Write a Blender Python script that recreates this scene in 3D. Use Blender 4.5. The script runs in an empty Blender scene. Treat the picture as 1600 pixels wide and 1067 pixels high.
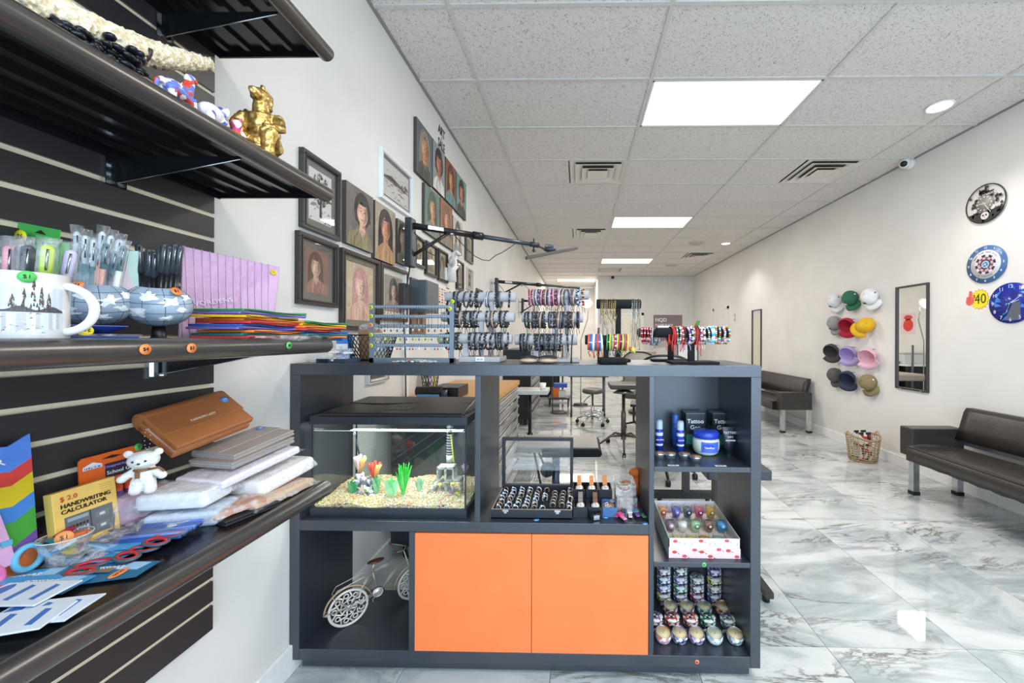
import bpy, math, random
from mathutils import Matrix, Vector
SC = bpy.context.scene
COL = SC.collection
R = math.radians
rnd = random.Random(7)
PI = math.pi

# ------------------------------------------------------------------ camera
F, CX, CY, HC, YAW, ROLL = 598.0, 894.6, 527.0, 1.34, R(1.0), R(0.2)
cam_d = bpy.data.cameras.new('camera')
cam = bpy.data.objects.new('camera', cam_d); COL.objects.link(cam); SC.camera = cam
cam_d.sensor_width = 36.0
cam_d.lens = 36.0 * F / 1600.0
cam_d.shift_x = -(CX - 800.0) / 1600.0
cam_d.shift_y = (CY - 533.5) / 1600.0
cam_d.clip_start = 0.02
cam_d.clip_end = 100
cam.matrix_world = Matrix.Translation((0, 0, HC)) @ Matrix.Rotation(YAW, 4, 'Z') @ Matrix.Rotation(R(90), 4, 'X') @ Matrix.Rotation(ROLL, 4, 'Z')

# ------------------------------------------------------------------ world, light, exposure
w = bpy.data.worlds.new('sky'); SC.world = w; w.use_nodes = True
w.node_tree.nodes['Background'].inputs[0].default_value = (0.57, 0.77, 1.0, 1)
w.node_tree.nodes['Background'].inputs[1].default_value = 3.2
SC.view_settings.view_transform = 'Standard'
SC.view_settings.look = 'None'
SC.view_settings.exposure = -0.06
SC.view_settings.gamma = 1.0
SC.view_settings.use_curve_mapping = False
SC.cycles.transparent_max_bounces = 32
XL, XR, ZC, YB, YC, YF = -1.15, 3.37, 3.15, 11.4, 13.9, -1.7

def area(name, loc, sx, sy, power, color, rot=(0, 0, 0), spread=180):
    l = bpy.data.lights.new(name, 'AREA'); l.shape = 'RECTANGLE'; l.size = sx; l.size_y = sy
    l.energy = power; l.color = color; l.spread = R(spread)
    o = bpy.data.objects.new(name, l); COL.objects.link(o); o.location = loc; o.rotation_euler = rot
    return o
# daylight through the shop window behind the camera
area('window_daylight', (1.1, YF + 0.05, 1.6), 4.2, 2.6, 105, (0.61, 0.80, 1.0), (R(90), 0, 0))
PANELS = [(1.11, 2.995), (1.11, 6.045), (1.11, 9.095), (-0.11, 12.145)]
for i, (x, y) in enumerate(PANELS):
    area('ceiling_light_lamp', (x, y, ZC - 0.03), 1.15, 0.56, 46, (1.0, 0.955, 0.90))
area('ceiling_light_lamp', (1.11, 0.0, ZC - 0.03), 1.15, 0.56, 46, (1.0, 0.955, 0.90))
DOWN = [(2.80, 3.03), (2.80, 7.38), (2.80, 0.2)]
for x, y in DOWN:
    l = bpy.data.lights.new('downlight_lamp', 'SPOT'); l.energy = 45; l.spot_size = R(110); l.spot_blend = 0.8; l.shadow_soft_size = 0.06
    l.color = (1, .96, .92)
    o = bpy.data.objects.new('downlight_lamp', l); COL.objects.link(o); o.location = (x, y, ZC - 0.04)

# ------------------------------------------------------------------ pixel <-> space helpers (1600x1067 frame)
def ray(px, py):
    u = (px - CX) / F; v = -(py - CY) / F
    c, s = math.cos(ROLL), math.sin(ROLL)
    u, v = u * c - v * s, u * s + v * c
    return u * math.cos(YAW) - math.sin(YAW), math.cos(YAW) + u * math.sin(YAW), v
def onY(px, py, Y): d = ray(px, py); t = Y / d[1]; return Vector((d[0] * t, Y, HC + d[2] * t))
def onZ(px, py, Z): d = ray(px, py); t = (Z - HC) / d[2]; return Vector((d[0] * t, d[1] * t, Z))
def onX(px, py, X): d = ray(px, py); t = X / d[0]; return Vector((X, d[1] * t, HC + d[2] * t))

# ------------------------------------------------------------------ materials
def lin(h):
    h = h.lstrip('#'); o = []
    for i in (0, 2, 4):
        c = int(h[i:i + 2], 16) / 255
        o.append(c / 12.92 if c <= 0.04045 else ((c + 0.055) / 1.055) ** 2.4)
    return (*o, 1)
_mc = {}
def M(col, rough=0.5, metal=0.0, kind='', scale=30.0, col2=None, bump=0.0, emit=0.0, spec=0.5):
    key = (col, rough, metal, kind, scale, col2, bump, emit, spec)
    if key in _mc: return _mc[key]
    m = bpy.data.materials.new('mat_' + col.strip('#') + kind); m.use_nodes = True
    nt = m.node_tree; N = nt.nodes; L = nt.links; b = N['Principled BSDF']
    b.inputs['Roughness'].default_value = rough; b.inputs['Metallic'].default_value = metal
    b.inputs['Specular IOR Level'].default_value = spec
    c1 = lin(col)
    tc = N.new('ShaderNodeTexCoord')
    tex = None
    if kind == 'voronoi':
        tex = N.new('ShaderNodeTexVoronoi'); tex.inputs['Scale'].default_value = scale
        L.new(tc.outputs['Object'], tex.inputs['Vector'])
        mix = N.new('ShaderNodeMix'); mix.data_type = 'RGBA'
        r = N.new('ShaderNodeValToRGB'); r.color_ramp.elements[0].position = .35; r.color_ramp.elements[1].position = .5
        sep = N.new('ShaderNodeSeparateColor'); L.new(tex.outputs['Color'], sep.inputs[0])
        L.new(sep.outputs[0], r.inputs[0]); L.new(r.outputs[0], mix.inputs[0])
        mix.inputs[6].default_value = c1; mix.inputs[7].default_value = lin(col2 or '#ffffff')
        if kind == 'voronoi':
            mix2 = N.new('ShaderNodeMix'); mix2.data_type = 'RGBA'; r2 = N.new('ShaderNodeValToRGB')
            r2.color_ramp.elements[0].position = .6; r2.color_ramp.elements[1].position = .62
            L.new(sep.outputs[1], r2.inputs[0]); L.new(r2.outputs[0], mix2.inputs[0])
            L.new(mix.outputs[2], mix2.inputs[6]); mix2.inputs[7].default_value = lin('#f2ede6')
            L.new(mix2.outputs[2], b.inputs['Base Color'])
    elif kind == 'wood':
        tex = N.new('ShaderNodeTexNoise'); tex.inputs['Scale'].default_value = scale; tex.inputs['Detail'].default_value = 4
        mp = N.new('ShaderNodeMapping'); mp.inputs['Scale'].default_value = (1, .08, 1)
        L.new(tc.outputs['Object'], mp.inputs[0]); L.new(mp.outputs[0], tex.inputs['Vector'])
        mix = N.new('ShaderNodeMix'); mix.data_type = 'RGBA'; L.new(tex.outputs['Fac'], mix.inputs[0])
        mix.inputs[6].default_value = c1; mix.inputs[7].default_value = lin(col2 or col)
        L.new(mix.outputs[2], b.inputs['Base Color'])
    else:
        tex = N.new('ShaderNodeTexNoise'); tex.inputs['Scale'].default_value = scale; tex.inputs['Detail'].default_value = 3
        L.new(tc.outputs['Object'], tex.inputs['Vector'])
        mix = N.new('ShaderNodeMix'); mix.data_type = 'RGBA'
        if col2 is None:
            mix.inputs[6].default_value = tuple(x * .88 for x in c1[:3]) + (1,)
            mix.inputs[7].default_value = tuple(min(1, x * 1.12) for x in c1[:3]) + (1,)
        else:
            mix.inputs[6].default_value = c1; mix.inputs[7].default_value = lin(col2)
            r = N.new('ShaderNodeValToRGB'); r.color_ramp.elements[0].position = .42; r.color_ramp.elements[1].position = .58
            L.new(tex.outputs['Fac'], r.inputs[0]); L.new(r.outputs[0], mix.inputs[0])
        if col2 is None: L.new(tex.outputs['Fac'], mix.inputs[0])
        L.new(mix.outputs[2], b.inputs['Base Color'])
    if bump and tex:
        bp = N.new('ShaderNodeBump'); bp.inputs['Strength'].default_value = bump; bp.inputs['Distance'].default_value = 0.004
        L.new(tex.outputs[0], bp.inputs['Height']); L.new(bp.outputs[0], b.inputs['Normal'])
    if emit:
        b.inputs['Emission Color'].default_value = c1; b.inputs['Emission Strength'].default_value = emit
    _mc[key] = m
    return m

def thin_glass(name, tint=(1, 1, 1, 1), ior=1.45, haze=0.0, rough=0.0):
    m = bpy.data.materials.new(name); m.use_nodes = True; nt = m.node_tree; N = nt.nodes; L = nt.links
    for n in list(N): N.remove(n)
    out = N.new('ShaderNodeOutputMaterial'); t = N.new('ShaderNodeBsdfTransparent'); t.inputs[0].default_value = tint
    g = N.new('ShaderNodeBsdfGlossy'); g.inputs['Roughness'].default_value = rough
    fr = N.new('ShaderNodeFresnel')
    ge = N.new('ShaderNodeNewGeometry'); ma = N.new('ShaderNodeMath'); ma.operation = 'MULTIPLY_ADD'; L.new(ge.outputs['Backfacing'], ma.inputs[0]); ma.inputs[1].default_value = 1 / ior - ior; ma.inputs[2].default_value = ior
    L.new(ma.outputs[0], fr.inputs[0])
    mx = N.new('ShaderNodeMixShader'); L.new(fr.outputs[0], mx.inputs[0]); L.new(t.outputs[0], mx.inputs[1]); L.new(g.outputs[0], mx.inputs[2])
    last = mx
    if haze:
        d = N.new('ShaderNodeBsdfDiffuse'); d.inputs[0].default_value = (.9, .9, .92, 1)
        nz = N.new('ShaderNodeTexNoise'); nz.inputs['Scale'].default_value = 45; nz.inputs['Detail'].default_value = 5
        tc = N.new('ShaderNodeTexCoord'); L.new(tc.outputs['Object'], nz.inputs['Vector'])
        rr = N.new('ShaderNodeMapRange'); rr.inputs[1].default_value = .45; rr.inputs[2].default_value = .7; rr.inputs[3].default_value = haze * .3; rr.inputs[4].default_value = min(1, haze * 2)
        L.new(nz.outputs[0], rr.inputs[0])
        m2 = N.new('ShaderNodeMixShader'); L.new(rr.outputs[0], m2.inputs[0]); L.new(mx.outputs[0], m2.inputs[1]); L.new(d.outputs[0], m2.inputs[2]); last = m2
        bp = N.new('ShaderNodeBump'); bp.inputs['Strength'].default_value = .8; bp.inputs['Distance'].default_value = .01
        L.new(nz.outputs[0], bp.inputs['Height']); L.new(bp.outputs[0], g.inputs['Normal'])
    L.new(last.outputs[0], out.inputs[0])
    return m
GLASS = thin_glass('glass'); CLEAR = thin_glass('clear_plastic', haze=.16, rough=.08)
WRAP = thin_glass('wrapping_film', haze=.22, rough=.12)
WATER = thin_glass('water', tint=(.95, .985, .97, 1), ior=1.2)

def print_mat():
    m = bpy.data.materials.new('printed_colour'); m.use_nodes = True; nt = m.node_tree; b = nt.nodes['Principled BSDF']
    a = nt.nodes.new('ShaderNodeVertexColor'); a.layer_name = 'Col'
    nt.links.new(a.outputs[0], b.inputs['Base Color']); b.inputs['Roughness'].default_value = .55
    return m
PRINT = print_mat()

def mirror_mat():
    m = bpy.data.materials.new('mirror_silver'); m.use_nodes = True; b = m.node_tree.nodes['Principled BSDF']
    b.inputs['Base Color'].default_value = (.9, .92, .92, 1); b.inputs['Metallic'].default_value = 1; b.inputs['Roughness'].default_value = .01
    return m
MIRROR = mirror_mat()

def marble_mat():
    m = bpy.data.materials.new('polished_marble'); m.use_nodes = True; nt = m.node_tree; N = nt.nodes; L = nt.links
    b = N['Principled BSDF']; g = N.new('ShaderNodeNewGeometry'); oi = N.new('ShaderNodeObjectInfo')
    mul = N.new('ShaderNodeMath'); mul.operation = 'MULTIPLY'; mul.inputs[1].default_value = 61.0; L.new(oi.outputs['Random'], mul.inputs[0])
    cmb = N.new('ShaderNodeCombineXYZ'); L.new(mul.outputs[0], cmb.inputs[0]); L.new(mul.outputs[0], cmb.inputs[2])
    add = N.new('ShaderNodeVectorMath'); L.new(g.outputs['Position'], add.inputs[0]); L.new(cmb.outputs[0], add.inputs[1])
    mp = N.new('ShaderNodeMapping'); mp.vector_type = 'POINT'; mp.inputs['Rotation'].default_value = (0, 0, R(-32)); mp.inputs['Scale'].default_value = (1.0, 2.6, 1)
    L.new(add.outputs[0], mp.inputs[0])
    n1 = N.new('ShaderNodeTexNoise'); n1.inputs['Scale'].default_value = 1.1; n1.inputs['Detail'].default_value = 9; n1.inputs['Roughness'].default_value = .62; n1.inputs['Distortion'].default_value = 1.1
    L.new(mp.outputs[0], n1.inputs['Vector'])
    r1 = N.new('ShaderNodeValToRGB'); e = r1.color_ramp.elements
    e[0].position = .30; e[0].color = lin('#8f9797'); e[1].position = .66; e[1].color = lin('#d6d6d2')
    x = e.new(.44); x.color = lin('#b0b6b6'); x = e.new(.52); x.color = lin('#c8cbc9')
    L.new(n1.outputs['Fac'], r1.inputs[0])
    n2 = N.new('ShaderNodeTexNoise'); n2.inputs['Scale'].default_value = 0.9; n2.inputs['Detail'].default_value = 11; n2.inputs['Roughness'].default_value = .66; n2.inputs['Distortion'].default_value = 1.8
    mp2 = N.new('ShaderNodeMapping'); mp2.inputs['Location'].default_value = (7, 3, 0); L.new(mp.outputs[0], mp2.inputs[0]); L.new(mp2.outputs[0], n2.inputs['Vector'])
    r2 = N.new('ShaderNodeValToRGB'); e = r2.color_ramp.elements
    e[0].position = .468; e[0].color = (0, 0, 0, 1); e[1].position = .522; e[1].color = (0, 0, 0, 1); x = e.new(.495); x.color = (1, 1, 1, 1)
    L.new(n2.outputs['Fac'], r2.inputs[0])
    n3 = N.new('ShaderNodeTexNoise'); n3.inputs['Scale'].default_value = 1.4; n3.inputs['Detail'].default_value = 3; L.new(mp2.outputs[0], n3.inputs['Vector'])
    r3 = N.new('ShaderNodeValToRGB'); r3.color_ramp.elements[0].position = .45; r3.color_ramp.elements[1].position = .6; L.new(n3.outputs['Fac'], r3.inputs[0])
    mm = N.new('ShaderNodeMath'); mm.operation = 'MULTIPLY'; L.new(r2.outputs[0], mm.inputs[0]); L.new(r3.outputs[0], mm.inputs[1])
    mx = N.new('ShaderNodeMix'); mx.data_type = 'RGBA'; L.new(mm.outputs[0], mx.inputs[0]); L.new(r1.outputs[0], mx.inputs[6]); mx.inputs[7].default_value = lin('#6b6a60')
    L.new(mx.outputs[2], b.inputs['Base Color']); b.inputs['Roughness'].default_value = .04; b.inputs['Specular IOR Level'].default_value = .7
    return m
MARBLE = marble_mat()

def ceiling_mat():
    m = bpy.data.materials.new('fissured_ceiling_tile'); m.use_nodes = True; nt = m.node_tree; N = nt.nodes; L = nt.links; b = N['Principled BSDF']
    g = N.new('ShaderNodeNewGeometry')
    n = N.new('ShaderNodeTexNoise'); n.inputs['Scale'].default_value = 75; n.inputs['Detail'].default_value = 1.5; n.inputs['Distortion'].default_value = 2.0; L.new(g.outputs['Position'], n.inputs['Vector'])
    r = N.new('ShaderNodeValToRGB'); e = r.color_ramp.elements; e[0].position = .33; e[0].color = lin('#a39c98'); e[1].position = .43; e[1].color = lin('#e6dfda')
    L.new(n.outputs['Fac'], r.inputs[0]); L.new(r.outputs[0], b.inputs['Base Color']); b.inputs['Roughness'].default_value = .95
    bp = N.new('ShaderNodeBump'); bp.inputs['Strength'].default_value = .5; bp.inputs['Distance'].default_value = .003; L.new(r.outputs[0], bp.inputs['Height']); L.new(bp.outputs[0], b.inputs['Normal'])
    return m
CEIL = ceiling_mat()
WALL = M('#e5e1db', .7, kind='', scale=2.2, bump=.06)
WHITE = M('#f0eee9', .45); TRIMW = M('#f2f0ec', .4)
BLACKWOOD = M('#323841', .33, kind='wood', scale=14, col2='#242932', bump=.1, spec=1.0)
BLACKM = M('#1c1c1e', .35, .3); BLACKP = M('#141416', .4); BLACKR = M('#232326', .28, .2)
STEEL = M('#b9bcc0', .25, 1.0); CHROME = M('#d6d8da', .08, 1.0); SILVER = M('#d9dadd', .22, 1.0); GOLD = M('#b3904a', .34, .9, bump=.6, scale=70, col2='#e0c078')
LEATHER = M('#35302c', .36, scale=45, bump=.3)

# ------------------------------------------------------------------ mesh builder
def frame(o, r, u):
    r = Vector(r).normalized(); u = Vector(u); n = r.cross(u).normalized(); u = n.cross(r)
    return Matrix(((r.x, u.x, n.x, o[0]), (r.y, u.y, n.y, o[1]), (r.z, u.z, n.z, o[2]), (0, 0, 0, 1)))
LW = lambda y, z, d=0.0: frame((XL + d, y, z), (0, 1, 0), (0, 0, 1))      # left wall plane
RW = lambda y, z, d=0.0: frame((XR - d, y, z), (0, -1, 0), (0, 0, 1))     # right wall plane
FR = lambda x, y, z: frame((x, y, z), (1, 0, 0), (0, 0, 1))               # faces the camera side
UP = lambda x, y, z, a=0: frame((x, y, z), (math.cos(a), math.sin(a), 0), (-math.sin(a), math.cos(a), 0))
def T(x, y, z): return Matrix.Translation((x, y, z))
def RX(a): return Matrix.Rotation(R(a), 4, 'X')
def RY(a): return Matrix.Rotation(R(a), 4, 'Y')
def RZ(a): return Matrix.Rotation(R(a), 4, 'Z')

class MB:
    def __init__(s, mat=None): s.v = []; s.f = []; s.mi = []; s.sm = []; s.mats = []; s.cols = []; s.X = Matrix(); s.mat = mat; s.col = (1, 1, 1, 1)
    def add(s, vs, fs, mat=None, smooth=False, col=None):
        mat = mat or s.mat or WHITE
        if mat not in s.mats: s.mats.append(mat)
        k = s.mats.index(mat); b = len(s.v); I = s.X
        s.v += [tuple(I @ Vector(p)) for p in vs]
        for f in fs: s.f.append([b + i for i in f]); s.mi.append(k); s.sm.append(smooth); s.cols.append(col or s.col)
        return s
    def at(s, X): s.X = X; return s
    def bb(s, x0, x1, y0, y1, z0, z1, mat=None):
        v = [(x, y, z) for x in (x0, x1) for y in (y0, y1) for z in (z0, z1)]
        return s.add(v, [(0, 1, 3, 2), (4, 6, 7, 5), (0, 4, 5, 1), (2, 3, 7, 6), (0, 2, 6, 4), (1, 5, 7, 3)], mat)
    def box(s, c, d, mat=None): return s.bb(c[0] - d[0] / 2, c[0] + d[0] / 2, c[1] - d[1] / 2, c[1] + d[1] / 2, c[2] - d[2] / 2, c[2] + d[2] / 2, mat)
    def tube(s, pts, r, n=8, mat=None, closed=False, cap=True):
        pts = [Vector(p) for p in pts]; k = len(pts)
        rs = r if isinstance(r, (list, tuple)) else [r] * k
        vs = []; fs = []; prev = None
        for i, p in enumerate(pts):
            if closed: t = pts[(i + 1) % k] - pts[i - 1]
            else: t = pts[min(i + 1, k - 1)] - pts[max(i - 1, 0)]
            if t.length < 1e-9: t = Vector((0, 0, 1))
            t.normalize()
            a = prev if prev is not None else (Vector((0, 0, 1)) if abs(t.z) < .9 else Vector((1, 0, 0)))
            a = (a - t * a.dot(t))
            if a.length < 1e-6: a = t.orthogonal()
            a.normalize(); prev = a; b = t.cross(a)
            for j in range(n):
                w_ = 2 * PI * j / n; vs.append(p + (a * math.cos(w_) + b * math.sin(w_)) * rs[i])
        m_ = k if closed else k - 1
        for i in range(m_):
            for j in range(n):
                a0 = i * n + j; a1 = i * n + (j + 1) % n; i2 = (i + 1) % k
                fs.append((a0, a1, i2 * n + (j + 1) % n, i2 * n + j))
        if cap and not closed: fs.append(tuple(range(n))[::-1]); fs.append(tuple((k - 1) * n + j for j in range(n)))
        return s.add(vs, fs, mat, True)
    def cyl(s, p0, p1, r0, r1=None, n=16, mat=None):
        r1 = r0 if r1 is None else r1; return s.tube([p0, p1], [r0, r1], n, mat)
    def sph(s, c, r, mat=None, sc=(1, 1, 1), n=12, m=8, rot=None):
        vs = []; fs = []; c = Vector(c); rot = rot or Matrix()
        for i in range(m + 1):
            a = PI * i / m
            for j in range(n):
                b = 2 * PI * j / n
                vs.append(c + rot.to_3x3() @ Vector((r * sc[0] * math.sin(a) * math.cos(b), r * sc[1] * math.sin(a) * math.sin(b), r * sc[2] * math.cos(a))))
        for i in range(m):
            for j in range(n):
                fs.append((i * n + j, (i + 1) * n + j, (i + 1) * n + (j + 1) % n, i * n + (j + 1) % n))
        return s.add(vs, fs, mat, True)
    def lathe(s, prof, n=20, mat=None, c=(0, 0, 0), smooth=True):
        vs = []; fs = []; k = len(prof)
        for r, z in prof:
            for j in range(n):
                b = 2 * PI * j / n; vs.append((c[0] + r * math.cos(b), c[1] + r * math.sin(b), c[2] + z))
        for i in range(k - 1):
            for j in range(n): fs.append((i * n + j, i * n + (j + 1) % n, (i + 1) * n + (j + 1) % n, (i + 1) * n + j))
        return s.add(vs, fs, mat, smooth)
    def disc(s, c, r, mat=None, n=20, h=.001): return s.cyl(c, (c[0], c[1], c[2] + h), r, r, n, mat)
    def torus(s, c, Rr, r, mat=None, n=24, m=8, axis='Z', sc=(1, 1)):
        pts = []
        for i in range(n):
            a = 2 * PI * i / n; x, y = Rr * sc[0] * math.cos(a), Rr * sc[1] * math.sin(a)
            pts.append({'Z': (c[0] + x, c[1] + y, c[2]), 'X': (c[0], c[1] + x, c[2] + y), 'Y': (c[0] + x, c[1], c[2] + y)}[axis])
        return s.tube(pts, r, m, mat, closed=True)
    def prism(s, pts, z0, z1, mat=None, col=None):
        n = len(pts); vs = [(p[0], p[1], z0) for p in pts] + [(p[0], p[1], z1) for p in pts]
        fs = [tuple(range(n))[::-1], tuple(range(n, 2 * n))] + [(i, (i + 1) % n, n + (i + 1) % n, n + i) for i in range(n)]
        return s.add(vs, fs, mat, False, col)
    def poly(s, pts, z, col, mat=None): return s.add([(p[0], p[1], z) for p in pts], [tuple(range(len(pts)))], mat or PRINT, False, lin(col) if isinstance(col, str) else col)
    def mesh(s, name, inv=None):
        me = bpy.data.meshes.new(name)
        vs = s.v if inv is None else [tuple(inv @ Vector(p)) for p in s.v]
        me.from_pydata(vs, [], s.f)
        for m in s.mats: me.materials.append(m)
        me.polygons.foreach_set('material_index', s.mi); me.polygons.foreach_set('use_smooth', s.sm)
        if PRINT in s.mats:
            ca = me.color_attributes.new('Col', 'FLOAT_COLOR', 'CORNER'); buf = []
            for f, c in zip(s.f, s.cols): buf += list(c) * len(f)
            ca.data.foreach_set('color', buf)
        me.update()
        return me

def tagobj(o, label=None, cat=None, group=None, kind=None):
    if label: o['label'] = label
    if cat: o['category'] = cat
    if group: o['group'] = group
    if kind: o['kind'] = kind
    return o
def thing(name, label, cat, loc=(0, 0, 0), rz=0, group=None):
    o = bpy.data.objects.new(name, None); COL.objects.link(o); o.empty_display_size = .05
    o.location = loc; o.rotation_euler = (0, 0, rz); return tagobj(o, label, cat, group)
def rootm(p):
    while p.parent: p = p.parent
    return Matrix.LocRotScale(p.location, p.rotation_euler.to_quaternion(), None)
def part(name, mb, parent=None, label=None, bev=0, seg=2, world=True, kind=None, sub=0):
    inv = rootm(parent).inverted() if (parent and world) else None
    o = bpy.data.objects.new(name, mb.mesh(name, inv)); COL.objects.link(o)
    if parent: o.parent = parent
    if label: o['label'] = label
    if kind: o['kind'] = kind
    if bev:
        b = o.modifiers.new('bevel', 'BEVEL'); b.width = bev; b.segments = seg; b.limit_method = 'ANGLE'; b.angle_limit = R(40)
    if sub:
        b = o.modifiers.new('subsurf', 'SUBSURF'); b.levels = b.render_levels = sub
    return o
def single(name, mb, label, cat, loc=None, group=None, bev=0, kind=None, sub=0):
    """a thing that is one mesh; its origin at loc"""
    inv = Matrix.Translation(loc).inverted() if loc else None
    o = bpy.data.objects.new(name, mb.mesh(name, inv)); COL.objects.link(o)
    if loc: o.location = loc
    if bev:
        b = o.modifiers.new('bevel', 'BEVEL'); b.width = bev; b.segments = 2; b.limit_method = 'ANGLE'; b.angle_limit = R(40)
    if sub:
        b = o.modifiers.new('subsurf', 'SUBSURF'); b.levels = b.render_levels = sub
    return tagobj(o, label, cat, group, kind)
def dup(o, loc=None, rot=None, label=None, group=None, parent=None, scale=None):
    c = o.copy(); COL.objects.link(c); c.parent = parent
    if loc is not None: c.location = loc
    if rot is not None: c.rotation_euler = rot
    if scale is not None: c.scale = scale
    if label: c['label'] = label
    if group: c['group'] = group
    for ch in list(o.children): dup(ch, parent=c)
    return c
_tc = {}
def text(s_, size, X, mat, parent=None, name='lettering', align='CENTER', ext=.0004, bold=0.0, world=True, sx=1.0):
    key = (s_, align, bold, ext / size)
    if key not in _tc:
        c = bpy.data.curves.new('t', 'FONT'); c.body = s_; c.size = 1; c.align_x = align; c.align_y = 'CENTER'; c.extrude = ext / size
        c.offset = bold; c.resolution_u = 2
        o = bpy.data.objects.new('t', c); me = bpy.data.meshes.new_from_object(o); bpy.data.objects.remove(o)
        _tc[key] = ([v.co.copy() for v in me.vertices], [list(p.vertices) for p in me.polygons])
    vs, fs = _tc[key]
    mb = MB(); mb.at(X); mb.add([(v.x * size * sx, v.y * size, v.z * size) for v in vs], fs, mat)
    return part(name, mb, parent, world=world)
ORD = 'first second third fourth fifth sixth seventh eighth ninth tenth eleventh twelfth thirteenth fourteenth fifteenth sixteenth seventeenth eighteenth nineteenth twentieth twenty-first twenty-second twenty-third twenty-fourth twenty-fifth twenty-sixth'.split()
INK = M('#1a1a1a', .6); INKW = M('#f5f5f5', .6)
def sticker(X, r, col, txt, parent, tc=INK, label=None):
    mb = MB(M(col, .5)); mb.at(X); mb.cyl((0, 0, 0), (0, 0, .0008), r, r, 20)
    s = part('price_sticker', mb, parent, label=label)
    text(txt, r * .95, X @ T(0, 0, .0013), tc, s)
    return s
def ell(cx, cy, rx, ry, n=20, a0=0, a1=2 * PI): return [(cx + rx * math.cos(a0 + (a1 - a0) * i / n), cy + ry * math.sin(a0 + (a1 - a0) * i / n)) for i in range(n if a1 - a0 > 6.2 else n + 1)]
# ================================================================== SETTING
def struct(name, mb, bev=0): return tagobj(part(name, mb, bev=bev), kind='structure')
struct('wall_left', MB(WALL).bb(XL - .12, XL, YF, YC, 0, ZC))
struct('wall_right', MB(WALL).bb(XR, XR + .12, YF, YB + .1, 0, ZC))
struct('wall_back', MB(WALL).bb(.55, XR, YB, YB + .12, 0, ZC))
struct('wall_corridor', MB(WALL).bb(.55, .67, YB + .12, YC, 0, ZC))
struct('wall_end', MB(WALL).bb(XL, .55, YC, YC + .12, 0, ZC))
mb = MB(WALL); mb.bb(XL - .12, XR + .12, YF - .12, YF, 2.85, ZC); mb.bb(XL - .12, XL + .1, YF - .12, YF, 0, 2.85); mb.bb(XR - .1, XR + .12, YF - .12, YF, 0, 2.85); mb.bb(XL + .1, XR - .1, YF - .12, YF, 0, .25)
struct('wall_front', mb)
fw = part('window_1', MB(BLACKM).bb(XL + .1, XR - .1, YF - .08, YF - .03, .25, .31).bb(XL + .1, XR - .1, YF - .08, YF - .03, 2.79, 2.85)); tagobj(fw, kind='structure')
for x in (XL + .12, .35, 1.87, XR - .12): part('mullion', MB(BLACKM).box((x, YF - .055, 1.55), (.05, .05, 2.6)), fw)
struct('ground_outside', MB(M('#b5b4b0', .8)).bb(-12, 14, -16, YF - .12, -.1, -.01))
# floor: sub-slab with separate polished tiles
fl = struct('floor', MB(M('#8a8c8b', .6)).bb(XL - .1, XR + .1, YF - .1, YC + .1, -.05, -.006))
TW, TL = .594, 1.18
tm = None
x = 1.672 - TW * 5
while x < XR:
    x0, x1 = max(x, XL), min(x + TW, XR)
    y = 1.68 - TL * 3
    while y < YC:
        y0, y1 = max(y, YF), min(y + TL, YC)
        if x1 - x0 > .02 and y1 - y0 > .02:
            full = (x1 - x0 > TW - .001 and y1 - y0 > TL - .001)
            if full and tm:
                o = tm.copy(); COL.objects.link(o); o.location = (x0, y0, 0)
            else:
                mb = MB(MARBLE).bb(.0012, x1 - x0 - .0012, .0012, y1 - y0 - .0012, -.008, 0)
                o = bpy.data.objects.new('floor_tile', mb.mesh('floor_tile')); COL.objects.link(o); o.parent = fl; o.location = (x0, y0, 0)
                if full: tm = o
        y += TL
    x += TW
# ceiling: T-bar grid and lay-in tiles
cl = struct('ceiling', MB(M('#b0aca8', .9)).bb(XL, XR, YF, YC, ZC + .03, ZC + .08))
GRID = M('#d2cec9', .5)
GX = [-.72 + 1.22 * i for i in range(4)]; Y0 = 2.69 - .61 * 7
for gx in GX: part('grid_bar', MB(GRID).bb(gx - .012, gx + .012, YF, YC, ZC - .0046, ZC + .021), cl)
gy = Y0
rows = []
while gy < YC:
    if gy > YF: part('grid_bar', MB(GRID).bb(XL, XR, gy - .012, gy + .012, ZC - .004, ZC + .02), cl)
    rows.append(gy); gy += .61
for s_, xx in ((1, XL), (-1, XR)): part('wall_angle', MB(M('#8f8c88', .5)).bb(min(xx, xx + s_ * .018), max(xx, xx + s_ * .018), YF, YC, ZC - .006, ZC + .004), cl)
HOLES = [(1.11, y) for y in (2.995, 6.045, 9.095, 0.0 - .055)] + [(-.11, 12.145)]
VENTS = [(.195, 4.215, .5), (2.63, 4.215, .5), (.195, 6.655, .5), (2.63, 8.485, .5), (.80, 10.3, .5)]
cols_ = [XL - 1.0] + GX + [XR + 1.0]
cm = {}
def ctile(x0, x1, y0, y1):
    x0, x1, y0, y1 = max(x0, XL) + .012, min(x1, XR) - .012, max(y0, YF) + .012, min(y1, YC) - .012
    if x1 - x0 < .05 or y1 - y0 < .05: return
    k = (round(x1 - x0, 3), round(y1 - y0, 3))
    if k in cm: o = cm[k].copy(); COL.objects.link(o)
    else:
        o = bpy.data.objects.new('ceiling_tile', MB(CEIL).bb(0, x1 - x0, 0, y1 - y0, .004, .016).mesh('ceiling_tile')); COL.objects.link(o); o.parent = cl; cm[k] = o
    o.location = (x0, y0, ZC)
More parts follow.
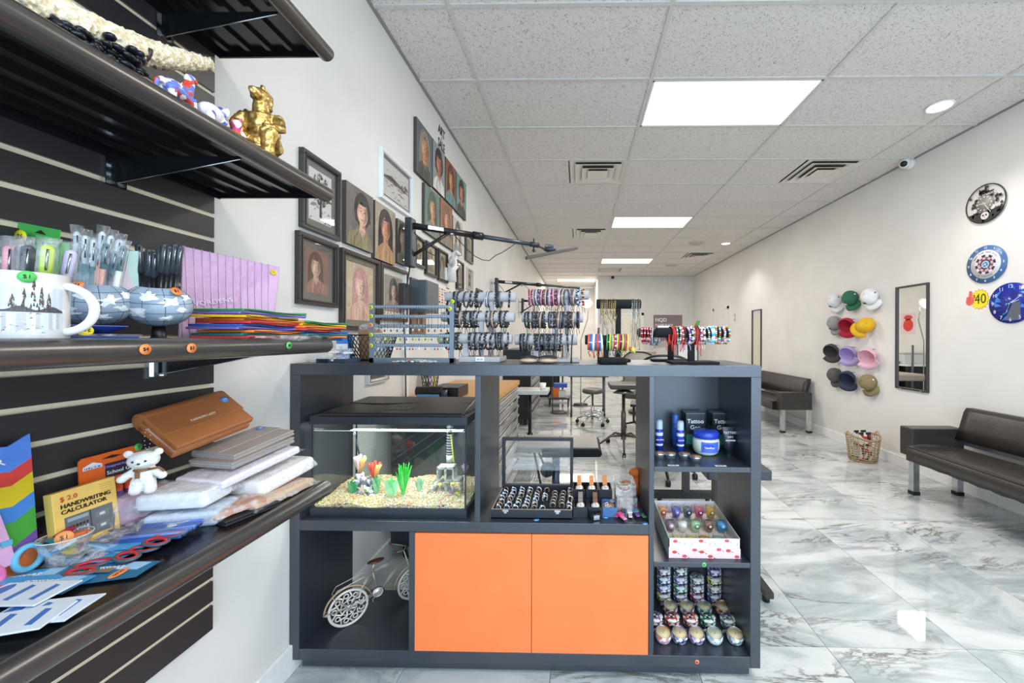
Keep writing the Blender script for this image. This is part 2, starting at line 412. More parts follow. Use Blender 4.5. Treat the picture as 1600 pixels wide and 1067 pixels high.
for j, y0 in enumerate(rows):
    for i in range(len(cols_) - 1):
        x0, x1 = cols_[i], cols_[i + 1]; xc, yc = (x0 + x1) / 2, y0 + .305
        if any(x0 < h[0] < x1 and y0 < h[1] < y0 + .61 for h in HOLES): continue
        v = [h for h in VENTS if x0 < h[0] < x1 and y0 < h[1] < y0 + .61]
        if v:
            vx = v[0][0]
            if vx - .305 - x0 > .1: ctile(x0, vx - .305, y0, y0 + .61)
            if x1 - vx - .305 > .1: ctile(vx + .305, x1, y0, y0 + .61)
            continue
        ctile(x0, x1, y0, y0 + .61)
names4 = ['nearest', 'second', 'third', 'far corridor']
for (x, y), lb in zip([(1.11, 2.995), (1.11, 6.045), (1.11, 9.095), (-.11, 12.145), (1.11, -.055)],
    ['large bright rectangular ceiling light panel nearest the counter', 'second rectangular ceiling light panel, beyond the first square vent', 'third rectangular ceiling light panel toward the back wall', 'small looking ceiling light panel in the corridor at the far end', 'rectangular ceiling light panel above the camera, out of view']):
    t = thing('ceiling_light', lb, 'ceiling light', (x, y, ZC))
    part('diffuser', MB(M('#fff6e8', .5, emit=1.15)).bb(x - .585, x + .585, y - .28, y + .28, ZC + .002, ZC + .008), t)
    mb = MB(WHITE); e = .595; g = .292
    mb.bb(x - e, x + e, y - g, y - g + .014, ZC - .003, ZC + .015).bb(x - e, x + e, y + g - .014, y + g, ZC - .003, ZC + .015).bb(x - e, x - e + .014, y - g, y + g, ZC - .003, ZC + .015).bb(x + e - .014, x + e, y - g, y + g, ZC - .003, ZC + .015)
    part('light_frame', mb, t)
for (x, y), lb in zip(DOWN, ['round recessed downlight near the top right, lit white', 'small round recessed downlight further along the right side ceiling', 'round recessed downlight behind the camera']):
    t = thing('downlight', lb, 'ceiling light', (x, y, ZC))
    part('lens', MB(M('#ffffff', .5, emit=6)).cyl((x, y, ZC - .006), (x, y, ZC - .002), .075, .075, 24), t)
    part('trim_ring', MB(WHITE).torus((x, y, ZC - .003), .082, .008, n=28, m=6), t)
VM = M('#e2dcd2', .45)
for (x, y, sz), lb in zip(VENTS, ['square louvred air diffuser left of the nearest light panel', 'square louvred air diffuser near the right wall with gap beside it', 'square louvred air diffuser left of the second light panel', 'square louvred air diffuser near the right wall, far down the room', 'flat white perforated return grille close to the back wall']):
    t = thing('ceiling_vent', lb, 'vent', (x, y, ZC))
    if y > 10:
        part('face_plate', MB(M('#b8b2aa', .6)).bb(x - .28, x + .28, y - .28, y + .28, ZC - .004, ZC + .006), t)
        for k in range(9): part('slat', MB(VM).bb(x - .25, x + .25, y - .24 + k * .055, y - .225 + k * .055, ZC - .01, ZC - .002), t)
        continue
    part('duct', MB(M('#5d574f', .8)).bb(x - .29, x + .29, y - .29, y + .29, ZC + .015, ZC + .028), t)
    for k, (a, b, z0, z1) in enumerate([(.30, .238, -.004, .008), (.245, .165, -.018, .006), (.172, .10, -.028, -.002)]):
        mb = MB(VM); vs = []
        for q, zz in ((a, z0), (b, z1), (b, z1 + .003), (a, z0 + .003)):
            vs += [(x + sx * q, y + sy * q, ZC + zz) for sx, sy in ((-1, -1), (1, -1), (1, 1), (-1, 1))]
        fs = [(r * 4 + i, r * 4 + (i + 1) % 4, ((r + 1) % 4) * 4 + (i + 1) % 4, ((r + 1) % 4) * 4 + i) for r in range(4) for i in range(4)]
        mb.add(vs, fs); part('louvre_ring', mb, t)
    mb = MB(VM); mb.add([(x - .11, y - .11, ZC - .026), (x + .11, y - .11, ZC - .026), (x + .11, y + .11, ZC - .026), (x - .11, y + .11, ZC - .026), (x, y, ZC - .006)], [(0, 1, 2, 3), (0, 4, 1), (1, 4, 2), (2, 4, 3), (3, 4, 0)])
    part('centre_cone', mb, t)
for (x, y), lb in zip([(2.24, 7.36), (2.3, 9.6)], ['flat round speaker grille in ceiling beside the small downlight', 'flat round speaker grille in ceiling toward the back wall']):
    t = thing('ceiling_speaker', lb, 'speaker', (x, y, ZC)); part('grille', MB(M('#c4bdb0', .7)).cyl((x, y, ZC - .004), (x, y, ZC + .004), .15, .15, 28), t); part('rim', MB(VM).torus((x, y, ZC - .003), .155, .006, n=28, m=6), t)
# baseboards
BBH = .115
struct('baseboard_left', MB(TRIMW).bb(XL, XL + .016, YF, YC, 0, BBH), bev=.004)
struct('baseboard_right', MB(TRIMW).bb(XR - .016, XR, YF, YB, 0, BBH), bev=.004)
struct('baseboard_back', MB(TRIMW).bb(.55, XR - .016, YB - .016, YB, 0, BBH), bev=.004)
# doors
d = struct('lit_doorway_panel', MB(M('#f3ead6', .5)).bb(1.24, 1.84, YB - .02, YB - .002, .01, 2.0))  # open doorway closed by a panel; its cream colour paints the warm light inside
part('door_frame', MB(WHITE).bb(1.17, 1.24, YB - .035, YB, 0, 2.07).bb(1.84, 1.91, YB - .035, YB, 0, 2.07).bb(1.17, 1.91, YB - .035, YB, 2.0, 2.07), d)
part('door_handle', MB(STEEL).cyl((1.78, YB - .07, 1.0), (1.78, YB - .02, 1.0), .022, n=12), d)
d = struct('door_2', MB(WALL).bb(XR - .012, XR, 8.75, 9.6, .01, 2.0))
part('door_frame', MB(WALL).bb(XR - .02, XR, 8.68, 8.75, 0, 2.06).bb(XR - .02, XR, 9.6, 9.67, 0, 2.06).bb(XR - .02, XR, 8.68, 9.67, 2.0, 2.06), d)
t = thing('light_switch', 'small white switch plate on right wall beside the flush door', 'light switch', (XR, 8.35, 1.78))
part('switch_plate', MB(M('#bdb7ac', .5)).bb(XR - .008, XR, 8.31, 8.39, 1.70, 1.86), t); part('rocker', MB(WHITE).bb(XR - .014, XR - .008, 8.335, 8.365, 1.75, 1.81), t)
p = onX(632, 600, XL)
struct('trim_1', MB(TRIMW).bb(XL, XL + .02, p.y - .02, p.y + .02, .115, 1.9))

# ================================================================== COUNTER SHELF UNIT
CYF, CYB = 1.50, 1.86
def cx_(px): return onY(px, 800, CYF).x
def cz_(py, px=820): return onY(px, py, CYF).z
x_l0, x_l1 = XL + .003, cx_(468); x_v1, x_v1b = cx_(741.5), cx_(750); x_v2, x_v2b = cx_(1014), cx_(1022); x_r0, x_r1 = cx_(1173), cx_(1189)
x_d0, x_d1 = cx_(639), cx_(648)
zt1, zt0 = 1.232, 1.187; zm1, zm0 = cz_(817), cz_(833); zb1, zb0 = cz_(1020), cz_(1038); zs1, zs0 = cz_(730, 1100), cz_(738, 1100); zq1, zq0 = cz_(879, 1100), cz_(887, 1100)
zb0 = .055
C = thing('display_counter', 'long black open cubby display counter with two orange doors', 'counter', ((x_l0 + x_r1) / 2, CYF, 0))
def cp(name, *a, mat=BLACKWOOD, label=None, bev=.0015): return part(name, MB(mat).bb(*a), C, label, bev=bev)
cp('top_board', x_l0, x_r1, CYF, CYB, zt0, zt1)
cp('side_panel', x_l0, x_l1, CYF, CYB, zb0, zt0); cp('side_panel', x_r0, x_r1, CYF, CYB, zb0, zt0)
cp('bottom_board', x_l1, x_r0, CYF, CYB, zb0, zb1)
cp('shelf_board', x_l1, x_v2, CYF, CYB, zm0, zm1)
cp('divider', x_v1, x_v1b, CYF + .001, CYB, zm1, zt0); cp('divider', x_v2, x_v2b, CYF + .001, CYB, zb1, zt0); cp('divider', x_d0, x_d1, CYF + .001, CYB, zb1, zm0)
cp('shelf_board', x_v2b, x_r0, CYF + .001, CYB, zs0, zs1); cp('shelf_board', x_v2b, x_r0, CYF + .001, CYB, zq0, zq1)
cp('back_panel', x_v2b, x_r0, CYB - .008, CYB, zs1, zt0, bev=0); cp('back_panel', x_v2b, x_r0, CYB - .008, CYB, zb1, zq0, bev=0); cp('back_panel', x_d1, x_v2, CYB - .008, CYB, zb1, zm0, bev=0)
cp('plinth', x_l0 + .03, x_r1 - .03, CYF + .03, CYB - .03, .006, zb0)
for px in (500, 820, 1165): part('foot', MB(BLACKP).cyl((cx_(px), CYF + .05, 0), (cx_(px), CYF + .05, .008), .012, n=12), C)
ORANGE = M('#ff8044', .42, scale=6)
xm = cx_(831)
cp('cabinet_door', x_d1 + .002, xm - .001, CYF - .002, CYF + .016, zb1 + .002, zm0 - .004, mat=ORANGE, bev=.001, label='left orange door')
cp('cabinet_door', xm + .001, x_v2 - .002, CYF - .002, CYF + .016, zb1 + .002, zm0 - .004, mat=ORANGE, bev=.001, label='right orange door')
for px, py, c, s_, tt in ((1100, 882, '#69c878', .009, '$2'), (1089, 1034, '#f28a5c', .009, '$5')):
    p = onY(px, py, CYF); sticker(FR(p.x, CYF - .0005, p.z), s_, c, tt, C)
for px, py in ((838, 812), (946, 808), (1008, 819)):
    p = onZ(px, py, zm1); p.y = max(p.y, CYF + .008); sticker(UP(p.x, p.y, zm1 + .0005), .011, '#6fb1e8', '$10', C)

# ================================================================== LEFT SLAT WALL + SHELVES
SX = -1.128
ye = onX(334, 600, SX).y
B = thing('slatwall', 'black slatwall panel with cream grooves on the left wall', 'slatwall', (XL + .001, .4, .436))
GZ = [.516 + .0747 * k for k in range(31)]
part('groove_backing', MB(M('#f4e6c8', .6, kind='wood', scale=20, col2='#e6d6b2')).bb(XL + .001, XL + .015, -.9, ye - .004, .436, 2.85), B)
SL = M('#343031', .42, scale=5, col2=None)
zz = .436
for g in GZ + [2.85]:
    part('slat', MB(SL).bb(XL + .004, SX, -.9, ye, zz, g - .0065), B); zz = g + .0065
RAILM = M('#575350', .27, .5); DECK = M('#1c1c1e', .22, .2)
shelfz = [.865, 1.313, 1.785, 2.225]; XRL = -.795
labs = ['black metal shelf with round front rail, lowest on the slatwall', 'black metal shelf with round front rail at eye level', 'black metal shelf holding the gold figurine, third from bottom', 'black metal shelf highest on the slatwall, seen from below']
brk = [1.0, 1.0, onX(178, 262, SX).y, onX(255, 25, SX).y]
for sz, lb, by in zip(shelfz, labs, brk):
    S = thing('slatwall_shelf', lb, 'shelf', (SX, .4, sz))
    y0, y1 = -.75, 1.19
    part('deck', MB(DECK).bb(SX + .002, XRL, y0, y1 - .012, sz + .006, sz + .012), S)
    part('front_rail', MB(RAILM).cyl((XRL, y0, sz), (XRL, y1, sz), .023, n=24), S, bev=.003)
    for k in range(5):
        x = SX + .03 + k * .066
        part('rib', MB(DECK).bb(x, x + .014, y0, y1 - .014, sz - .004, sz + .006), S)
    part('end_lip', MB(DECK).bb(SX + .002, XRL, y1 - .014, y1 - .008, sz - .014, sz + .012), S)
    part('back_lip', MB(DECK).bb(SX + .002, SX + .006, y0, y1 - .014, sz - .018, sz + .006), S)
    for yy in (by, -.3):
        b = part('bracket', MB(DECK).add([(SX + .004, yy - .0015, sz - .012), (XRL - .02, yy - .0015, sz - .012), (XRL - .02, yy - .0015, sz - .018), (SX + .004, yy - .0015, sz - .075),
            (SX + .004, yy + .0015, sz - .012), (XRL - .02, yy + .0015, sz - .012), (XRL - .02, yy + .0015, sz - .018), (SX + .004, yy + .0015, sz - .075)],
            [(0, 1, 2, 3), (7, 6, 5, 4), (0, 4, 5, 1), (1, 5, 6, 2), (2, 6, 7, 3), (3, 7, 4, 0)]), S)
        part('bracket_edge', MB(STEEL).cyl((SX + .01, yy, sz - .076), (XRL - .022, yy, sz - .019), .0016, n=6), b)
        part('hook_plate', MB(CHROME).bb(SX, SX + .006, yy - .022, yy + .022, sz - .085, sz - .02).bb(SX + .006, SX + .012, yy - .015, yy - .009, sz - .08, sz - .025).bb(SX + .006, SX + .012, yy + .009, yy + .015, sz - .08, sz - .025), b)
    if abs(sz - 1.313) < .01:
        for px, c, tt in ((214, '#f08a4c', '$4'), (289, '#f08a4c', '$3'), (446, '#52c060', '$8')):
            yy = -(XRL + .024) * F / (905 - px) * 1.0; sticker(frame((XRL + .0235, yy, sz + .003), (0, 1, 0), (0, 0, 1)), .0095, c, tt, S)
# ================================================================== ITEMS ON THE LEFT SHELVES
def pt(px, X, z): y = onX(px, 600, X).y; return Vector((X, y, z))     # point on the shelf: pixel column, distance from wall, height
Z2, Z3, Z4 = 1.797, 1.325, .877
def remesh(o, v, disp=0.0, scale=.01):
    m = o.modifiers.new('remesh', 'REMESH'); m.mode = 'VOXEL'; m.voxel_size = v; m.use_smooth_shade = True
    if disp:
        tx = bpy.data.textures.new('lumps', 'CLOUDS'); tx.noise_scale = scale
        d = o.modifiers.new('displace', 'DISPLACE'); d.texture = tx; d.strength = disp; d.mid_level = .5
# carved horn
IV = M('#d9c9a0', .45, kind='', scale=95, col2='#f2ead4', bump=1.0)
a, b_ = Vector((-.86, .50, 1.842)), Vector((-.93, .945, 2.025))
pts = []; rs = []
for i in range(25):
    t_ = i / 24; p = a.lerp(b_, t_); p.z += -.035 * math.sin(PI * t_) ; p.x += .02 * math.sin(PI * t_)
    pts.append(p); rs.append(.027 * (1 - t_) ** .7 + .011 + .0015 * math.sin(i * 2.1))
o = single('carved_horn', MB(IV).tube(pts, rs, 20), 'long curved cream carved horn with relief ornament on the upper shelf', 'ornament', tuple(a))
remesh(o, .003, .012, .007)
# dark bead stand with black beads
BB = M('#20242a', .2, .3)
t = thing('bead_string', 'glossy black beaded string lying under the cream horn', 'beads', (-.83, .7, Z2))
for i in range(60):
    k = i / 59; p = pt(70 + 150 * k, -.835 + rnd.uniform(-.012, .012), Z2 + .030 + rnd.uniform(0, .026) * (1.7 if k > .6 else .7))
    part('bead', MB(BB).sph(p, .0085, sc=(1, 1.5, .75), n=10, m=6, rot=RZ(rnd.uniform(0, 90))), t)
t = thing('horn_stand', 'dark wooden cradle under the far half of the cream horn', 'stand', (-.87, .78, Z2))
mb = MB(M('#3a2c24', .4)); p = pts[13]; mb.tube([(p.x, p.y, Z2), (p.x, p.y, p.z - .03)], [.02, .008], 12); mb.box((p.x, p.y, Z2 + .004), (.05, .09, .008)); part('post', mb, t)
mb = MB(M('#3a2c24', .4)); p = pts[13]; mb.tube([(p.x + .03 * math.cos(q), p.y, p.z + .0 + .03 * math.sin(q)) for q in [PI + PI * i / 10 for i in range(11)]], .004, 6); part('cradle', mb, t)
# painted figurines
def figur(px, h, kind, cols, lb):
    p = pt(px, -.835, Z2 + .001); mt = M(cols[0], .25, kind='voronoi', scale=75, col2=cols[1])
    mb = MB(mt); mb.at(T(*p) @ RZ(100) @ Matrix.Scale(h, 4))
    if kind == 'horse':
        mb.sph((0, 0, .48), .2, sc=(1.5, .75, .8)); mb.tube([(.2, 0, .55), (.32, 0, .8), (.3, 0, .92)], [.14, .09, .08], 10); mb.sph((.37, 0, .93), .1, sc=(1.5, .7, .7))
        for x, yy, xx in ((.22, .09, .25), (.22, -.09, .38), (-.22, .09, -.3), (-.22, -.09, -.2)): mb.tube([(x, yy, .45), ((x + xx) / 2 + .03, yy, .2), (xx, yy, .0)], [.1, .055, .06], 8)
        mb.tube([(-.28, 0, .52), (-.42, 0, .4), (-.44, 0, .15)], [.05, .05, .02], 8)
    elif kind == 'elephant':
        mb.sph((0, 0, .5), .27, sc=(1.25, .85, .9)); mb.sph((.33, 0, .68), .17); mb.tube([(.42, 0, .68), (.56, 0, .5), (.58, 0, .3), (.66, 0, .22)], [.09, .06, .045, .03], 8)
        for x in (-.2, .2):
            for yy in (-.13, .13): mb.tube([(x, yy, .45), (x, yy, 0)], [.1, .08], 8)
        for yy in (-.18, .18): mb.sph((.28, yy, .7), .13, sc=(.35, .5, 1))
    else:
        mb.sph((0, 0, .3), .2, sc=(1, .9, 1.2)); mb.sph((0, 0, .72), .15); mb.tube([(0, 0, .5), (0, 0, .68)], [.12, .09], 8)
        for yy in (-.17, .17): mb.tube([(0, yy * .8, .5), (.16, yy, .38), (.2, yy * .6, .2)], [.06, .05, .04], 8); mb.tube([(.05, yy * .6, .15), (.25, yy, .05)], [.09, .05], 8)
        for yy in (-.1, .1): mb.sph((0, yy, .86), .06)
    o = single('painted_figurine', mb, lb, 'figurine', tuple(p)); remesh(o, .0028)
figur(273, .105, 'horse', ('#6d7fd0', '#d9472f'), 'multicoloured prancing horse figurine, blue and violet, under the horn tip')
figur(328, .09, 'elephant', ('#e8e2ee', '#4c5fb8'), 'white, red and blue painted elephant figurine between horse and orange one')
figur(368, .078, 'sit', ('#e8692f', '#d84a8a'), 'orange and pink seated painted figurine beside the gold statue')
# gold statue
p = pt(408, -.84, Z2 + .001); mb = MB(GOLD); mb.at(T(*p) @ RZ(-70) @ Matrix.Scale(.205, 4))
mb.sph((0, 0, .1), .2, sc=(1.1, .9, .5)); mb.sph((.02, 0, .22), .2, sc=(1, .9, .7)); mb.tube([(0, 0, .2), (-.03, 0, .45), (.02, 0, .62)], [.17, .19, .15], 12)
mb.tube([(.02, 0, .6), (.04, 0, .78)], [.1, .08], 10); mb.sph((.06, 0, .82), .1); mb.tube([(.08, 0, .83), (.28, 0, .78)], [.08, .045], 10)
mb.tube([(-.06, 0, .72), (-.1, 0, .9), (.0, 0, 1.0)], [.09, .08, .02], 10)
for s_ in (-1, 1): mb.tube([(0, s_ * .17, .58), (.1, s_ * .24, .42), (.24, s_ * .1, .36)], [.08, .06, .05], 8); mb.tube([(0, s_ * .13, .18), (.28, s_ * .17, .28), (.26, s_ * .15, .04)], [.11, .1, .07], 8)
mb.tube([(.1, -.26, .3), (-.16, -.22, .72)], .035, 6); mb.box((.05, 0, .02), (.5, .44, .04)); mb.box((-.33, 0, .02), (.3, .12, .03))
o = single('gold_statue', mb, 'gold seated statue with horned helmet, at the end of the upper shelf', 'statue', tuple(p)); remesh(o, .0032, .006, .012)

# ---- eye level shelf
CER = M('#dcdbd8', .12, scale=4)
p = Vector((-.838, onX(36, 600, -.838).y, Z3)); MX, MY = p.x, p.y
t = thing('souvenir_mug', 'white ceramic mug with painted mountain lake and dark pines', 'mug', p)
mb = MB(CER); mb.lathe([(0, .002), (.040, .002), (.0435, .006), (.0435, .108), (.041, .108), (.040, .01), (0, .01)], 40, c=p); part('body', mb, t)
mb = MB(CER); mb.tube([Vector((MX, MY, Z3 + .056)) + Vector((math.cos(R(28)), math.sin(R(28)), 0)) * (.038 + .036 * math.sin(a_)) + Vector((0, 0, .036 * math.cos(a_))) for a_ in [PI * i / 12 for i in range(13)]], .0062, 10); part('handle', mb, t)
mb = MB(PRINT)     # landscape print wrapped on the cup
def wrap(pts_, d, col):
    vs = []
    for (a_, z) in pts_:
        an = R(a_); r = .0437 + d; vs.append((MX + r * math.cos(an), MY + r * math.sin(an), Z3 + z))
    mb.add(vs, [tuple(range(len(vs)))], PRINT, True, lin(col))
for k in range(24):
    a0 = -112 + k * 5.4; a1 = a0 + 5.4; h = lambda a_: .082 + .006 * math.sin(a_ * .09) + .003 * math.sin(a_ * .31)
    wrap([(a0, .055), (a1, .055), (a1, h(a1)), (a0, h(a0))], .0001, '#c9d0d6' if k % 3 else '#bfc7cf')
    wrap([(a0, .049), (a1, .049), (a1, .055 + .003 * math.sin(a1)), (a0, .055 + .003 * math.sin(a0))], .0003, '#4e4a52')
    wrap([(a0, .020 + .006 * rnd.random()), (a1, .020 + .006 * rnd.random()), (a1, .048), (a0, .048)], .0001, rnd.choice(['#dfe3e6', '#c7cdd3', '#d4d5da', '#b8b4b9']))
for a_, hh, sp in ((-22, .047, 5), (-33, .03, 4), (-13, .032, 4), (-46, .02, 6), (-4, .024, 4), (-70, .014, 9), (-90, .012, 9)):
    for j in range(26):
        u = rnd.random(); an = a_ + rnd.uniform(-1, 1) * sp * (1 - u) ** .8; zz = .05 + hh * u; d_ = rnd.uniform(.6, 1.6)
        wrap([(an - d_, zz), (an + d_, zz - .0008), (an, zz + .006)], .0004 + j * 1e-5, rnd.choice(['#3d2f2c', '#5d4032', '#4a4440', '#6e5548']))
for j in range(40):
    an = rnd.uniform(-100, 5); zz = rnd.uniform(.012, .05); wrap([(an, zz), (an + rnd.uniform(4, 12), zz + .0005), (an + 3, zz + rnd.uniform(.001, .003))], .0003 + j * 1e-6, rnd.choice(['#8f8d92', '#b3a79f', '#7a7074', '#c9ccd0']))
part('landscape_print', mb, t)
stX = frame((MX + .0445 * math.cos(R(-30)), MY + .0445 * math.sin(R(-30)), Z3 + .1), (math.cos(R(60)), math.sin(R(60)), 0), (0, 0, 1)); sticker(stX, .0085, '#59c25f', '$1', t)
def pen(name, lb, base, top, r, cols, group=None, bag=False, cap=.35):
    t = thing(name, lb, 'pen', base, group=group); b, tp = Vector(base), Vector(top)
    part('barrel', MB(M(cols[0], .3)).cyl(b, b.lerp(tp, 1 - cap), r, r, 8), t)
    part('cap', MB(M(cols[1], .3)).tube([b.lerp(tp, 1 - cap), b.lerp(tp, .97), tp], [r * 1.12, r * 1.12, r * .5], 8), t)
    d = (tp - b).normalized(); part('clip', MB(STEEL).tube([b.lerp(tp, .95) + Vector((r * 1.5, -r, 0)), b.lerp(tp, .72) + Vector((r * 1.5, -r, 0))], r * .25, 5), t)
    if bag:
        e = tp + d * .012; part('film_sleeve', MB(CLEAR).tube([b, b.lerp(e, .3), b.lerp(e, .9), e], [r * 1.5, r * 1.7, r * 1.7, r * 2.0], 7), t)
    return t
for i, (dx, dy, lx, ly, c, lb) in enumerate([(-.022, -.018, -.03, -.03, '#e8909a', 'pink capped pen in film in the mug'), (-.012, .0, -.012, .0, '#26272b', 'black pen in film in the mug, beside the pink one'), (.0, -.012, .0, -.015, '#2a2d33', 'dark grey pen in film at the middle of the mug'),
        (.01, .006, .02, .004, '#dcdde6', 'silver white wide tag pen in the mug'), (.02, -.004, .034, .0, '#bfe01f', 'lime green pen in film leaning right in the mug'), (.012, .02, .03, .03, '#c9c2e6', 'pale lilac pen in film at the mug rim')]):
    pen('wrapped_pen', lb, (MX + dx * .8, MY + dy * .8 + .008, Z3 + .012), (MX + dx * .8 + lx * .45, MY + dy * .8 + .008 + abs(ly) * .45, Z3 + .152), .0062, (c, c), 'wrapped pens in the landscape mug', True)
# green boxed pack behind the mug
GR = M('#49b552', .5); pA, pB = onY(14, 500, .74), onY(98, 500, .74)
t = thing('green_pen_pack', 'green cardboard hang pack with yellow price dot behind the mug', 'pack', (pA.x, .74, Z3))
hx = lambda px: onY(px, 500, .74).x; hz = lambda py: onY(60, py, .74).z
part('pack_box', MB(GR).bb(hx(38), hx(99), .735, .75, Z3, hz(378)), t, bev=.001)
mb = MB(GR); mb.at(FR(0, .752, 0)); mb.prism([(hx(12), hz(370)), (hx(80), hz(385)), (hx(82), hz(357)), (hx(15), hz(344))], 0, .001); part('hang_card', mb, t)
mb = MB(BLACKP); mb.at(FR(0, .7505, 0)); mb.prism([(hx(42), hz(361)), (hx(60), hz(365)), (hx(52), hz(357))], 0, .0005); part('hang_hole', mb, t)
mb = MB(PRINT); mb.at(FR(0, .7345, 0)); mb.poly([(hx(78), hz(450)), (hx(97), hz(450)), (hx(97), hz(434)), (hx(78), hz(434))], 0, '#f3f3ee'); mb.poly([(hx(42), hz(458)), (hx(97), hz(466)), (hx(97), hz(462)), (hx(42), hz(454))], 0, '#d9d22f')
for k in range(6): mb.poly([(hx(42 + k * 9), hz(383)), (hx(48 + k * 9), hz(384)), (hx(47 + k * 9), hz(380)), (hx(43 + k * 9), hz(379))], 0, '#202020')
part('printed_face', mb, t); text('GEL', .012, FR(hx(88), .7342, hz(442)), INK, t)
sticker(FR(hx(41), .732, hz(371)), .0125, '#f2de1f', '$6', t)
# globe cups
OC = M('#a5b6c6', .35, scale=25, col2='#8fa3b5')
def globe(px, X, r, lb, tilt, st):
    p = pt(px, X, Z3); cz = Z3 + .041 + r * .75
    t = thing('globe_pen_cup', lb, 'pen cup', p); c = (p.x, p.y, cz)
    mb = MB(OC); mb.at(T(*c) @ RZ(40) @ RX(tilt)); mb.lathe([(r * math.sin(a_), r * .86 * math.cos(a_)) for a_ in [R(32 + i * 148 / 14) for i in range(15)]], 28); part('globe_body', mb, t)
    mb = MB(M('#3a4148', .5)); mb.at(T(*c) @ RZ(40) @ RX(tilt)); mb.lathe([(r * .53, r * .73), (r * .5, r * .6), (r * .45, -.2 * r), (0, -.25 * r)], 24); part('inner_cup', mb, t)
    LNM = M('#4b5965', .6); mb = MB(LNM); mb.at(T(*c) @ RZ(40) @ RX(tilt))
    for k in range(10):
        an = 2 * PI * k / 10; mb.tube([(r * 1.004 * math.sin(a_) * math.cos(an), r * 1.004 * math.sin(a_) * math.sin(an), r * .864 * math.cos(a_)) for a_ in [R(34 + i * 14) for i in range(10)]], .0005, 4)
    for a_ in (55, 80, 105, 130): mb.torus((0, 0, r * .862 * math.cos(R(a_))), r * 1.003 * math.sin(R(a_)), .0005, n=28, m=4)
    part('graticule', mb, t)
    mb = MB(M('#eef0ee', .5)); mb.at(T(*c) @ RZ(40) @ RX(tilt))
    for (lat, lon, s_) in ((60, -100, .30), (75, -60, .34), (95, -40, .2), (105, -120, .33), (62, -20, .28), (118, -70, .22), (85, -150, .26), (70, 20, .3)):
        vs = []
        for j in range(17):
            w_ = 2 * PI * j / 17; q = s_ * (.35 + .75 * rnd.random()); la, lo = R(lat) + q * math.sin(w_) * .8, R(lon) + q * math.cos(w_) * 1.3
            vs.append((r * 1.012 * math.sin(la) * math.cos(lo), r * 1.012 * math.sin(la) * math.sin(lo), r * .872 * math.cos(la)))
        cen = sum((Vector(v) for v in vs), Vector()) / 17; cen = cen.normalized() * r * 1.02
        mb.add(vs + [tuple(cen)], [(i, (i + 1) % 17, 17) for i in range(17)])
    part('continents', mb, t)
    mb = MB(BLACKP); mb.lathe([(.0, 0), (.028, 0), (.03, .004), (.012, .012), (.010, .038), (.02, cz - r * .82 - Z3)], 20, c=p); part('pedestal', mb, t)
    d = Vector((st[0], st[1], 0)).normalized(); q = Vector(c) + Vector((d.x * r * .86, d.y * r * .86, r * .5)); n = (q - Vector(c)).normalized()
    rr = Vector((-n.y, n.x, 0)).normalized(); sticker(frame(q + n * .004, rr, n.cross(rr)), .0095, '#f08a4c', '$1', t)
    return p, cz + r * .6
p1, zt_1 = globe(150, -.95, .052, 'blue grey globe pen cup nearer the mug, holding teal wrapped pens', 12, (.45, -1))
p2, zt_2 = globe(248, -.90, .053, 'blue grey globe pen cup holding black pens, beside the pink sleeve', 10, (1, -.2))
for i in range(12):
    u = (i * 5 % 12) / 11; tp = onY(120 + 74 * u, [362, 384, 374, 392, 368, 380][i % 6], p1.y - .012 + .024 * ((i * 7) % 5) / 5); c = ['#1f6f78', '#e2a08a', '#dfe6ea', '#176a70', '#2c3136'][i % 5]
    pen('wrapped_pen', f"{['dark teal', 'coral', 'silver white', 'teal', 'charcoal'][i % 5]} film wrapped pen, {ORD[round(u * 11)]} from left in the first globe cup", (p1.x - .018 + .036 * u, tp.y, zt_1 - .06), tuple(tp), .0046, (c, ['#cfd8dc', '#2b6a72'][i % 2]), 'film wrapped pens in the first globe cup', True)
for i in range(9):
    u = (i * 4 % 9) / 8; tp = onY(216 + 66 * u, [380, 388, 383, 393][i % 4], p2.y - .012 + .024 * ((i * 2) % 5) / 5)
    pen('black_pen', f'black pen with silver clip, {ORD[round(u * 8)]} from left in the second globe cup', (p2.x - .016 + .034 * u, tp.y, zt_2 - .06), tuple(tp), .0052, ('#1b1c20', '#3a3e45'), 'black pens in the second globe cup', False, .4)
for i, (c, lb) in enumerate((('#b9d8cf', 'pale green film packet in the second globe cup'), ('#d7c8cf', 'pale pink film packet in the second globe cup'))):
    mb = MB(M(c, .3)); mb.at(T(p2.x - .024 + i * -.006, p2.y - .012 - .012 * i, zt_2 - .03) @ RZ(60) @ RY(-8 - 6 * i)); mb.box((0, 0, .055), (.022, .002, .11)); single('flat_packet', mb, lb, 'packet', (p2.x - .024, p2.y - .012 - .01 * i, zt_2 - .03))
# pink bubble sleeve
PK = M('#c79cc0', .35, scale=60, bump=.5)
q = [Vector((-1.02, onX(278, 500, -1.02).y, Z3 + .004)), Vector((-.90, onX(425, 500, -.90).y, Z3 + .004)), onX(438, 417, -.93), onX(286, 384, -1.05)]
t = thing('bubble_sleeve', 'large pink padded bubble mailer leaning behind the pouches', 'mailer', tuple((q[0] + q[1]) / 2))
n = (q[1] - q[0]).cross(q[3] - q[0]).normalized()
mb = MB(PK); mb.add([tuple(p) for p in q] + [tuple(p - n * .008) for p in q], [(0, 1, 2, 3), (7, 6, 5, 4), (0, 4, 5, 1), (1, 5, 6, 2), (2, 6, 7, 3), (3, 7, 4, 0)]); part('padded_envelope', mb, t, bev=.003)
mb = MB(M('#e2bfdb', .3))
for k in range(13):
    u = (k + .5) / 13; a_ = q[0].lerp(q[1], u); b_ = q[3].lerp(q[2], max(0, u - .1)); mb.tube([a_ + n * .001, b_ + n * .001], .0012, 5)
part('bubble_seam', mb, t)
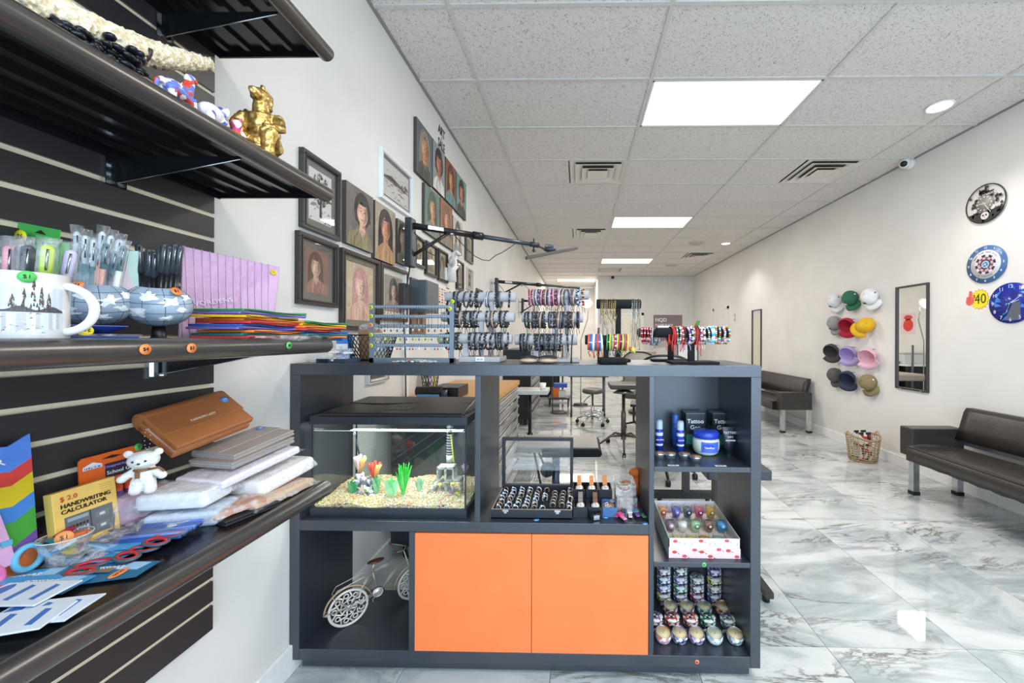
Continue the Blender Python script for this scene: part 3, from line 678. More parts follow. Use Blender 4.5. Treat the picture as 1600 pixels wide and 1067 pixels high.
X = frame(q[0].lerp(q[1], .3).lerp(q[3].lerp(q[2], .3), .42) + n * .003, q[1] - q[0], q[3] - q[0]); text('WORDENS', .018, X @ RZ(14), M('#efd9ec', .5), t)
sticker(frame(q[2].lerp(q[3], .08).lerp(q[1], .1) + n * .002, q[1] - q[0], q[3] - q[0]), .008, '#f2de1f', '75', t)
# colour pouches
PC = {'green': '#2f8f4e', 'violet': '#7a68b8', 'orange': '#f0862c', 'red': '#d8393a', 'blue': '#2f5fae', 'yellow': '#f2b81f', 'teal': '#2f7f7a'}
def pouch(x, y, z, L_, W, c, rz, lb, g, film=False):
    t = thing('felt_pouch', lb, 'pouch', (x, y, z), group=g); vs = []; N_ = 8
    zo = [.004 * math.sin(i * .9 + x * 50) + (.006 if i < 2 else 0) * 0 for i in range(N_ + 1)]
    for i in range(N_ + 1):
        for s_ in (-1, 1):
            for h in (0, .0062): vs.append(Vector((s_ * W / 2, -L_ / 2 + L_ * i / N_, zo[i] * .5 + h)))
    fs = []
    for i in range(N_): a = i * 4; fs += [(a, a + 4, a + 6, a + 2), (a + 1, a + 3, a + 7, a + 5), (a, a + 1, a + 5, a + 4), (a + 2, a + 6, a + 7, a + 3)]
    fs += [(0, 2, 3, 1), (N_ * 4, N_ * 4 + 1, N_ * 4 + 3, N_ * 4 + 2)]
    mb = MB(M(PC[c], .7, scale=50, bump=.3)); mb.at(T(x, y, z) @ RZ(rz)); mb.add([tuple(v) for v in vs], fs); part('cloth', mb, t, bev=.001)
    mb = MB(M('#1f2a24', .5)); mb.at(T(x, y, z) @ RZ(rz)); mb.tube([(W / 2 + .0005, -L_ / 2 + .006, .0025 + zo[1] * .5), (W / 2 + .0005, L_ / 2 - .006, .0025 + zo[5] * .5)], .0011, 5); part('zip', mb, t)
for i, c in enumerate(['blue', 'red', 'teal', 'orange', 'violet', 'blue', 'red', 'orange', 'yellow', 'violet', 'green']):
    pouch(-.87 - .004 * (i % 3), 1.0 + .008 * ((i * 5) % 4), Z3 + .001 + i * .0074, .205, .13, c, rnd.uniform(-7, 7), f'{c} zip pouch, {ORD[i]} from bottom in the pile nearer the globe cups', 'zip pouches, pile by the globe cups')
for i, c in enumerate(['blue', 'orange', 'teal', 'blue', 'red', 'orange', 'yellow', 'green']):
    pouch(-.855 + .004 * (i % 3), 1.17 + .01 * ((i * 5) % 4), Z3 + .001 + i * .0074, .20, .12, c, rnd.uniform(-8, 8), f'{c} zip pouch, {ORD[i]} from bottom in the pile at the shelf end', 'zip pouches, pile at the shelf end')
mb = MB(WRAP); mb.at(T(-.835, 1.06, Z3)); mb.lathe([(0, 0), (.06, .002), (.07, .012), (.06, .018), (0, .02)], 10); mb.v = [(x, 1.06 + (y - 1.06) * 2.2, z) for x, y, z in mb.v]; single('film_bag', mb, 'crinkled clear film bag lying in front of the pouches', 'bag', (-.835, 1.06, Z3))
# blue boxes with 25c
p = pt(125, -.86, Z3); t = thing('blue_pen_box', 'flat blue box of pens with a yellow 25 cent sticker', 'box', p)
mb = MB(M('#1c3f9e', .4)); mb.at(T(*p)); mb.bb(-.04, .04, -.055, .055, 0, .014); part('box_body', mb, t, bev=.001)
mb = MB(M('#2148b4', .4)); mb.at(T(*p) @ T(-.03, 0, .018) @ RY(-18)); mb.bb(-.045, .045, -.06, .06, 0, .0015); part('open_lid', mb, t)
part('film', MB(CLEAR).bb(p.x - .04, p.x + .042, p.y - .058, p.y + .058, p.z + .0145, p.z + .018), t)
sticker(frame((p.x + .0335, p.y - .02, p.z + .024), (.4, 1, 0), (-.5, .2, 1)), .0105, '#f2de1f', '25¢', t)
for i in range(6):
    p = pt(120 + i * 22, -.825, Z3 + .003); mb = MB(M(['#cfd6dc', '#2f3136', '#9fb6d8'][i % 3], .3)); mb.cyl(p + Vector((-.01, -.05, 0)), p + Vector((.005, .05, .001)), .0038, n=8)
    single('loose_pen', mb, f'slim wrapped pen, {ORD[i]} from left lying along the eye level shelf edge', 'pen', tuple(p), group='slim pens lying along the shelf edge')

# ---- lowest shelf
# rainbow craft scissors card
Xc = -1.085; yc0, yc1 = onX(-30, 800, Xc).y, onX(62, 800, Xc).y
t = thing('craft_scissors_card', 'rainbow striped hang card with pink and blue zigzag craft scissors', 'scissors pack', (Xc, (yc0 + yc1) / 2, Z4))
H_ = .232; W_ = yc1 - yc0
mb = MB(PRINT); mb.at(frame((Xc, yc0, Z4), (0, 1, 0), (-.08, 0, 1)))
bands = [('#f07a1f', 0, .2), ('#7b4fb0', .2, .3), ('#4cae3f', .3, .5), ('#4a90e0', .5, .63), ('#f2d21f', .63, .8), ('#e8453a', .8, .92), ('#5b8fe8', .92, 1.13)]
for c, a, b in bands:
    mb.prism([(0, (a - .03) * H_), (W_ * .6, (a - .06) * H_ if a else 0), (W_, (a + .02) * H_ if a else 0), (W_, (b + .02) * H_), (W_ * .6, (b - .06) * H_), (0, (b - .03) * H_)], -.003, .0 + a * .0005, PRINT, lin(c))
part('backing_card', mb, t)
text('SCISSOR', .02, frame((Xc + .004, yc1 - .05, Z4 + H_ * .97), (0, 1, .25), (-.08, 0, 1)), INKW, t, align='RIGHT')
X = frame((Xc + .01, yc1 - .046, Z4), (0, 1, 0), (-.08, 0, 1))
mb = MB(M('#e9b3d9', .35)); mb.at(X); mb.prism([(-.035, .14), (-.01, .13), (.0, .075), (.006, .03), (-.012, .028), (-.028, .08)], 0, .006); part('blade_guard', mb, t, bev=.001)
mb = MB(M('#5f4a78', .5)); mb.at(X); mb.tube([(-.022 + (.008 if k % 2 else 0), .135 - k * .009, .007) for k in range(8)], .0008, 5); part('zigzag_edge', mb, t)
mb = MB(M('#6fc4e6', .35)); mb.at(X); mb.torus((.022, .03, .005), .019, .0055, n=22, m=8, sc=(1, 1.15)); part('handle_loop', mb, t, label='blue finger loop')
mb = MB(M('#f078b4', .35)); mb.at(X); mb.torus((-.032, .018, .005), .019, .0055, n=22, m=8, sc=(1, 1.15)); part('handle_loop', mb, t, label='pink finger loop')
mb = MB(M('#f2e08a', .35)); mb.at(X); mb.torus((-.045, .165, .005), .019, .005, n=22, m=8, sc=(1, 1.15)); part('handle_loop', mb, t, label='yellow finger loop')
mb = MB(M('#5fbad8', .4)); mb.at(X); mb.box((-.006, .072, .007), (.014, .01, .003)); part('lock_tab', mb, t)
mb = MB(GLASS); mb.at(X); mb.bb(-.07, .05, .0, .19, .011, .012); part('clear_blister', mb, t)
# handwriting calculator
Xc = -1.06; ya, yb = onX(92, 800, Xc).y, onX(190, 800, Xc).y
ztop = onX(180, 746, Xc).z; t = thing('calculator_box', 'yellow boxed handwriting calculator leaning on the slatwall', 'box', (Xc, (ya + yb) / 2, Z4))
X = frame((Xc, ya, Z4), (0, 1, 0), (-.12, 0, 1)); W_ = yb - ya; H_ = ztop - Z4 + .0
YL = M('#f2c766', .5); mb = MB(YL); mb.at(X); mb.bb(0, W_, 0, H_, -.018, 0); part('box_body', mb, t, bev=.001)
mb = MB(PRINT); mb.at(X); mb.poly([(.14 * W_, .2 * H_), (.9 * W_, .2 * H_), (.9 * W_, .6 * H_), (.14 * W_, .6 * H_)], .0006, '#6b6c6e'); mb.poly([(.52 * W_, .2 * H_), (.54 * W_, .2 * H_), (.54 * W_, .6 * H_), (.52 * W_, .6 * H_)], .0009, '#3f4042')
mb.poly([(.18 * W_, .52 * H_), (.5 * W_, .52 * H_), (.5 * W_, .57 * H_), (.18 * W_, .57 * H_)], .0009, '#9aa7ad')
for i in range(6):
    for j in range(4): mb.poly([((.19 + i * .053) * W_, (.24 + j * .06) * H_), ((.225 + i * .053) * W_, (.24 + j * .06) * H_), ((.225 + i * .053) * W_, (.275 + j * .06) * H_), ((.19 + i * .053) * W_, (.275 + j * .06) * H_)], .0009, '#c9cccd' if j < 3 else '#232426')
for yy in (.46, .28):
    mb.poly([(.6 * W_, (yy - .03) * H_), (.83 * W_, (yy - .03) * H_), (.83 * W_, (yy + .07) * H_), (.6 * W_, (yy + .07) * H_)], .0009, '#77797c')
    mb.poly([(.67 * W_, yy * H_), (.76 * W_, yy * H_), (.76 * W_, (yy + .04) * H_), (.67 * W_, (yy + .04) * H_)], .0012, '#cfd1d2')
mb.poly([(.86 * W_, .12 * H_), (.875 * W_, .12 * H_), (.93 * W_, .42 * H_), (.91 * W_, .42 * H_)], .0012, '#3a3a3a')
for k in range(5): mb.poly([(.72 * W_, (.93 - k * .035) * H_), (.93 * W_, (.93 - k * .035) * H_), (.93 * W_, (.937 - k * .035) * H_), (.72 * W_, (.937 - k * .035) * H_)], .0006, '#c99a48')
part('printed_face', mb, t)
text('$ 2.0', H_ * .1, X @ T(.1 * W_, .88 * H_, .001), M('#c8452c', .6), t, align='LEFT'); text('HANDWRITING', H_ * .085, X @ T(.1 * W_, .77 * H_, .001), INK, t, align='LEFT', bold=.02); text('CALCULATOR', H_ * .085, X @ T(.1 * W_, .685 * H_, .001), INK, t, align='LEFT', bold=.02)
text('X-2', H_ * .06, X @ T(.55 * W_, .09 * H_, .001), INK, t)
# glue stick pack
Xc = -1.10; ya, yb = onX(130, 800, Xc).y, onX(226, 800, Xc).y; zt_ = onX(212, 697, Xc).z
t = thing('glue_stick_pack', 'orange hang card of giant glue sticks behind the calculator', 'pack', (Xc, (ya + yb) / 2, Z4)); X = frame((Xc, ya, Z4), (0, 1, 0), (-.06, 0, 1)); W_ = yb - ya; H_ = zt_ - Z4
mb = MB(M('#f26a1f', .45)); mb.at(X); mb.prism([(0, 0), (W_, 0), (W_, H_ * .98), (W_ * .94, H_), (W_ * .05, H_ * .99), (0, H_ * .96)], -.003, 0); part('backing_card', mb, t)
mb = MB(PRINT); mb.at(X); mb.poly([(.38 * W_, .68 * H_), (.93 * W_, .68 * H_), (.93 * W_, .86 * H_), (.38 * W_, .86 * H_)], .0006, '#2b2638'); mb.poly([(.33 * W_, .93 * H_), (.52 * W_, .915 * H_), (.66 * W_, .93 * H_), (.5 * W_, .955 * H_)], .0006, '#1a1512')
mb.poly([(.05 * W_, .84 * H_), (.34 * W_, .84 * H_), (.34 * W_, .88 * H_), (.2 * W_, .92 * H_), (.05 * W_, .88 * H_)], .0006, '#f4f4f6'); mb.poly([(.07 * W_, .845 * H_), (.32 * W_, .845 * H_), (.32 * W_, .87 * H_), (.07 * W_, .87 * H_)], .0009, '#4456a8')
part('printed_face', mb, t)
text("ELMER'S", H_ * .045, X @ T(.2 * W_, .857 * H_, .0014), INKW, t); text('Disappearing Purple', H_ * .045, X @ T(.65 * W_, .82 * H_, .0012), M('#b58ad8', .5), t); text('School Glue', H_ * .065, X @ T(.65 * W_, .74 * H_, .0012), INKW, t)
for k in range(4):
    mb = MB(M('#d9552f', .3)); mb.at(X); xx = (.3 + .19 * k) * W_; mb.cyl((xx, .32 * H_, .012), (xx, .62 * H_, .012), .0085, n=12); s_ = part('glue_stick', mb, t); mb = MB(M('#5c3f8c', .4)); mb.at(X); mb.cyl((xx, .40 * H_, .012), (xx, .5 * H_, .012), .0088, n=12); part('stick_label', mb, s_)
text('GIANT', H_ * .12, X @ T(.72 * W_, .235 * H_, .013), M('#3f7fc8', .5), t, bold=.03); text('STICKS', H_ * .12, X @ T(.72 * W_, .12 * H_, .013), M('#3f7fc8', .5), t, bold=.03)
mb = MB(M('#eef3fa', .4)); mb.at(X); mb.bb(.42 * W_, 1.02 * W_, .05 * H_, .31 * H_, .003, .012); part('lower_label', mb, t)
sticker(X @ T(.95 * W_, .97 * H_, .001), .009, '#59c25f', '7', t)
# teddy
FUR = M('#eee9e0', .95, scale=120, bump=.9); Xc = -1.0; p = pt(225, Xc, 0); zc = lambda py: onX(225, py, Xc).z
cz = (zc(700) + zc(736)) / 2
t = thing('teddy_keychain', 'small white plush teddy bear keychain with brown ribbon', 'plush toy', (p.x, p.y, zc(772)))
Xb = T(p.x, p.y, 0) @ RZ(28)
mb = MB(FUR); mb.at(Xb)
mb.sph((0, 0, cz), .024, sc=(1.15, .85, .85), n=18, m=12); mb.sph((0, -.017, cz - .006), .009, sc=(1.1, .6, .8))
for s_ in (-1, 1):
    mb.sph((s_ * .025, 0, cz + .016), .0085, sc=(1, .6, 1)); mb.tube([(s_ * .012, 0, cz - .022), (s_ * .031, -.006, cz - .036)], [.008, .0085], 10); mb.sph((s_ * .033, -.006, cz - .038), .0088)
    mb.tube([(s_ * .008, 0, cz - .045), (s_ * .012, -.004, cz - .066)], [.0125, .0115], 12); mb.sph((s_ * .012, -.004, cz - .067), .0115)
mb.sph((0, 0, cz - .036), .0175, sc=(1, .85, 1.15), n=16, m=10)
o = part('plush_body', mb, t); remesh(o, .002, .0015, .003)
mb = MB(M('#26201e', .3)); mb.at(Xb)
for s_ in (-1, 1): mb.sph((s_ * .0105, -.0205, cz + .001), .0022)
mb.sph((0, -.0225, cz - .004), .0026, sc=(1.2, .7, .8)); part('face_beads', mb, t)
mb = MB(M('#8a5a34', .6)); mb.at(Xb); mb.torus((0, 0, cz - .021), .0145, .003, n=20, m=6); mb.box((-.004, -.017, cz - .03), (.008, .002, .015)); mb.tube([(.012, -.01, cz - .021), (.03, -.012, cz - .018), (.038, -.01, cz - .028)], .0026, 5); part('ribbon', mb, t)
mb = MB(CHROME); a, b = Vector((p.x, p.y, cz + .021)), onX(236, 668, Xc)
for k in range(16):
    w_ = k / 15 * PI * 2; c = a.lerp(b, .5); mb.sph((c.x, c.y + .006 * math.sin(w_), c.z + (b.z - a.z) / 2 * math.cos(w_)), .0014, n=6, m=4)
part('ball_chain', mb, t)
# wallets
def wallet(name, lb, X, L_, W, H_, c, edge, flap=True, stk=None, txt=None, gold=True):
    t = thing(name, lb, 'wallet', tuple(X.translation)); mt = M(c, .5, scale=60, bump=.3)
    mb = MB(mt); mb.at(X); mb.bb(-L_ / 2, L_ / 2, -W / 2, W / 2, 0, H_ * .42); part('back_half', mb, t, bev=.004, seg=3)
    mb = MB(M(edge, .5)); mb.at(X); mb.bb(-L_ / 2 + .003, L_ / 2 - .003, -W / 2 + .004, W / 2 - .004, H_ * .40, H_ * .6); part('card_pages', mb, t)
    mb = MB(mt); mb.at(X); mb.bb(-L_ / 2, L_ / 2, -W / 2, W / 2, H_ * .58, H_); part('front_half', mb, t, bev=.004, seg=3)
    if flap:
        mb = MB(mt); mb.at(X); mb.bb(-L_ / 2, L_ / 2, -W * .12, W / 2 + .003, H_, H_ + .0035); mb.cyl((-L_ / 2, W / 2, H_ * .55), (L_ / 2, W / 2, H_ * .55), H_ * .56, n=14); part('flap', mb, t, bev=.0015)
        if gold: mb = MB(M('#e5c88e', .3, .8)); mb.at(X); mb.bb(-L_ * .28, L_ * .2, -W * .115, -W * .10, H_ + .0035, H_ + .0045); part('metal_bar', mb, t)
    if txt: text(txt, .009, X @ T(0, W * .02, H_ + .0042), M('#f0dcc0', .4), t)
    if stk: sticker(X @ T(L_ * .4, W * .3, H_ + .0045), .011, '#4f8fd8', stk, t, tc=INKW)
    return t
X = frame((-1.05, 1.035, 1.085), (.12, 1, .16), (-.62, .15, .55)); wallet('brown_wallet', 'large tan brown leather clutch wallet leaning on the slatwall', X, .20, .115, .042, '#b06a3a', '#d9b8a0', True, '15', 'FASHION LADY')
X = frame((-.975, 1.105, .996), (.10, 1, .10), (-1, .10, .02)); wallet('grey_wallet', 'grey folded clutch wallet, lower of the two stacked', X, .20, .135, .019, '#9c9189', '#a9b4c2', False)
X = frame((-.982, 1.12, 1.016), (.13, 1, .13), (-1, .13, .03)); wallet('grey_wallet', 'grey clutch wallet with blue sticker on top of the other grey one', X, .19, .13, .017, '#a3968c', '#a9b4c2', True, '10', gold=False)
# film wrapped bundles
def bundle(lb, X, L_, W, H_, c, film=WRAP, name='wrapped_wallet', stk=None):
    t = thing(name, lb, 'wrapped goods', tuple(X.translation))
    mb = MB(M(c, .5)); mb.at(X); mb.bb(-L_ / 2, L_ / 2, -W / 2, W / 2, 0, H_); part('folded_goods', mb, t, bev=H_ * .3, seg=3)
    mb = MB(film); mb.at(X); nx, ny = 14, 8; vs = []
    for i in range(nx + 1):
        for j in range(ny + 1):
            u, v = -1 + 2 * i / nx, -1 + 2 * j / ny; e = max(abs(u), abs(v)) ** 8
            vs.append((u * (L_ / 2 + .012), v * (W / 2 + .01), (H_ + .004) * (1 - e) + H_ * .35 * e + rnd.uniform(-.0025, .0025)))
    fs = [(i * (ny + 1) + j, (i + 1) * (ny + 1) + j, (i + 1) * (ny + 1) + j + 1, i * (ny + 1) + j + 1) for i in range(nx) for j in range(ny)]
    mb.add(vs, fs, None, False); part('film_wrap', mb, t)
    if stk: sticker(X @ T(L_ * .1, W * .1, H_ + .008), .01, '#f0802c', stk, t)
    return t
def BX(px, X_, z, rz=0, tilt=0, roll=0): p = pt(px, X_, z); return frame(p, (math.sin(R(rz)), math.cos(R(rz)), math.sin(R(tilt))), (-math.cos(R(rz)), math.sin(R(rz)), math.sin(R(roll))))
def BZ(x, y, z, rz=0, tilt=0, roll=0): return frame((x, y, z), (math.sin(R(rz)), math.cos(R(rz)), math.sin(R(tilt))), (-math.cos(R(rz)), math.sin(R(rz)), math.sin(R(roll))))
bundle('tan wallet in clear film, bottom of the stack near the shelf end', BZ(-.895, 1.085, Z4, 4), .20, .13, .024, '#d2b090')
bundle('cream white purse in film with orange sticker, above the tan one', BZ(-.915, 1.13, Z4 + .03, 6, 6), .19, .12, .042, '#efe9e3', stk='12')
bundle('lilac grey wallet in film under the two grey wallets', BZ(-.96, 1.08, Z4 + .086, 8, 7), .23, .15, .022, '#e9e3ea')
bundle('white purse in crumpled film behind the blue packs', BZ(-.985, .945, Z4 + .045, 80), .15, .10, .040, '#eef0f4')
bundle('pale blue wallet in film at the bottom beside the teddy', BZ(-.965, .945, Z4, 75), .15, .10, .036, '#c3d0e0')
bundle('mauve wallet in film leaning behind the teddy bear', BZ(-1.08, .93, Z4, 10), .13, .06, .085, '#b892a8')
bundle('orange and brown wallet in film in front of the cream purse', BZ(-.888, .975, Z4 + .016, 25, 3), .11, .07, .014, '#c07a48')
wallet('black_wallet', 'black leather bifold wallet under the orange wrapped one', BZ(-.872, .985, Z4, 18), .13, .08, .013, '#26262a', '#39404c', True, gold=False)
bundle('white paper backed pack beside the orange wallet in film', BZ(-.945, .925, Z4 + .001, 35), .10, .06, .020, '#f0eeea')
# flat blue striped packs
t = thing('blue_film_pack', 'stack of blue handled tools in clear film on the lowest shelf', 'pack', (-.955, .872, Z4)); X = BZ(-.955, .872, Z4 + .002, 76)
for k in range(11):
    mb = MB(M(['#2f5fb8', '#5a8ae0', '#244a98'][k % 3], .4)); mb.at(X); mb.cyl((-.06, -.05 + k * .010, .012 + .005 * math.sin(k)), (.06, -.05 + k * .010, .016), .0058, n=8); part('blue_handle', mb, t)
mb = MB(GLASS); mb.at(X); mb.bb(-.075, .075, -.062, .062, .0, .026); part('film_bag', mb, t)
for i, (px, X_, cs, lb) in enumerate([(250, 812, ['#6a5aa0', '#3fae5a', '#8a7ac0', '#e0c02f', '#8a3a3a'], 'clear bag of purple and green clips behind the blue pack'), (150, 865, ['#555', '#333', '#8a8a8a', '#a03a3a', '#222'], 'clear bag of dark metal key rings behind the scissors'), (195, 838, ['#777', '#b9b9b9', '#3a3a3a', '#6a5aa0'], 'clear bag of silver and purple charms beside the blue pack')]):
    p = onZ(px, X_, Z4); t = thing('small_parts_bag', lb, 'bag', p)
    for k in range(26):
        c = cs[k % len(cs)]; c = c if len(c) == 7 else '#' + ''.join(ch * 2 for ch in c[1:])
        q_ = p + Vector((rnd.uniform(-.035, .035), rnd.uniform(-.045, .045), .006 + rnd.uniform(0, .014))); mb = MB(M(c, .35, .3)); d = Vector((rnd.uniform(-1, 1), rnd.uniform(-1, 1), rnd.uniform(-.3, .3))).normalized() * .011; mb.tube([q_ - d, q_ + d], .0022, 6); part('clip', mb, t)
    mb = MB(WRAP); nx = 8; vs = []
    for a_ in range(nx + 1):
        for b_ in range(nx + 1):
            u, v = -1 + 2 * a_ / nx, -1 + 2 * b_ / nx; vs.append((p.x + u * .045, p.y + v * .055, p.z + .028 * (1 - max(abs(u), abs(v)) ** 3) + rnd.uniform(0, .004)))
    mb.add(vs, [(a_ * 9 + b_, (a_ + 1) * 9 + b_, (a_ + 1) * 9 + b_ + 1, a_ * 9 + b_ + 1) for a_ in range(8) for b_ in range(8)]); part('film_bag', mb, t)
# glass bowl
p = Vector((-1.05, .765, Z4)); t = thing('glass_bowl', 'clear ribbed glass bowl of small trinkets with orange $1 tag', 'bowl', p)
mb = MB(thin_glass('bowl_glass', haze=.2)); mb.lathe([(0, .001), (.024, .001), (.026, .004), (.024, .010), (.032, .03), (.038, .054), (.0365, .054), (.030, .03), (.022, .012), (0, .012)], 28, c=p); part('bowl_body', mb, t)
mb = MB(M('#d8dadb', .1)); mb.torus(p + Vector((0, 0, .054)), .0373, .0012, n=32, m=6); part('glass_rim', mb, t)
for k, (c, lb) in enumerate([('#e8c71f', 'yellow'), ('#c8202f', 'red'), ('#3f9fd8', 'blue'), ('#3aa04a', 'green'), ('#222225', 'black'), ('#d8d8da', 'silver'), ('#8a5fc0', 'purple'), ('#1f7f8a', 'teal'), ('#e06a2f', 'orange'), ('#b02040', 'crimson')]):
    a_ = k * 2.4; r_ = .006 + .013 * (k % 3) / 2; q_ = p + Vector((r_ * math.cos(a_), r_ * math.sin(a_), .024 + .0038 * k))
    mb = MB(M(c, .35)); mb.at(T(*q_) @ RZ(k * 50) @ RY(20 - 9 * (k % 5))); mb.box((0, 0, 0), (.024, .014, .006)); mb.torus((.014, 0, 0), .004, .001, n=10, m=5)
    single('trinket', mb, f'{lb} keyring trinket inside the clear glass bowl', 'trinket', tuple(q_), group='trinkets in the glass bowl')
n_ = Vector((.75, -.55, .35)).normalized(); q_ = p + Vector((.014, -.012, .056)); sticker(frame(q_, (.6, .8, 0), (-.3, .2, 1)), .0125, '#f2a25a', '$1', t)
# scissor packs lying flat
SB, SB2 = M('#4a9fd6', .4), M('#a8d4f2', .4)
RED = M('#d8262f', .35); GRY = M('#4d5f6a', .4)
def scis_pack(x, y, z, rz, lb, handles=True, L_=.15, c=SB, word='SCISSORS', tagp=None):
    t = thing('scissors_pack', lb, 'scissors pack', (x, y, z), group=None); X = UP(x, y, z, R(rz))
    mb = MB(c); mb.at(X); mb.prism([(-.032, -L_ / 2), (.032, -L_ / 2), (.036, 0), (.026, L_ / 2), (-.026, L_ / 2), (-.036, 0)], 0, .0012); part('card', mb, t)
    mb = MB(SB2); mb.at(X); mb.prism([(-.03, .03), (-.006, .02), (.0, .06), (-.024, .066)], .0013, .0017); part('printed_mark', mb, t); mb = MB(SB2); mb.at(X); mb.prism([(.008, -.05), (.014, -.05), (.029, .0), (.022, .0)], .0013, .0017); part('printed_mark', mb, t)
    text(word, .013, X @ T(-.012, -.0, .0022) @ RZ(90), INKW, t, bold=.02)
    mb = MB(STEEL); mb.at(X); mb.prism([(-.004, -.055), (.002, -.055), (.007, .02), (-.007, .02)], .002, .004); part('blades', mb, t)
    if handles:
        for s_ in (-1, 1):
            mb = MB(RED); mb.at(X @ T(s_ * .014, L_ / 2 + .016, .007) @ RZ(s_ * -14)); mb.torus((0, 0, 0), .0115, .0028, n=20, m=6, sc=(1, 1.9)); part('handle_grip', mb, t)
            mb = MB(GRY); mb.at(X @ T(s_ * .014, L_ / 2 + .016, .0065) @ RZ(s_ * -14)); mb.torus((0, 0, 0), .0155, .003, n=20, m=6, sc=(1, 1.7)); part('handle_outer', mb, t)
    if tagp: mb = MB(M('#f2a25a', .5)); mb.at(X); mb.prism(ell(tagp[0], tagp[1], .018, .009), .003, .0034); part('price_tag', mb, t); text('$4.00', .009, X @ T(tagp[0], tagp[1], .004), M('#c8452c', .5), t)
    return t
scis_pack(-1.0, .815, Z4 + .014, -86, 'upper red handled scissors on blue card, pointing to the shelf edge')
scis_pack(-1.01, .785, Z4 + .007, -94, 'lower red handled scissors on blue card, beneath the upper pair')
scis_pack(-1.06, .70, Z4 + .001, -70, 'blue scissors card with red handles beneath the rainbow card', True, .17)
scis_pack(-.925, .725, Z4 + .004, -80, 'dark blue scissors card with orange price tag, no handles showing', False, .16, M('#1f6d96', .4), tagp=(.012, .04))
scis_pack(-.99, .675, Z4 + .008, -84, 'mid blue scissors card nearest the shelf front, under white packets', False, .16)
PW = M('#dfe8f4', .35)
for i, (px, py, rz, lb) in enumerate([(65, 968, -78, 'white and blue printed film packet at the front shelf edge'), (10, 990, -70, 'white and blue printed film packet in the near corner of the shelf'), (35, 945, -86, 'white and blue film packet lying over the scissors cards')]):
    q_ = onZ(px, py, Z4); X = UP(q_.x, q_.y, Z4 + .012 + i * .003, R(rz)); t = thing('printed_packet', lb, 'packet', tuple(X.translation))
    mb = MB(PW); mb.at(X); mb.prism([(-.03, -.06), (.03, -.06), (.033, .06), (-.033, .06)], 0, .003); part('packet_body', mb, t, bev=.001)
    mb = MB(M('#3f74c0', .4)); mb.at(X)
    for k in range(2): mb.prism([(-.022, -.012 + k * .04), (.018, -.008 + k * .04), (.020, .002 + k * .04), (-.019, -.002 + k * .04)], .0031, .0034)
    part('printed_marks', mb, t); mb = MB(M('#3f74c0', .4)); mb.at(X); mb.prism(ell(-.005, -.044, .02, .011), .0031, .0034); part('printed_oval', mb, t)
# ================================================================== AQUARIUM
TZ = zm1
ax0, ax1 = onY(487, 730, 1.535).x, onY(728, 730, 1.535).x; ay0, ay1 = 1.535, 1.845
A = thing('fish_tank', 'lit glass aquarium with black hood and coloured gravel in the counter cubby', 'aquarium', ((ax0 + ax1) / 2, ay0, TZ))
za = lambda py: onY(600, py, ay0).z
AF = M('#2b3038', .3)
zb_, ztf0, ztf1 = TZ + .035, za(663), za(651)
def ring(mat, x0, x1, y0, y1, z0, z1, w_): return MB(mat).bb(x0, x1, y0, y0 + w_, z0, z1).bb(x0, x1, y1 - w_, y1, z0, z1).bb(x0, x0 + w_, y0 + w_, y1 - w_, z0, z1).bb(x1 - w_, x1, y0 + w_, y1 - w_, z0, z1)
part('base_frame', ring(AF, ax0 - .004, ax1 + .004, ay0 - .004, ay1 + .004, TZ, zb_, .012).bb(ax0, ax1, ay0, ay1, TZ + .002, TZ + .01), A)
part('top_frame', ring(AF, ax0 - .006, ax1 + .006, ay0 - .006, ay1 + .006, ztf0, ztf1, .016), A)
hz1 = ztf1 + .03
mb = MB(M('#2a2625', .35)); b_ = .012; vs = [(ax0 + b_, ay0 + .004, ztf1), (ax1 - b_, ay0 + .004, ztf1), (ax1 - b_, ay1, ztf1), (ax0 + b_, ay1, ztf1), (ax0 + .03, ay0 + .012, hz1 - .018), (ax1 - .02, ay0 + .012, hz1 - .018), (ax1 - .035, ay1 - .01, hz1 + .006), (ax0 + .07, ay1 - .01, hz1 + .006)]
mb.add(vs, [(0, 1, 5, 4), (1, 2, 6, 5), (2, 3, 7, 6), (3, 0, 4, 7), (4, 5, 6, 7), (3, 2, 1, 0)]); part('hood', mb, A, bev=.004)
mb = MB(M('#151414', .5)); mb.tube([(ax0 + .05 + (ax1 - ax0 - .08) * k / 20, ay0 + .175 - .02 * math.sin(k / 20 * PI * 2) , hz1 - .0055) for k in range(21)], .0022, 5); part('hood_hinge_line', mb, A)
part('hood_label', MB(M('#6a6560', .5)).add([(-.82, 1.60, hz1 - .0125), (-.72, 1.60, hz1 - .0125), (-.70, 1.66, hz1 - .0085), (-.80, 1.66, hz1 - .0085)], [(0, 1, 2, 3)]), A)
for nm, a in (('front_glass', (ax0, ax1, ay0, ay0 + .004)), ('back_glass', (ax0, ax1, ay1 - .004, ay1)), ('side_glass', (ax0, ax0 + .004, ay0 + .004, ay1 - .004)), ('side_glass', (ax1 - .004, ax1, ay0 + .004, ay1 - .004))):
    part(nm, MB(GLASS).bb(a[0], a[1], a[2], a[3], TZ + .012, ztf0 + .004), A)
for xx in (ax0, ax1 - .005): part('corner_seal', MB(AF).bb(xx, xx + .005, ay0 - .001, ay0 + .005, zb_, ztf0), A)
for xx in (ax0, ax1 - .005): part('corner_seal', MB(AF).bb(xx, xx + .005, ay1 - .005, ay1 + .001, zb_, ztf0), A)
zw = za(674)
part('water', MB(WATER).bb(ax0 + .005, ax1 - .005, ay0 + .005, ay1 - .005, TZ + .012, zw), A, kind='stuff')
mb = MB(M('#dbe3df', .2)); mb.bb(ax0 + .004, ax1 - .004, ay0 + .0045, ay0 + .0055, zw - .0015, zw + .0015); part('water_line', mb, A)
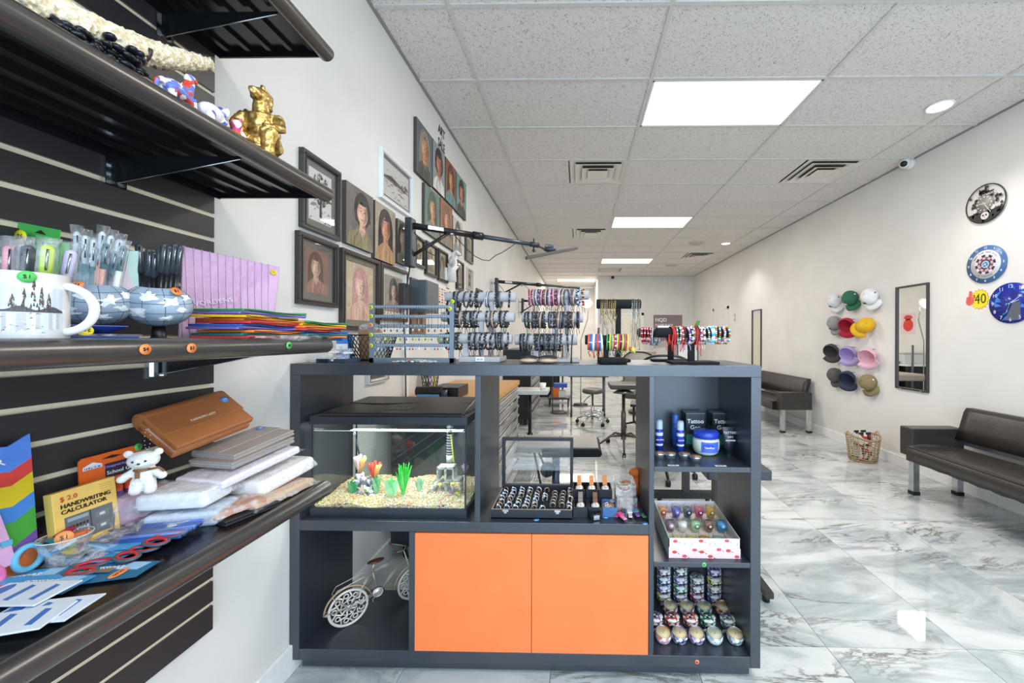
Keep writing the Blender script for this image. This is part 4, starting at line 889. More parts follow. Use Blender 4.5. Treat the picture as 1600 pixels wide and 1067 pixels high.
# gravel bed: many low pebbles in one mesh
GC = ['#f4efe4', '#e8d9a0', '#e8b46a', '#d98a7a', '#bcd3e6', '#ffffff', '#c9a24f', '#e3c7b4', '#b9d8b4', '#d9d3c4', '#e0a34c']
mb = MB(PRINT); ico = None
def gz(x, y): return TZ + .045 + .012 * (y - ay0) / (ay1 - ay0) + .005 * math.sin(x * 17) + .006 * math.sin(x * 31 + y * 20)
ov = [(0, 0, 1), (1, 0, 0), (0, 1, 0), (-1, 0, 0), (0, -1, 0), (0, 0, -1)]; of = [(0, 1, 2), (0, 2, 3), (0, 3, 4), (0, 4, 1), (5, 2, 1), (5, 3, 2), (5, 4, 3), (5, 1, 4)]
for i in range(9000):
    x = rnd.uniform(ax0 + .008, ax1 - .008); y = ay0 + .008 + (ay1 - ay0 - .016) * rnd.random() ** 1.1 if i > 2500 else ay0 + .009
    z = gz(x, y) + rnd.uniform(-.004, .003) if i > 2500 else rnd.uniform(TZ + .02, gz(x, y))
    s_ = rnd.uniform(.0022, .0042); a_ = rnd.random() * 6; lf = (x - ax0) / (ax1 - ax0)
    cs = GC[1:3] + GC[6:7] + GC[:2] if rnd.random() < .75 - lf else GC
    c = rnd.choice(cs)
    mb.add([(x + s_ * (vx * math.cos(a_) - vy * math.sin(a_)), y + s_ * (vx * math.sin(a_) + vy * math.cos(a_)), z + s_ * vz * .7) for vx, vy, vz in ov], of, PRINT, True, lin(c))
part('gravel', mb, A, kind='stuff', label='multicoloured aquarium gravel')
mb = MB(M('#d9cfa8', .8)); nx, ny = 24, 8
mb.add([(ax0 + .006 + (ax1 - ax0 - .012) * i / nx, ay0 + .01 + (ay1 - ay0 - .016) * j / ny, gz(ax0 + .006 + (ax1 - ax0 - .012) * i / nx, ay0 + .01 + (ay1 - ay0 - .016) * j / ny) - .003) for i in range(nx + 1) for j in range(ny + 1)],
    [(i * (ny + 1) + j, (i + 1) * (ny + 1) + j, (i + 1) * (ny + 1) + j + 1, i * (ny + 1) + j + 1) for i in range(nx) for j in range(ny)])
part('gravel_bed', mb, A)
l = bpy.data.lights.new('tank_lamp', 'AREA'); l.shape = 'RECTANGLE'; l.size = .5; l.size_y = .12; l.energy = 3.3; l.color = (.95, 1, .96)
o = bpy.data.objects.new('tank_lamp', l); COL.objects.link(o); o.location = ((ax0 + ax1) / 2, 1.66, ztf0 + .006)
# ornaments in the tank (things inside the tank)
def AP(px, py, y): return onY(px, py, y)
q = AP(568, 775, 1.67); t = thing('coral_ornament', 'tall mixed coral reef ornament with pink tips and purple shells in the tank', 'aquarium ornament', (q.x, 1.67, gz(q.x, 1.67) - .005))
mb = MB(M('#8f8a94', .6, kind='voronoi', scale=70, col2='#5f6a78')); 
for dx, dz, r_ in ((-.026, .015, .034), (.026, .02, .032), (0, .06, .028), (-.015, .095, .022), (.032, .075, .02)): mb.sph((q.x + dx, 1.67, q.z + dz - .01), r_, n=10, m=7)
o = part('rock', mb, t); remesh(o, .004, .012, .01)
for dx, dz, c, sp in ((-.016, .168, '#f6c8cc', .013), (.05, .14, '#f0483c', .014)):
    for k in range(7):
        a_ = k * .9; mb = MB(M(c if k % 3 else '#f2b06a', .5)); mb.tube([(q.x + dx, 1.67, q.z + dz - .06), (q.x + dx + sp * 1.2 * math.cos(a_), 1.67 + sp * math.sin(a_), q.z + dz - .02), (q.x + dx + sp * 1.9 * math.cos(a_), 1.67 + sp * math.sin(a_), q.z + dz + .006 * (k % 3))], [.008, .0065, .006], 7); part('coral_branch', mb, t)
for k, (dx, dz, c) in enumerate([(-.04, .06, '#7f5b7f'), (.012, .085, '#8a6a9a'), (-.02, .07, '#b9a4c9'), (.0, .03, '#8b8fd0'), (-.034, -.0, '#4e9a4a'), (.05, .01, '#6fb07a'), (.03, .04, '#7ab58a'), (.005, -.012, '#5a6fc0')]):
    mb = MB(M(c, .5, kind='' if k % 2 else 'voronoi', scale=120, col2='#f2f0ee')); mb.sph((q.x + dx, 1.645, q.z + dz), .014, sc=(1.2, .6, .8), n=12, m=7); part('shell', mb, t)
mb = MB(M('#e9d3b8', .6)); mb.at(FR(q.x + .012, 1.636, q.z + .045)); mb.prism([((.020 if k % 2 == 0 else .007) * math.cos(PI / 2 + k * PI / 5), (.020 if k % 2 == 0 else .007) * math.sin(PI / 2 + k * PI / 5)) for k in range(10)], 0, .004); part('starfish', mb, t)
def bladeplant(px, y, n, h, w_, c, lb, spread):
    q = onY(px, 760, y); t = thing('aquarium_plant', lb, 'aquarium plant', (q.x, y, gz(q.x, y) - .003)); z0 = gz(q.x, y) - .003
    for k in range(n):
        a_ = k * 2.4; r_ = spread * ((k % 4) + 1) / 4; hh = h * (.75 + .25 * rnd.random()); dx, dy = r_ * math.cos(a_), r_ * math.sin(a_) * .7
        mb = MB(M(c[k % len(c)], .4)); vs = []
        for i in range(5):
            u = i / 4; ww = w_ * (1 - .8 * u ** 2) * (.5 + min(1, u * 3) * .5); vs += [(q.x + dx * u ** 1.3 - ww, y + dy * u, z0 + hh * u), (q.x + dx * u ** 1.3 + ww, y + dy * u + .002, z0 + hh * u)]
        mb.add(vs, [(2 * i, 2 * i + 1, 2 * i + 3, 2 * i + 2) for i in range(4)]); part('leaf', mb, t)
bladeplant(630, 1.64, 24, .135, .0075, ['#35c93f', '#2bb336', '#5fe05a'], 'bright green grass like plastic plant at the middle of the tank', .042)
bladeplant(611, 1.62, 10, .078, .017, ['#7fdc8a', '#a5e8b0'], 'pale green broad leaf plastic plant left of the grass plant', .034)
bladeplant(551, 1.63, 12, .06, .013, ['#2f9a5a', '#57b57a'], 'dark green rosette plant left of the coral ornament', .026)
bladeplant(655, 1.68, 9, .06, .009, ['#9ccfa8', '#7fb890'], 'small pale green plant between grass plant and ruins', .024)
bladeplant(588, 1.66, 10, .085, .010, ['#4fae6f', '#88cc9a'], 'thin green plant behind the coral ornament', .02)
q = onY(702, 770, 1.68); zg = gz(q.x, 1.68) - .004; t = thing('castle_ruin', 'pale stone ruin ornament with arched openings in the tank', 'aquarium ornament', (q.x, 1.68, zg)); ST = M('#c9c7bd', .8, scale=60, bump=.8, col2='#8f938a')
def ruin(x, z, w_, h, dd=.05):
    w_ *= 1.25; h *= 1.2
    mb = MB(ST); mb.bb(x - w_ / 2, x - w_ / 2 + .009, 1.66, 1.66 + dd, z, z + h).bb(x + w_ / 2 - .009, x + w_ / 2, 1.66, 1.66 + dd, z, z + h).bb(x - w_ / 2, x + w_ / 2, 1.66, 1.66 + dd, z + h - .012, z + h).bb(x - .005, x + .005, 1.66, 1.67, z, z + h); return mb
part('lower_block', ruin(q.x + .02, zg, .058, .05), t, bev=.003); part('lower_block', ruin(q.x - .036, zg, .05, .04), t, bev=.003); part('upper_block', ruin(q.x - .012, zg + .055, .062, .05), t, bev=.003)
mb = MB(ST); mb.add([], []); mb.tube([(q.x - .075, 1.65, zg), (q.x - .045, 1.655, zg + .05)], [.014, .007], 8); part('buttress', mb, t)
for k in range(10): mb = MB(M(['#c9c92f', '#8a9a3f', '#a87ab8', '#d8c84a'][k % 4], .7)); mb.sph((q.x - .07 + .014 * k, 1.64 + .01 * (k % 3), zg + .002 + .045 * (k % 2) * (1 if 2 < k < 8 else 0)), .009, sc=(1.2, 1, .6), n=9, m=6); part('moss_clump', mb, t)
mb = MB(M('#8a7a8a', .7)); q2 = onY(727, 735, 1.70)
for k in range(6): mb.tube([(q2.x, 1.70, q2.z - .01), (q2.x + .016 * math.cos(k), 1.70, q2.z + .022 + .004 * (k % 3))], [.004, .002], 6)
part('branch_coral', mb, t)
q = onY(703, 680, 1.80); t = thing('filter_tube', 'ribbed clear filter intake tube at the back of the tank', 'filter', (q.x, 1.80, TZ + .14)); mb = MB(M('#3a4450', .4)); mb.cyl((q.x, 1.8, TZ + .17), (q.x, 1.8, ztf0), .013, n=14); part('tube', mb, t)
mb = MB(M('#8f9aa4', .4)); [mb.torus((q.x, 1.8, TZ + .18 + .0125 * k), .0135, .0022, n=14, m=5) for k in range(16)]; part('rib_ring', mb, t); mb = MB(M('#c9cac0', .5)); mb.cyl((q.x, 1.8, TZ + .14), (q.x, 1.8, TZ + .172), .016, n=12); part('strainer', mb, t)
a, b = onY(704, 675, 1.548), onY(709, 722, 1.548); t = thing('tank_thermometer', 'yellow strip thermometer with black suction cup inside the tank front', 'thermometer', tuple(b)); mb = MB(M('#f2e21f', .4)); mb.cyl(a, b, .0026, n=8); part('tube', mb, t); mb = MB(BLACKP); mb.at(FR(a.x, 1.545, a.z)); mb.cyl((0, 0, -.004), (0, 0, .003), .0085, n=16); part('suction_cup', mb, t)
a, b = onY(554, 677, 1.7), onY(562, 712, 1.7); t = thing('heater_cable', 'thin dark probe on a cable hanging at the left of the tank', 'probe', tuple(b)); mb = MB(M('#2b333d', .4)); mb.tube([a, a.lerp(b, .4), a.lerp(b, .5), a.lerp(b, .9), b], [.0012, .0012, .004, .0035, .001], 8); part('probe', mb, t); mb = MB(M('#b9c4cc', .2)); mb.torus(tuple(a), .005, .0015, n=12, m=5, axis='Y'); part('suction_cup', mb, t)

# ================================================================== RING CASE, WATCHES
q0, q1 = onZ(763, 813, TZ), onZ(895, 815, TZ); rx0, rx1 = q0.x + .006, q1.x - .003; ry0, ry1 = 1.535, 1.765; rh = .036
NAVY = M('#23262e', .45); t = thing('ring_case', 'black ring display case with open glass lid standing upright', 'display case', ((rx0 + rx1) / 2, ry0, TZ))
part('tray', ring(NAVY, rx0, rx1, ry0, ry1, TZ, TZ + rh, .008).bb(rx0, rx1, ry0, ry1, TZ, TZ + .004), t)
part('velvet_pad', MB(M('#101013', .95)).bb(rx0 + .008, rx1 - .008, ry0 + .008, ry1 - .008, TZ + .004, TZ + .022), t)
for k in range(9): part('pad_ridge', MB(M('#17171a', .95)).bb(rx0 + .02 + k * .0365, rx0 + .034 + k * .0365, ry0 + .01, ry1 - .01, TZ + .022, TZ + .025), t)
part('tray_rim', ring(M('#a89684', .5), rx0 + .001, rx1 - .001, ry0 + .001, ry1 - .001, TZ + rh, TZ + rh + .0012, .005), t)
for u in (.18, .82): mb = MB(STEEL); xx = rx0 + (rx1 - rx0) * u; mb.bb(xx - .012, xx + .012, ry0 - .002, ry0, TZ + rh - .008, TZ + rh); mb.bb(xx - .006, xx + .006, ry0 - .004, ry0, TZ + rh - .014, TZ + rh - .006); part('latch', mb, t)
lz0, lz1 = TZ + rh + .002, onY(830, 683, ry1).z
lid = ring(NAVY, 0, 1, 0, 1, 0, 1, .1); mb = MB(NAVY); fw_ = .014
mb.bb(rx0, rx1, ry1 - .012, ry1 + .006, lz0, lz0 + fw_).bb(rx0, rx1, ry1 - .012, ry1 + .006, lz1 - fw_, lz1).bb(rx0, rx0 + fw_, ry1 - .012, ry1 + .006, lz0 + fw_, lz1 - fw_).bb(rx1 - fw_, rx1, ry1 - .012, ry1 + .006, lz0 + fw_, lz1 - fw_)
part('lid_frame', mb, t, bev=.001); part('lid_glass', MB(thin_glass('lid_glass', ior=1.9)).bb(rx0 + fw_, rx1 - fw_, ry1 - .003, ry1 - .001, lz0 + fw_, lz1 - fw_), t)
for u in (.33, .82): mb = MB(STEEL); xx = rx0 + (rx1 - rx0) * u; mb.tube([(xx - .006, ry1, lz1), (xx - .004, ry1, lz1 + .006), (xx + .004, ry1, lz1 + .006), (xx + .006, ry1, lz1)], .0012, 5); part('clasp_loop', mb, t)
RM = [M('#e6e7ea', .3, .55), M('#f0f1f4', .25, .5), M('#d9b083', .3, .6), M('#eef2f6', .2, .5)]
protos = []
for k in range(5):
    mb = MB(RM[k % 4]); mb.torus((0, 0, .006), .0088, .0013, n=18, m=6, axis='X', sc=(1, 1)); 
    if k != 2: mb.sph((0, 0, .0155), .0042 if k % 2 else .0034, M(['#f2f6fa', '#cfd9e6', '#ffffff', '#b9d0ef', '#e6c9a8'][k], .05, .3), n=8, m=5)
    if k == 3: [mb.sph((sx * .004, 0, .0145), .0022, RM[1], n=6, m=4) for sx in (-1, 1)]
    if k == 4: mb.torus((0, 0, .0155), .0052, .0011, n=10, m=4)
    protos.append(mb.mesh('ring'))
BR_ = MB(M('#b5a898', .3, .6)); BR_.torus((0, 0, .005), .0085, .002, n=18, m=6, axis='X'); bandring = BR_.mesh('ring')
cn = ['first', 'second', 'third', 'fourth', 'fifth', 'sixth', 'seventh', 'eighth', 'last']
for ci in range(9):
    for ri in range(7):
        if ci == 5 and ri in (1, 2, 5): continue
        if ci in (6, 7) and ri in (0, 6): continue
        if ci == 8 and ri in (2,): continue
        o = bpy.data.objects.new('finger_ring', bandring if ci in (6, 7) else protos[(ci * 3 + ri * 2) % 5]); COL.objects.link(o)
        o.location = (rx0 + .027 + ci * .0365 + rnd.uniform(-.003, .003), ry0 + .022 + ri * .031 + rnd.uniform(-.003, .003), TZ + .025); o.scale = (1.3, 1.3, 1.3); o.rotation_euler = (R(-22), 0, R(rnd.uniform(55, 125))) if ci not in (6, 7) else (0, 0, R(90))
        tagobj(o, f"{'plain band' if ci in (6, 7) else 'silver stone set'} ring, {ORD[ri]} from front in the {cn[ci]} column of the ring case", 'ring', 'rings in the black display case')
def watch(x, y, z, strap, face, lb, grp=None, rz=0, s=1.0, tilt=35):
    t = thing('wrist_watch', lb, 'watch', (x, y, z)); X = T(x, y, z) @ RZ(rz) @ RX(tilt) @ Matrix.Scale(s, 4)
    mb = MB(M(strap, .5)); mb.at(X); [mb.prism([(-.0085, a), (.0085, a), (.0085, b), (-.0085, b)], c, c + .003) for a, b, c in ((-.002, .022, .006), (.02, .034, .008), (.032, .046, .006))]; mb.bb(-.0085, .0085, .044, .047, -.012, .009)
    mb.v = mb.v; part('strap', mb, t); mb = MB(M('#b98a6a', .3, .9)); mb.at(X); mb.cyl((0, -.014, .004), (0, -.014, .011), .0165, n=24); c = part('case', mb, t)
    mb = MB(M(face, .4)); mb.at(X); mb.cyl((0, -.014, .011), (0, -.014, .0116), .0138, n=24); part('dial', mb, c)
    mb = MB(INK); mb.at(X @ T(0, -.014, .0119)); mb.prism([(-.0006, -.001), (.0006, -.001), (.0006, .011), (-.0006, .011)], 0, .0003); mb.prism([(0, -.0006), (.008, .003), (.008, .004), (0, .0006)], 0, .0003)
    for k in range(12): a_ = k * PI / 6; mb.prism([(.0115 * math.cos(a_) - .0005, .0115 * math.sin(a_) - .0005), (.0115 * math.cos(a_) + .0005, .0115 * math.sin(a_) - .0005), (.0115 * math.cos(a_) + .0005, .0115 * math.sin(a_) + .0005), (.0115 * math.cos(a_) - .0005, .0115 * math.sin(a_) + .0005)], 0, .0003)
    part('hands_and_marks', mb, c)
    return t
BOXC = [NAVY, M('#3f6a9a', .4), M('#1b1d24', .4)]
k = 0
for (px, py, kind, lb) in [(907, 801, 0, 'grey strap watch in open dark box, front row left'), (930, 803, 0, 'brown strap watch in open dark box, front row middle'), (952, 801, 1, ''), (905, 768, 2, 'tan strap watch in black box, back row left'), (924, 768, 2, 'tan strap watch in black box, back row middle'), (945, 768, 2, 'tan strap watch in black box, back row right')]:
    yy = 1.60 if py > 780 else 1.695; x = onY(px, 790, yy).x
    t = thing('watch_box', ['open dark navy watch box', 'open light blue gift box with jewellery', 'open black back row watch box'][kind] + [' holding the grey strap watch', ' holding the brown strap watch', ' at the right of the front row', ' behind at the left', ' behind at the middle', ' behind at the right'][k], 'box', (x, yy, TZ)); z0 = TZ + (.035 if py < 780 else 0)
    part('box_body', ring(BOXC[kind], x - .029, x + .029, yy - .043, yy + .043, TZ, z0 + .038, .004).bb(x - .028, x + .028, yy - .042, yy + .042, TZ, z0 + .005), t)
    part('cushion', MB(M('#b9a48f' if kind == 1 else '#2b2d33', .8)).bb(x - .024, x + .024, yy - .038, yy + .038, z0 + .006, z0 + .024), t, bev=.004)
    if kind != 1: watch(x, yy - .002, z0 + .034, ['#8a8078', '#7a5a44', '#e08a52'][0 if k == 0 else 1 if k == 1 else 2], '#f2efe8', lb, tilt=32, s=1.12)
    else:
        for i in range(12): mb = MB([GOLD, SILVER, M('#e9c7c0', .3)][i % 3]); mb.torus((x + rnd.uniform(-.016, .016), yy + rnd.uniform(-.028, .028), TZ + .032 + .002 * i % .006), .008, .0014, n=14, m=5); single('small_earring', mb, 'small gold or silver hoop among others in the light blue gift box', 'earring', (x, yy, TZ + .03), 'hoops in the blue gift box')
    k += 1
x = onY(929, 810, 1.55).x; t = thing('rolled_bracelet', 'black leather cuff bracelet standing on its edge at the front', 'bracelet', (x, 1.55, TZ)); mb = MB(M('#17181a', .35)); mb.at(T(x, 1.55, TZ + .001) @ RZ(15)); mb.lathe([(.024, 0), (.027, .004), (.027, .022), (.024, .026), (.0215, .024), (.0215, .002), (.024, 0)], 28); part('band', mb, t); mb = MB(STEEL); mb.at(T(x, 1.55, TZ) @ RZ(15)); mb.bb(-.012, .012, -.029, -.0265, .004, .022); part('buckle', mb, t)
# clear boxes with bracelets
x = onY(978, 790, 1.66).x; t = thing('clear_box', 'stack of clear plastic boxes with pink and white bracelets inside', 'box', (x, 1.66, TZ))
part('lower_tub', ring(CLEAR, x - .045, x + .04, 1.60, 1.72, TZ, TZ + .06, .002), t); part('upper_tub', ring(CLEAR, x - .048, x + .038, 1.62, 1.75, TZ + .062, TZ + .105, .002).bb(x - .048, x + .038, 1.62, 1.75, TZ + .06, TZ + .062), t)
for i, c in enumerate(['#d8a0b0', '#f0e6e0', '#c04a4a', '#e8d8c8', '#a0c8a8', '#f2f2f2', '#b08ac0', '#e09a5a']): mb = MB(M(c, .5)); mb.torus((x + rnd.uniform(-.015, .01), 1.685 + rnd.uniform(-.025, .03), TZ + .07 + .004 * i), .019, .0035, n=18, m=6); part('beaded_bracelet', mb, t)
x = onY(996, 755, 1.74).x; mb = MB(M('#f07a2a', .6, scale=40, bump=.5)); mb.at(T(x, 1.79, TZ + .1)); mb.sph((0, 0, 0), .028, sc=(1.2, .6, .8)); mb.cyl((0, 0, -.1), (0, 0, -.02), .012, .02, n=10); single('orange_bundle', mb, 'orange cloth bundle behind the clear bracelet boxes', 'cloth', (x, 1.79, TZ))
for i, (px, c, c2, lb) in enumerate([(966, '#e02a6a', '#2f2f3a', 'pink child size digital watch'), (974, '#3f6f9a', '#23303a', 'steel blue digital watch face up'), (984, '#e8c9d0', '#cfd8e0', 'pale pink and white soft bracelet'), (994, '#8a4a9a', '#3f8a9a', 'purple and teal silicone bracelet'), (1002, '#6aa07a', '#2f3a3a', 'green silicone bracelet at the right end'), (970, '#f08ac0', '#e03a7a', 'hot pink plastic watch at the very front')]):
    yy = 1.545 if i == 5 else 1.575; x = onY(px, 800, yy).x; mb = MB(M(c, .4)); mb.at(T(x, yy, TZ + .006 + .004 * (i % 2)) @ RZ(-20 + i * 9)); mb.bb(-.008, .008, -.035, .045, 0, .005); mb.bb(-.011, .011, -.008, .016, .005, .011, M(c2, .25)); single('toy_watch', mb, lb, 'watch', (x, yy, TZ), bev=.002)

# ================================================================== RIGHT CUBBIES
def prod(name, lb, cat, x, y, z): return thing(name, lb, cat, (x, y, z))
for (px, y, h, c, lb, wd) in [(1030, 1.72, .138, '#2f3fb0', 'blue spray bottle with clear cap at the left of the cubby', 'soothe'), (1055, 1.80, .15, '#2f5fb8', 'taller plain blue bottle standing behind the clear capped one', ''), (1063, 1.715, .135, '#3347c0', 'blue and silver bottle with clear cap beside the green boxes', 'numb')]:
    x = onY(px, 690, y).x; t = prod('spray_bottle', lb, 'bottle', x, y, zs1); r_ = .0165
    mb = MB(M(c, .25)); mb.lathe([(0, 0), (r_, .001), (r_, h * .66), (r_ * .92, h * .7), (0, h * .7)], 24, c=(x, y, zs1)); part('body', mb, t)
    mb = MB(M('#c3cfe0', .15) if wd else M('#3a6ab8', .3)); mb.lathe([(r_ * .93, h * .7), (r_ * .93, h * .93), (r_ * .7, h), (0, h)], 24, c=(x, y, zs1)); part('cap', mb, t)
    if wd: mb = MB(M('#dfe6f4', .3)); mb.lathe([(r_ * 1.01, h * .5), (r_ * 1.01, h * .6)], 24, c=(x, y, zs1)); part('label_band', mb, t); mb = MB(M('#dfe6f4', .3)); mb.lathe([(r_ * 1.01, h * .18), (r_ * 1.01, h * .24)], 24, c=(x, y, zs1)); part('label_band', mb, t); text(wd, .012, FR(x, y - r_ - .001, zs1 + h * .38), INKW, t)
for i, (px, y, lb) in enumerate([(1076, 1.80, 'green and black ointment carton at the left, behind the jar'), (1117, 1.80, 'green and black ointment carton behind the tube')]):
    x = onY(px + 7, 680, y).x; h = .155; t = prod('ointment_box', lb, 'carton', x, y, zs1); part('carton', MB(M('#20262a', .4)).bb(x - .043, x + .043, y - .035, y + .04, zs1, zs1 + h), t, bev=.001)
    mb = MB(PRINT); mb.at(frame((x - .0435, y, zs1), (0, -1, 0), (0, 0, 1))); mb.poly([(-.038, 0), (.034, 0), (.034, h * .62), (-.038, h * .62)], .0002, '#1f9a5a'); mb.poly([(-.02, h * .15), (.034, h * .3), (.034, h * .5), (-.02, h * .35)], .0004, '#e8c21f')
    mb.at(FR(x, y - .0355, zs1)); mb.poly([(-.042, h * .1), (.042, h * .1), (.042, h * .4), (-.042, h * .4)], .0002, '#1f7a6a'); part('printed_panels', mb, t)
    for k in range(3): part('lid_flap', MB(M('#6d767a', .4)).bb(x - .043, x + .043, y - .035 + .025 * k, y - .018 + .025 * k, zs1 + h, zs1 + h + .004), t)
    text('Tattoo', .027, FR(x, y - .0365, zs1 + h * .78), INKW, t, bold=.015); text('Goo', .027, FR(x, y - .0365, zs1 + h * .6), INKW, t, bold=.015)
x = onY(1103, 690, 1.68).x; y = 1.68; t = prod('jelly_jar', 'large rounded petroleum jelly jar with wide blue lid', 'jar', x, y, zs1)
mb = MB(M('#dfe4d2', .2)); mb.lathe([(0, .001), (.038, .001), (.05, .01), (.056, .03), (.056, .062), (.05, .072), (0, .072)], 36, c=(x, y, zs1)); part('jar_body', mb, t)
mb = MB(M('#2b45b8', .3)); mb.lathe([(.05, .072), (.0545, .074), (.053, .096), (.046, .102), (0, .104)], 36, c=(x, y, zs1)); part('lid', mb, t)
mb = MB(M('#4f6fd0', .4)); vs = [(x + .0566 * math.sin(a_), y - .0566 * math.cos(a_), zs1 + z) for a_ in [R(-38 + 8 * i) for i in range(11)] for z in (.018, .062)]; mb.add(vs, [(2 * i, 2 * i + 2, 2 * i + 3, 2 * i + 1) for i in range(10)], None, True); part('front_label', mb, t); mb = MB(M('#2b45b8', .3)); mb.at(FR(x - .006, y - .0578, zs1 + .044)); mb.prism(ell(0, 0, .0245, .011), 0, .0005); part('label_oval', mb, t); text('Vaseline', .0125, FR(x - .004, y - .0588, zs1 + .04), INKW, t, bold=.01)
x = onY(1138, 690, 1.66).x; y = 1.655; t = prod('cream_tube', 'dark tattoo cream tube standing on its cap, flared silver top', 'tube', x, y, zs1)
mb = MB(M('#2a3036', .3)); n_ = 20; vs = []
for zz, a_, b_ in ((.0, .0125, .0125), (.022, .0125, .0125), (.0225, .0165, .0165), (.06, .021, .016), (.1, .028, .006), (.122, .031, .0015)):
    vs += [(x + a_ * math.cos(2 * PI * j / n_), y + b_ * math.sin(2 * PI * j / n_), zs1 + zz) for j in range(n_)]
mb.add(vs, [(i * n_ + j, i * n_ + (j + 1) % n_, (i + 1) * n_ + (j + 1) % n_, (i + 1) * n_ + j) for i in range(5) for j in range(n_)], None, True); part('tube_body', mb, t)
mb = MB(M('#c9d0d6', .3)); mb.at(FR(x, y - .0185, zs1)); mb.prism([(-.02, .066), (.02, .066), (.021, .072), (-.021, .072)], 0, .001); part('label_bar', mb, t); text('TATTOO', .0135, FR(x, y - .013, zs1 + .1), INKW, t, bold=.01); text('balm', .012, FR(x, y - .0175, zs1 + .084), INKW, t)
for px, y, lb in ((1030, 1.62, 'small round balm tin with orange label, first from the left'), (1047, 1.615, 'small round balm tin with orange label, second from the left'), (1069, 1.61, 'small round balm tin with orange label, third from the left'), (1087, 1.575, 'small round balm tin set slightly forward at the right of the row')):
    x = onY(px, 716, y).x; t = prod('balm_tin', lb, 'tin', x, y, zs1); mb = MB(M('#b4bcc4', .25, .8)); mb.lathe([(0, 0), (.022, 0), (.022, .011), (.0235, .012), (.0235, .02), (.022, .0215), (0, .0215)], 28, c=(x, y, zs1)); part('tin_body', mb, t); mb = MB(M('#d98a5a', .5, scale=120, col2='#4a6a5a')); mb.cyl((x, y, zs1 + .0215), (x, y, zs1 + .022), .019, n=24); part('paper_label', mb, t)
for px, lb in ((1052, 'white price label on the shelf edge in front of the tins'), (1125, 'white price label on the shelf edge below the tube')):
    p = onZ(px, 727, zs1); mb = MB(M('#e9e3da', .6)); mb.bb(p.x - .022, p.x + .022, CYF + .012, CYF + .026, zs1, zs1 + .0008); o = single('price_label', mb, lb, 'label', (p.x, CYF + .02, zs1)); text('$15.00', .009, UP(p.x, CYF + .019, zs1 + .0012), INK, o)
# votive display box
bx0, bx1, by0, by1 = x_v2b + .012, onY(1157, 860, 1.53).x, 1.53, 1.83; bz = zq1
bx0 = onY(1045, 860, 1.53).x
t = thing('candle_display_box', 'white and pink floral cardboard tray holding glass votive candles', 'box', ((bx0 + bx1) / 2, by0, bz)); BXM = M('#f2ecee', .5)
fh = .078; sh_ = -.035
part('front_wall', MB(BXM).bb(bx0, bx1, by0, by0 + .003, bz, bz + fh), t)
for xx, d in ((bx0, 1), (bx1 - .003, -1)):
    mb = MB(M('#c9cfc6', .5)); mb.add([(xx, by0, bz), (xx, by1, bz), (xx, by1, bz + .10), (xx, by0, bz + fh), (xx + .003, by0, bz), (xx + .003, by1, bz), (xx + .003, by1, bz + .10), (xx + .003, by0, bz + fh)], [(0, 1, 2, 3), (7, 6, 5, 4), (0, 4, 5, 1), (1, 5, 6, 2), (2, 6, 7, 3), (3, 7, 4, 0)]); part('side_wall', mb, t)
part('back_wall', MB(BXM).bb(bx0, bx1, by1 - .003, by1, bz, bz + .1), t)
for k, (ya, yb, zz) in enumerate([(by0 + .003, by0 + .095, .012), (by0 + .095, by0 + .185, .036), (by0 + .185, by1 - .003, .052)]): part('step', MB(M('#d8cfc2', .6)).bb(bx0 + .003, bx1 - .003, ya, yb, bz, bz + zz), t)
mb = MB(PRINT); mb.at(FR(bx0, by0 - .0005, bz)); wbx = bx1 - bx0
mb.poly([(0, 0), (wbx, 0), (wbx, fh * .5), (wbx * .7, fh * .58), (wbx * .35, fh * .48), (0, fh * .55)], 0, '#e8c9cd')
for k, (u, v) in enumerate([(.09, .85), (.45, .88), (.81, .9), (.08, .3), (.36, .42), (.46, .32), (.7, .45), (.83, .4), (.22, .03), (.58, .04), (.95, .08)]):
    if v < .1: v = .1
    mb.poly([(p[0], p[1]) for p in ell(u * wbx, v * fh, .010, .0065, 9)], .0003, '#d0473a' if k % 2 else '#c9565a'); mb.poly([(u * wbx + .008, v * fh), (u * wbx + .02, v * fh - .006), (u * wbx + .018, v * fh - .009)], .0004, '#5a6a6a')
for u in (.2, .3, .55, .62, .93): mb.poly([(u * wbx, fh * .62), (u * wbx + .002, fh * .62), (u * wbx + .012, fh * .8), (u * wbx + .009, fh * .8)], .0003, '#7a8a8a')
part('floral_print', mb, t)
VG = thin_glass('votive_glass', haze=.06)
def votive(px, y, z, wc, lc, lb):
    x = onY(px, 820, y).x; t = thing('votive_candle', lb, 'candle', (x, y, z))
    mb = MB(VG); mb.lathe([(0, .001), (.0165, .001), (.0225, .055), (.0212, .055), (.0155, .004), (0, .004)], 24, c=(x, y, z)); part('glass_cup', mb, t)
    mb = MB(M(wc, .45)); mb.lathe([(0, .0045), (.0158, .0045), (.0205, .044), (0, .044)], 24, c=(x, y, z)); mb.tube([(x, y, z + .041), (x + .001, y, z + .048)], .0008, 5, M('#3a332c', .8)); part('wax', mb, t)
    mb = MB(M(lc, .5)); mb.at(frame((x + .002, y - .0205, z + .03), (1, 0, 0), (0, -.1, 1))); mb.cyl((0, 0, 0), (0, 0, .0006), .012, n=20); l = part('round_label', mb, t); mb = MB(INKW); mb.at(frame((x + .002, y - .0212, z + .03), (1, 0, 0), (0, -.1, 1))); mb.cyl((0, 0, 0), (0, 0, .0006), .0055, n=16); part('label_centre', mb, l)
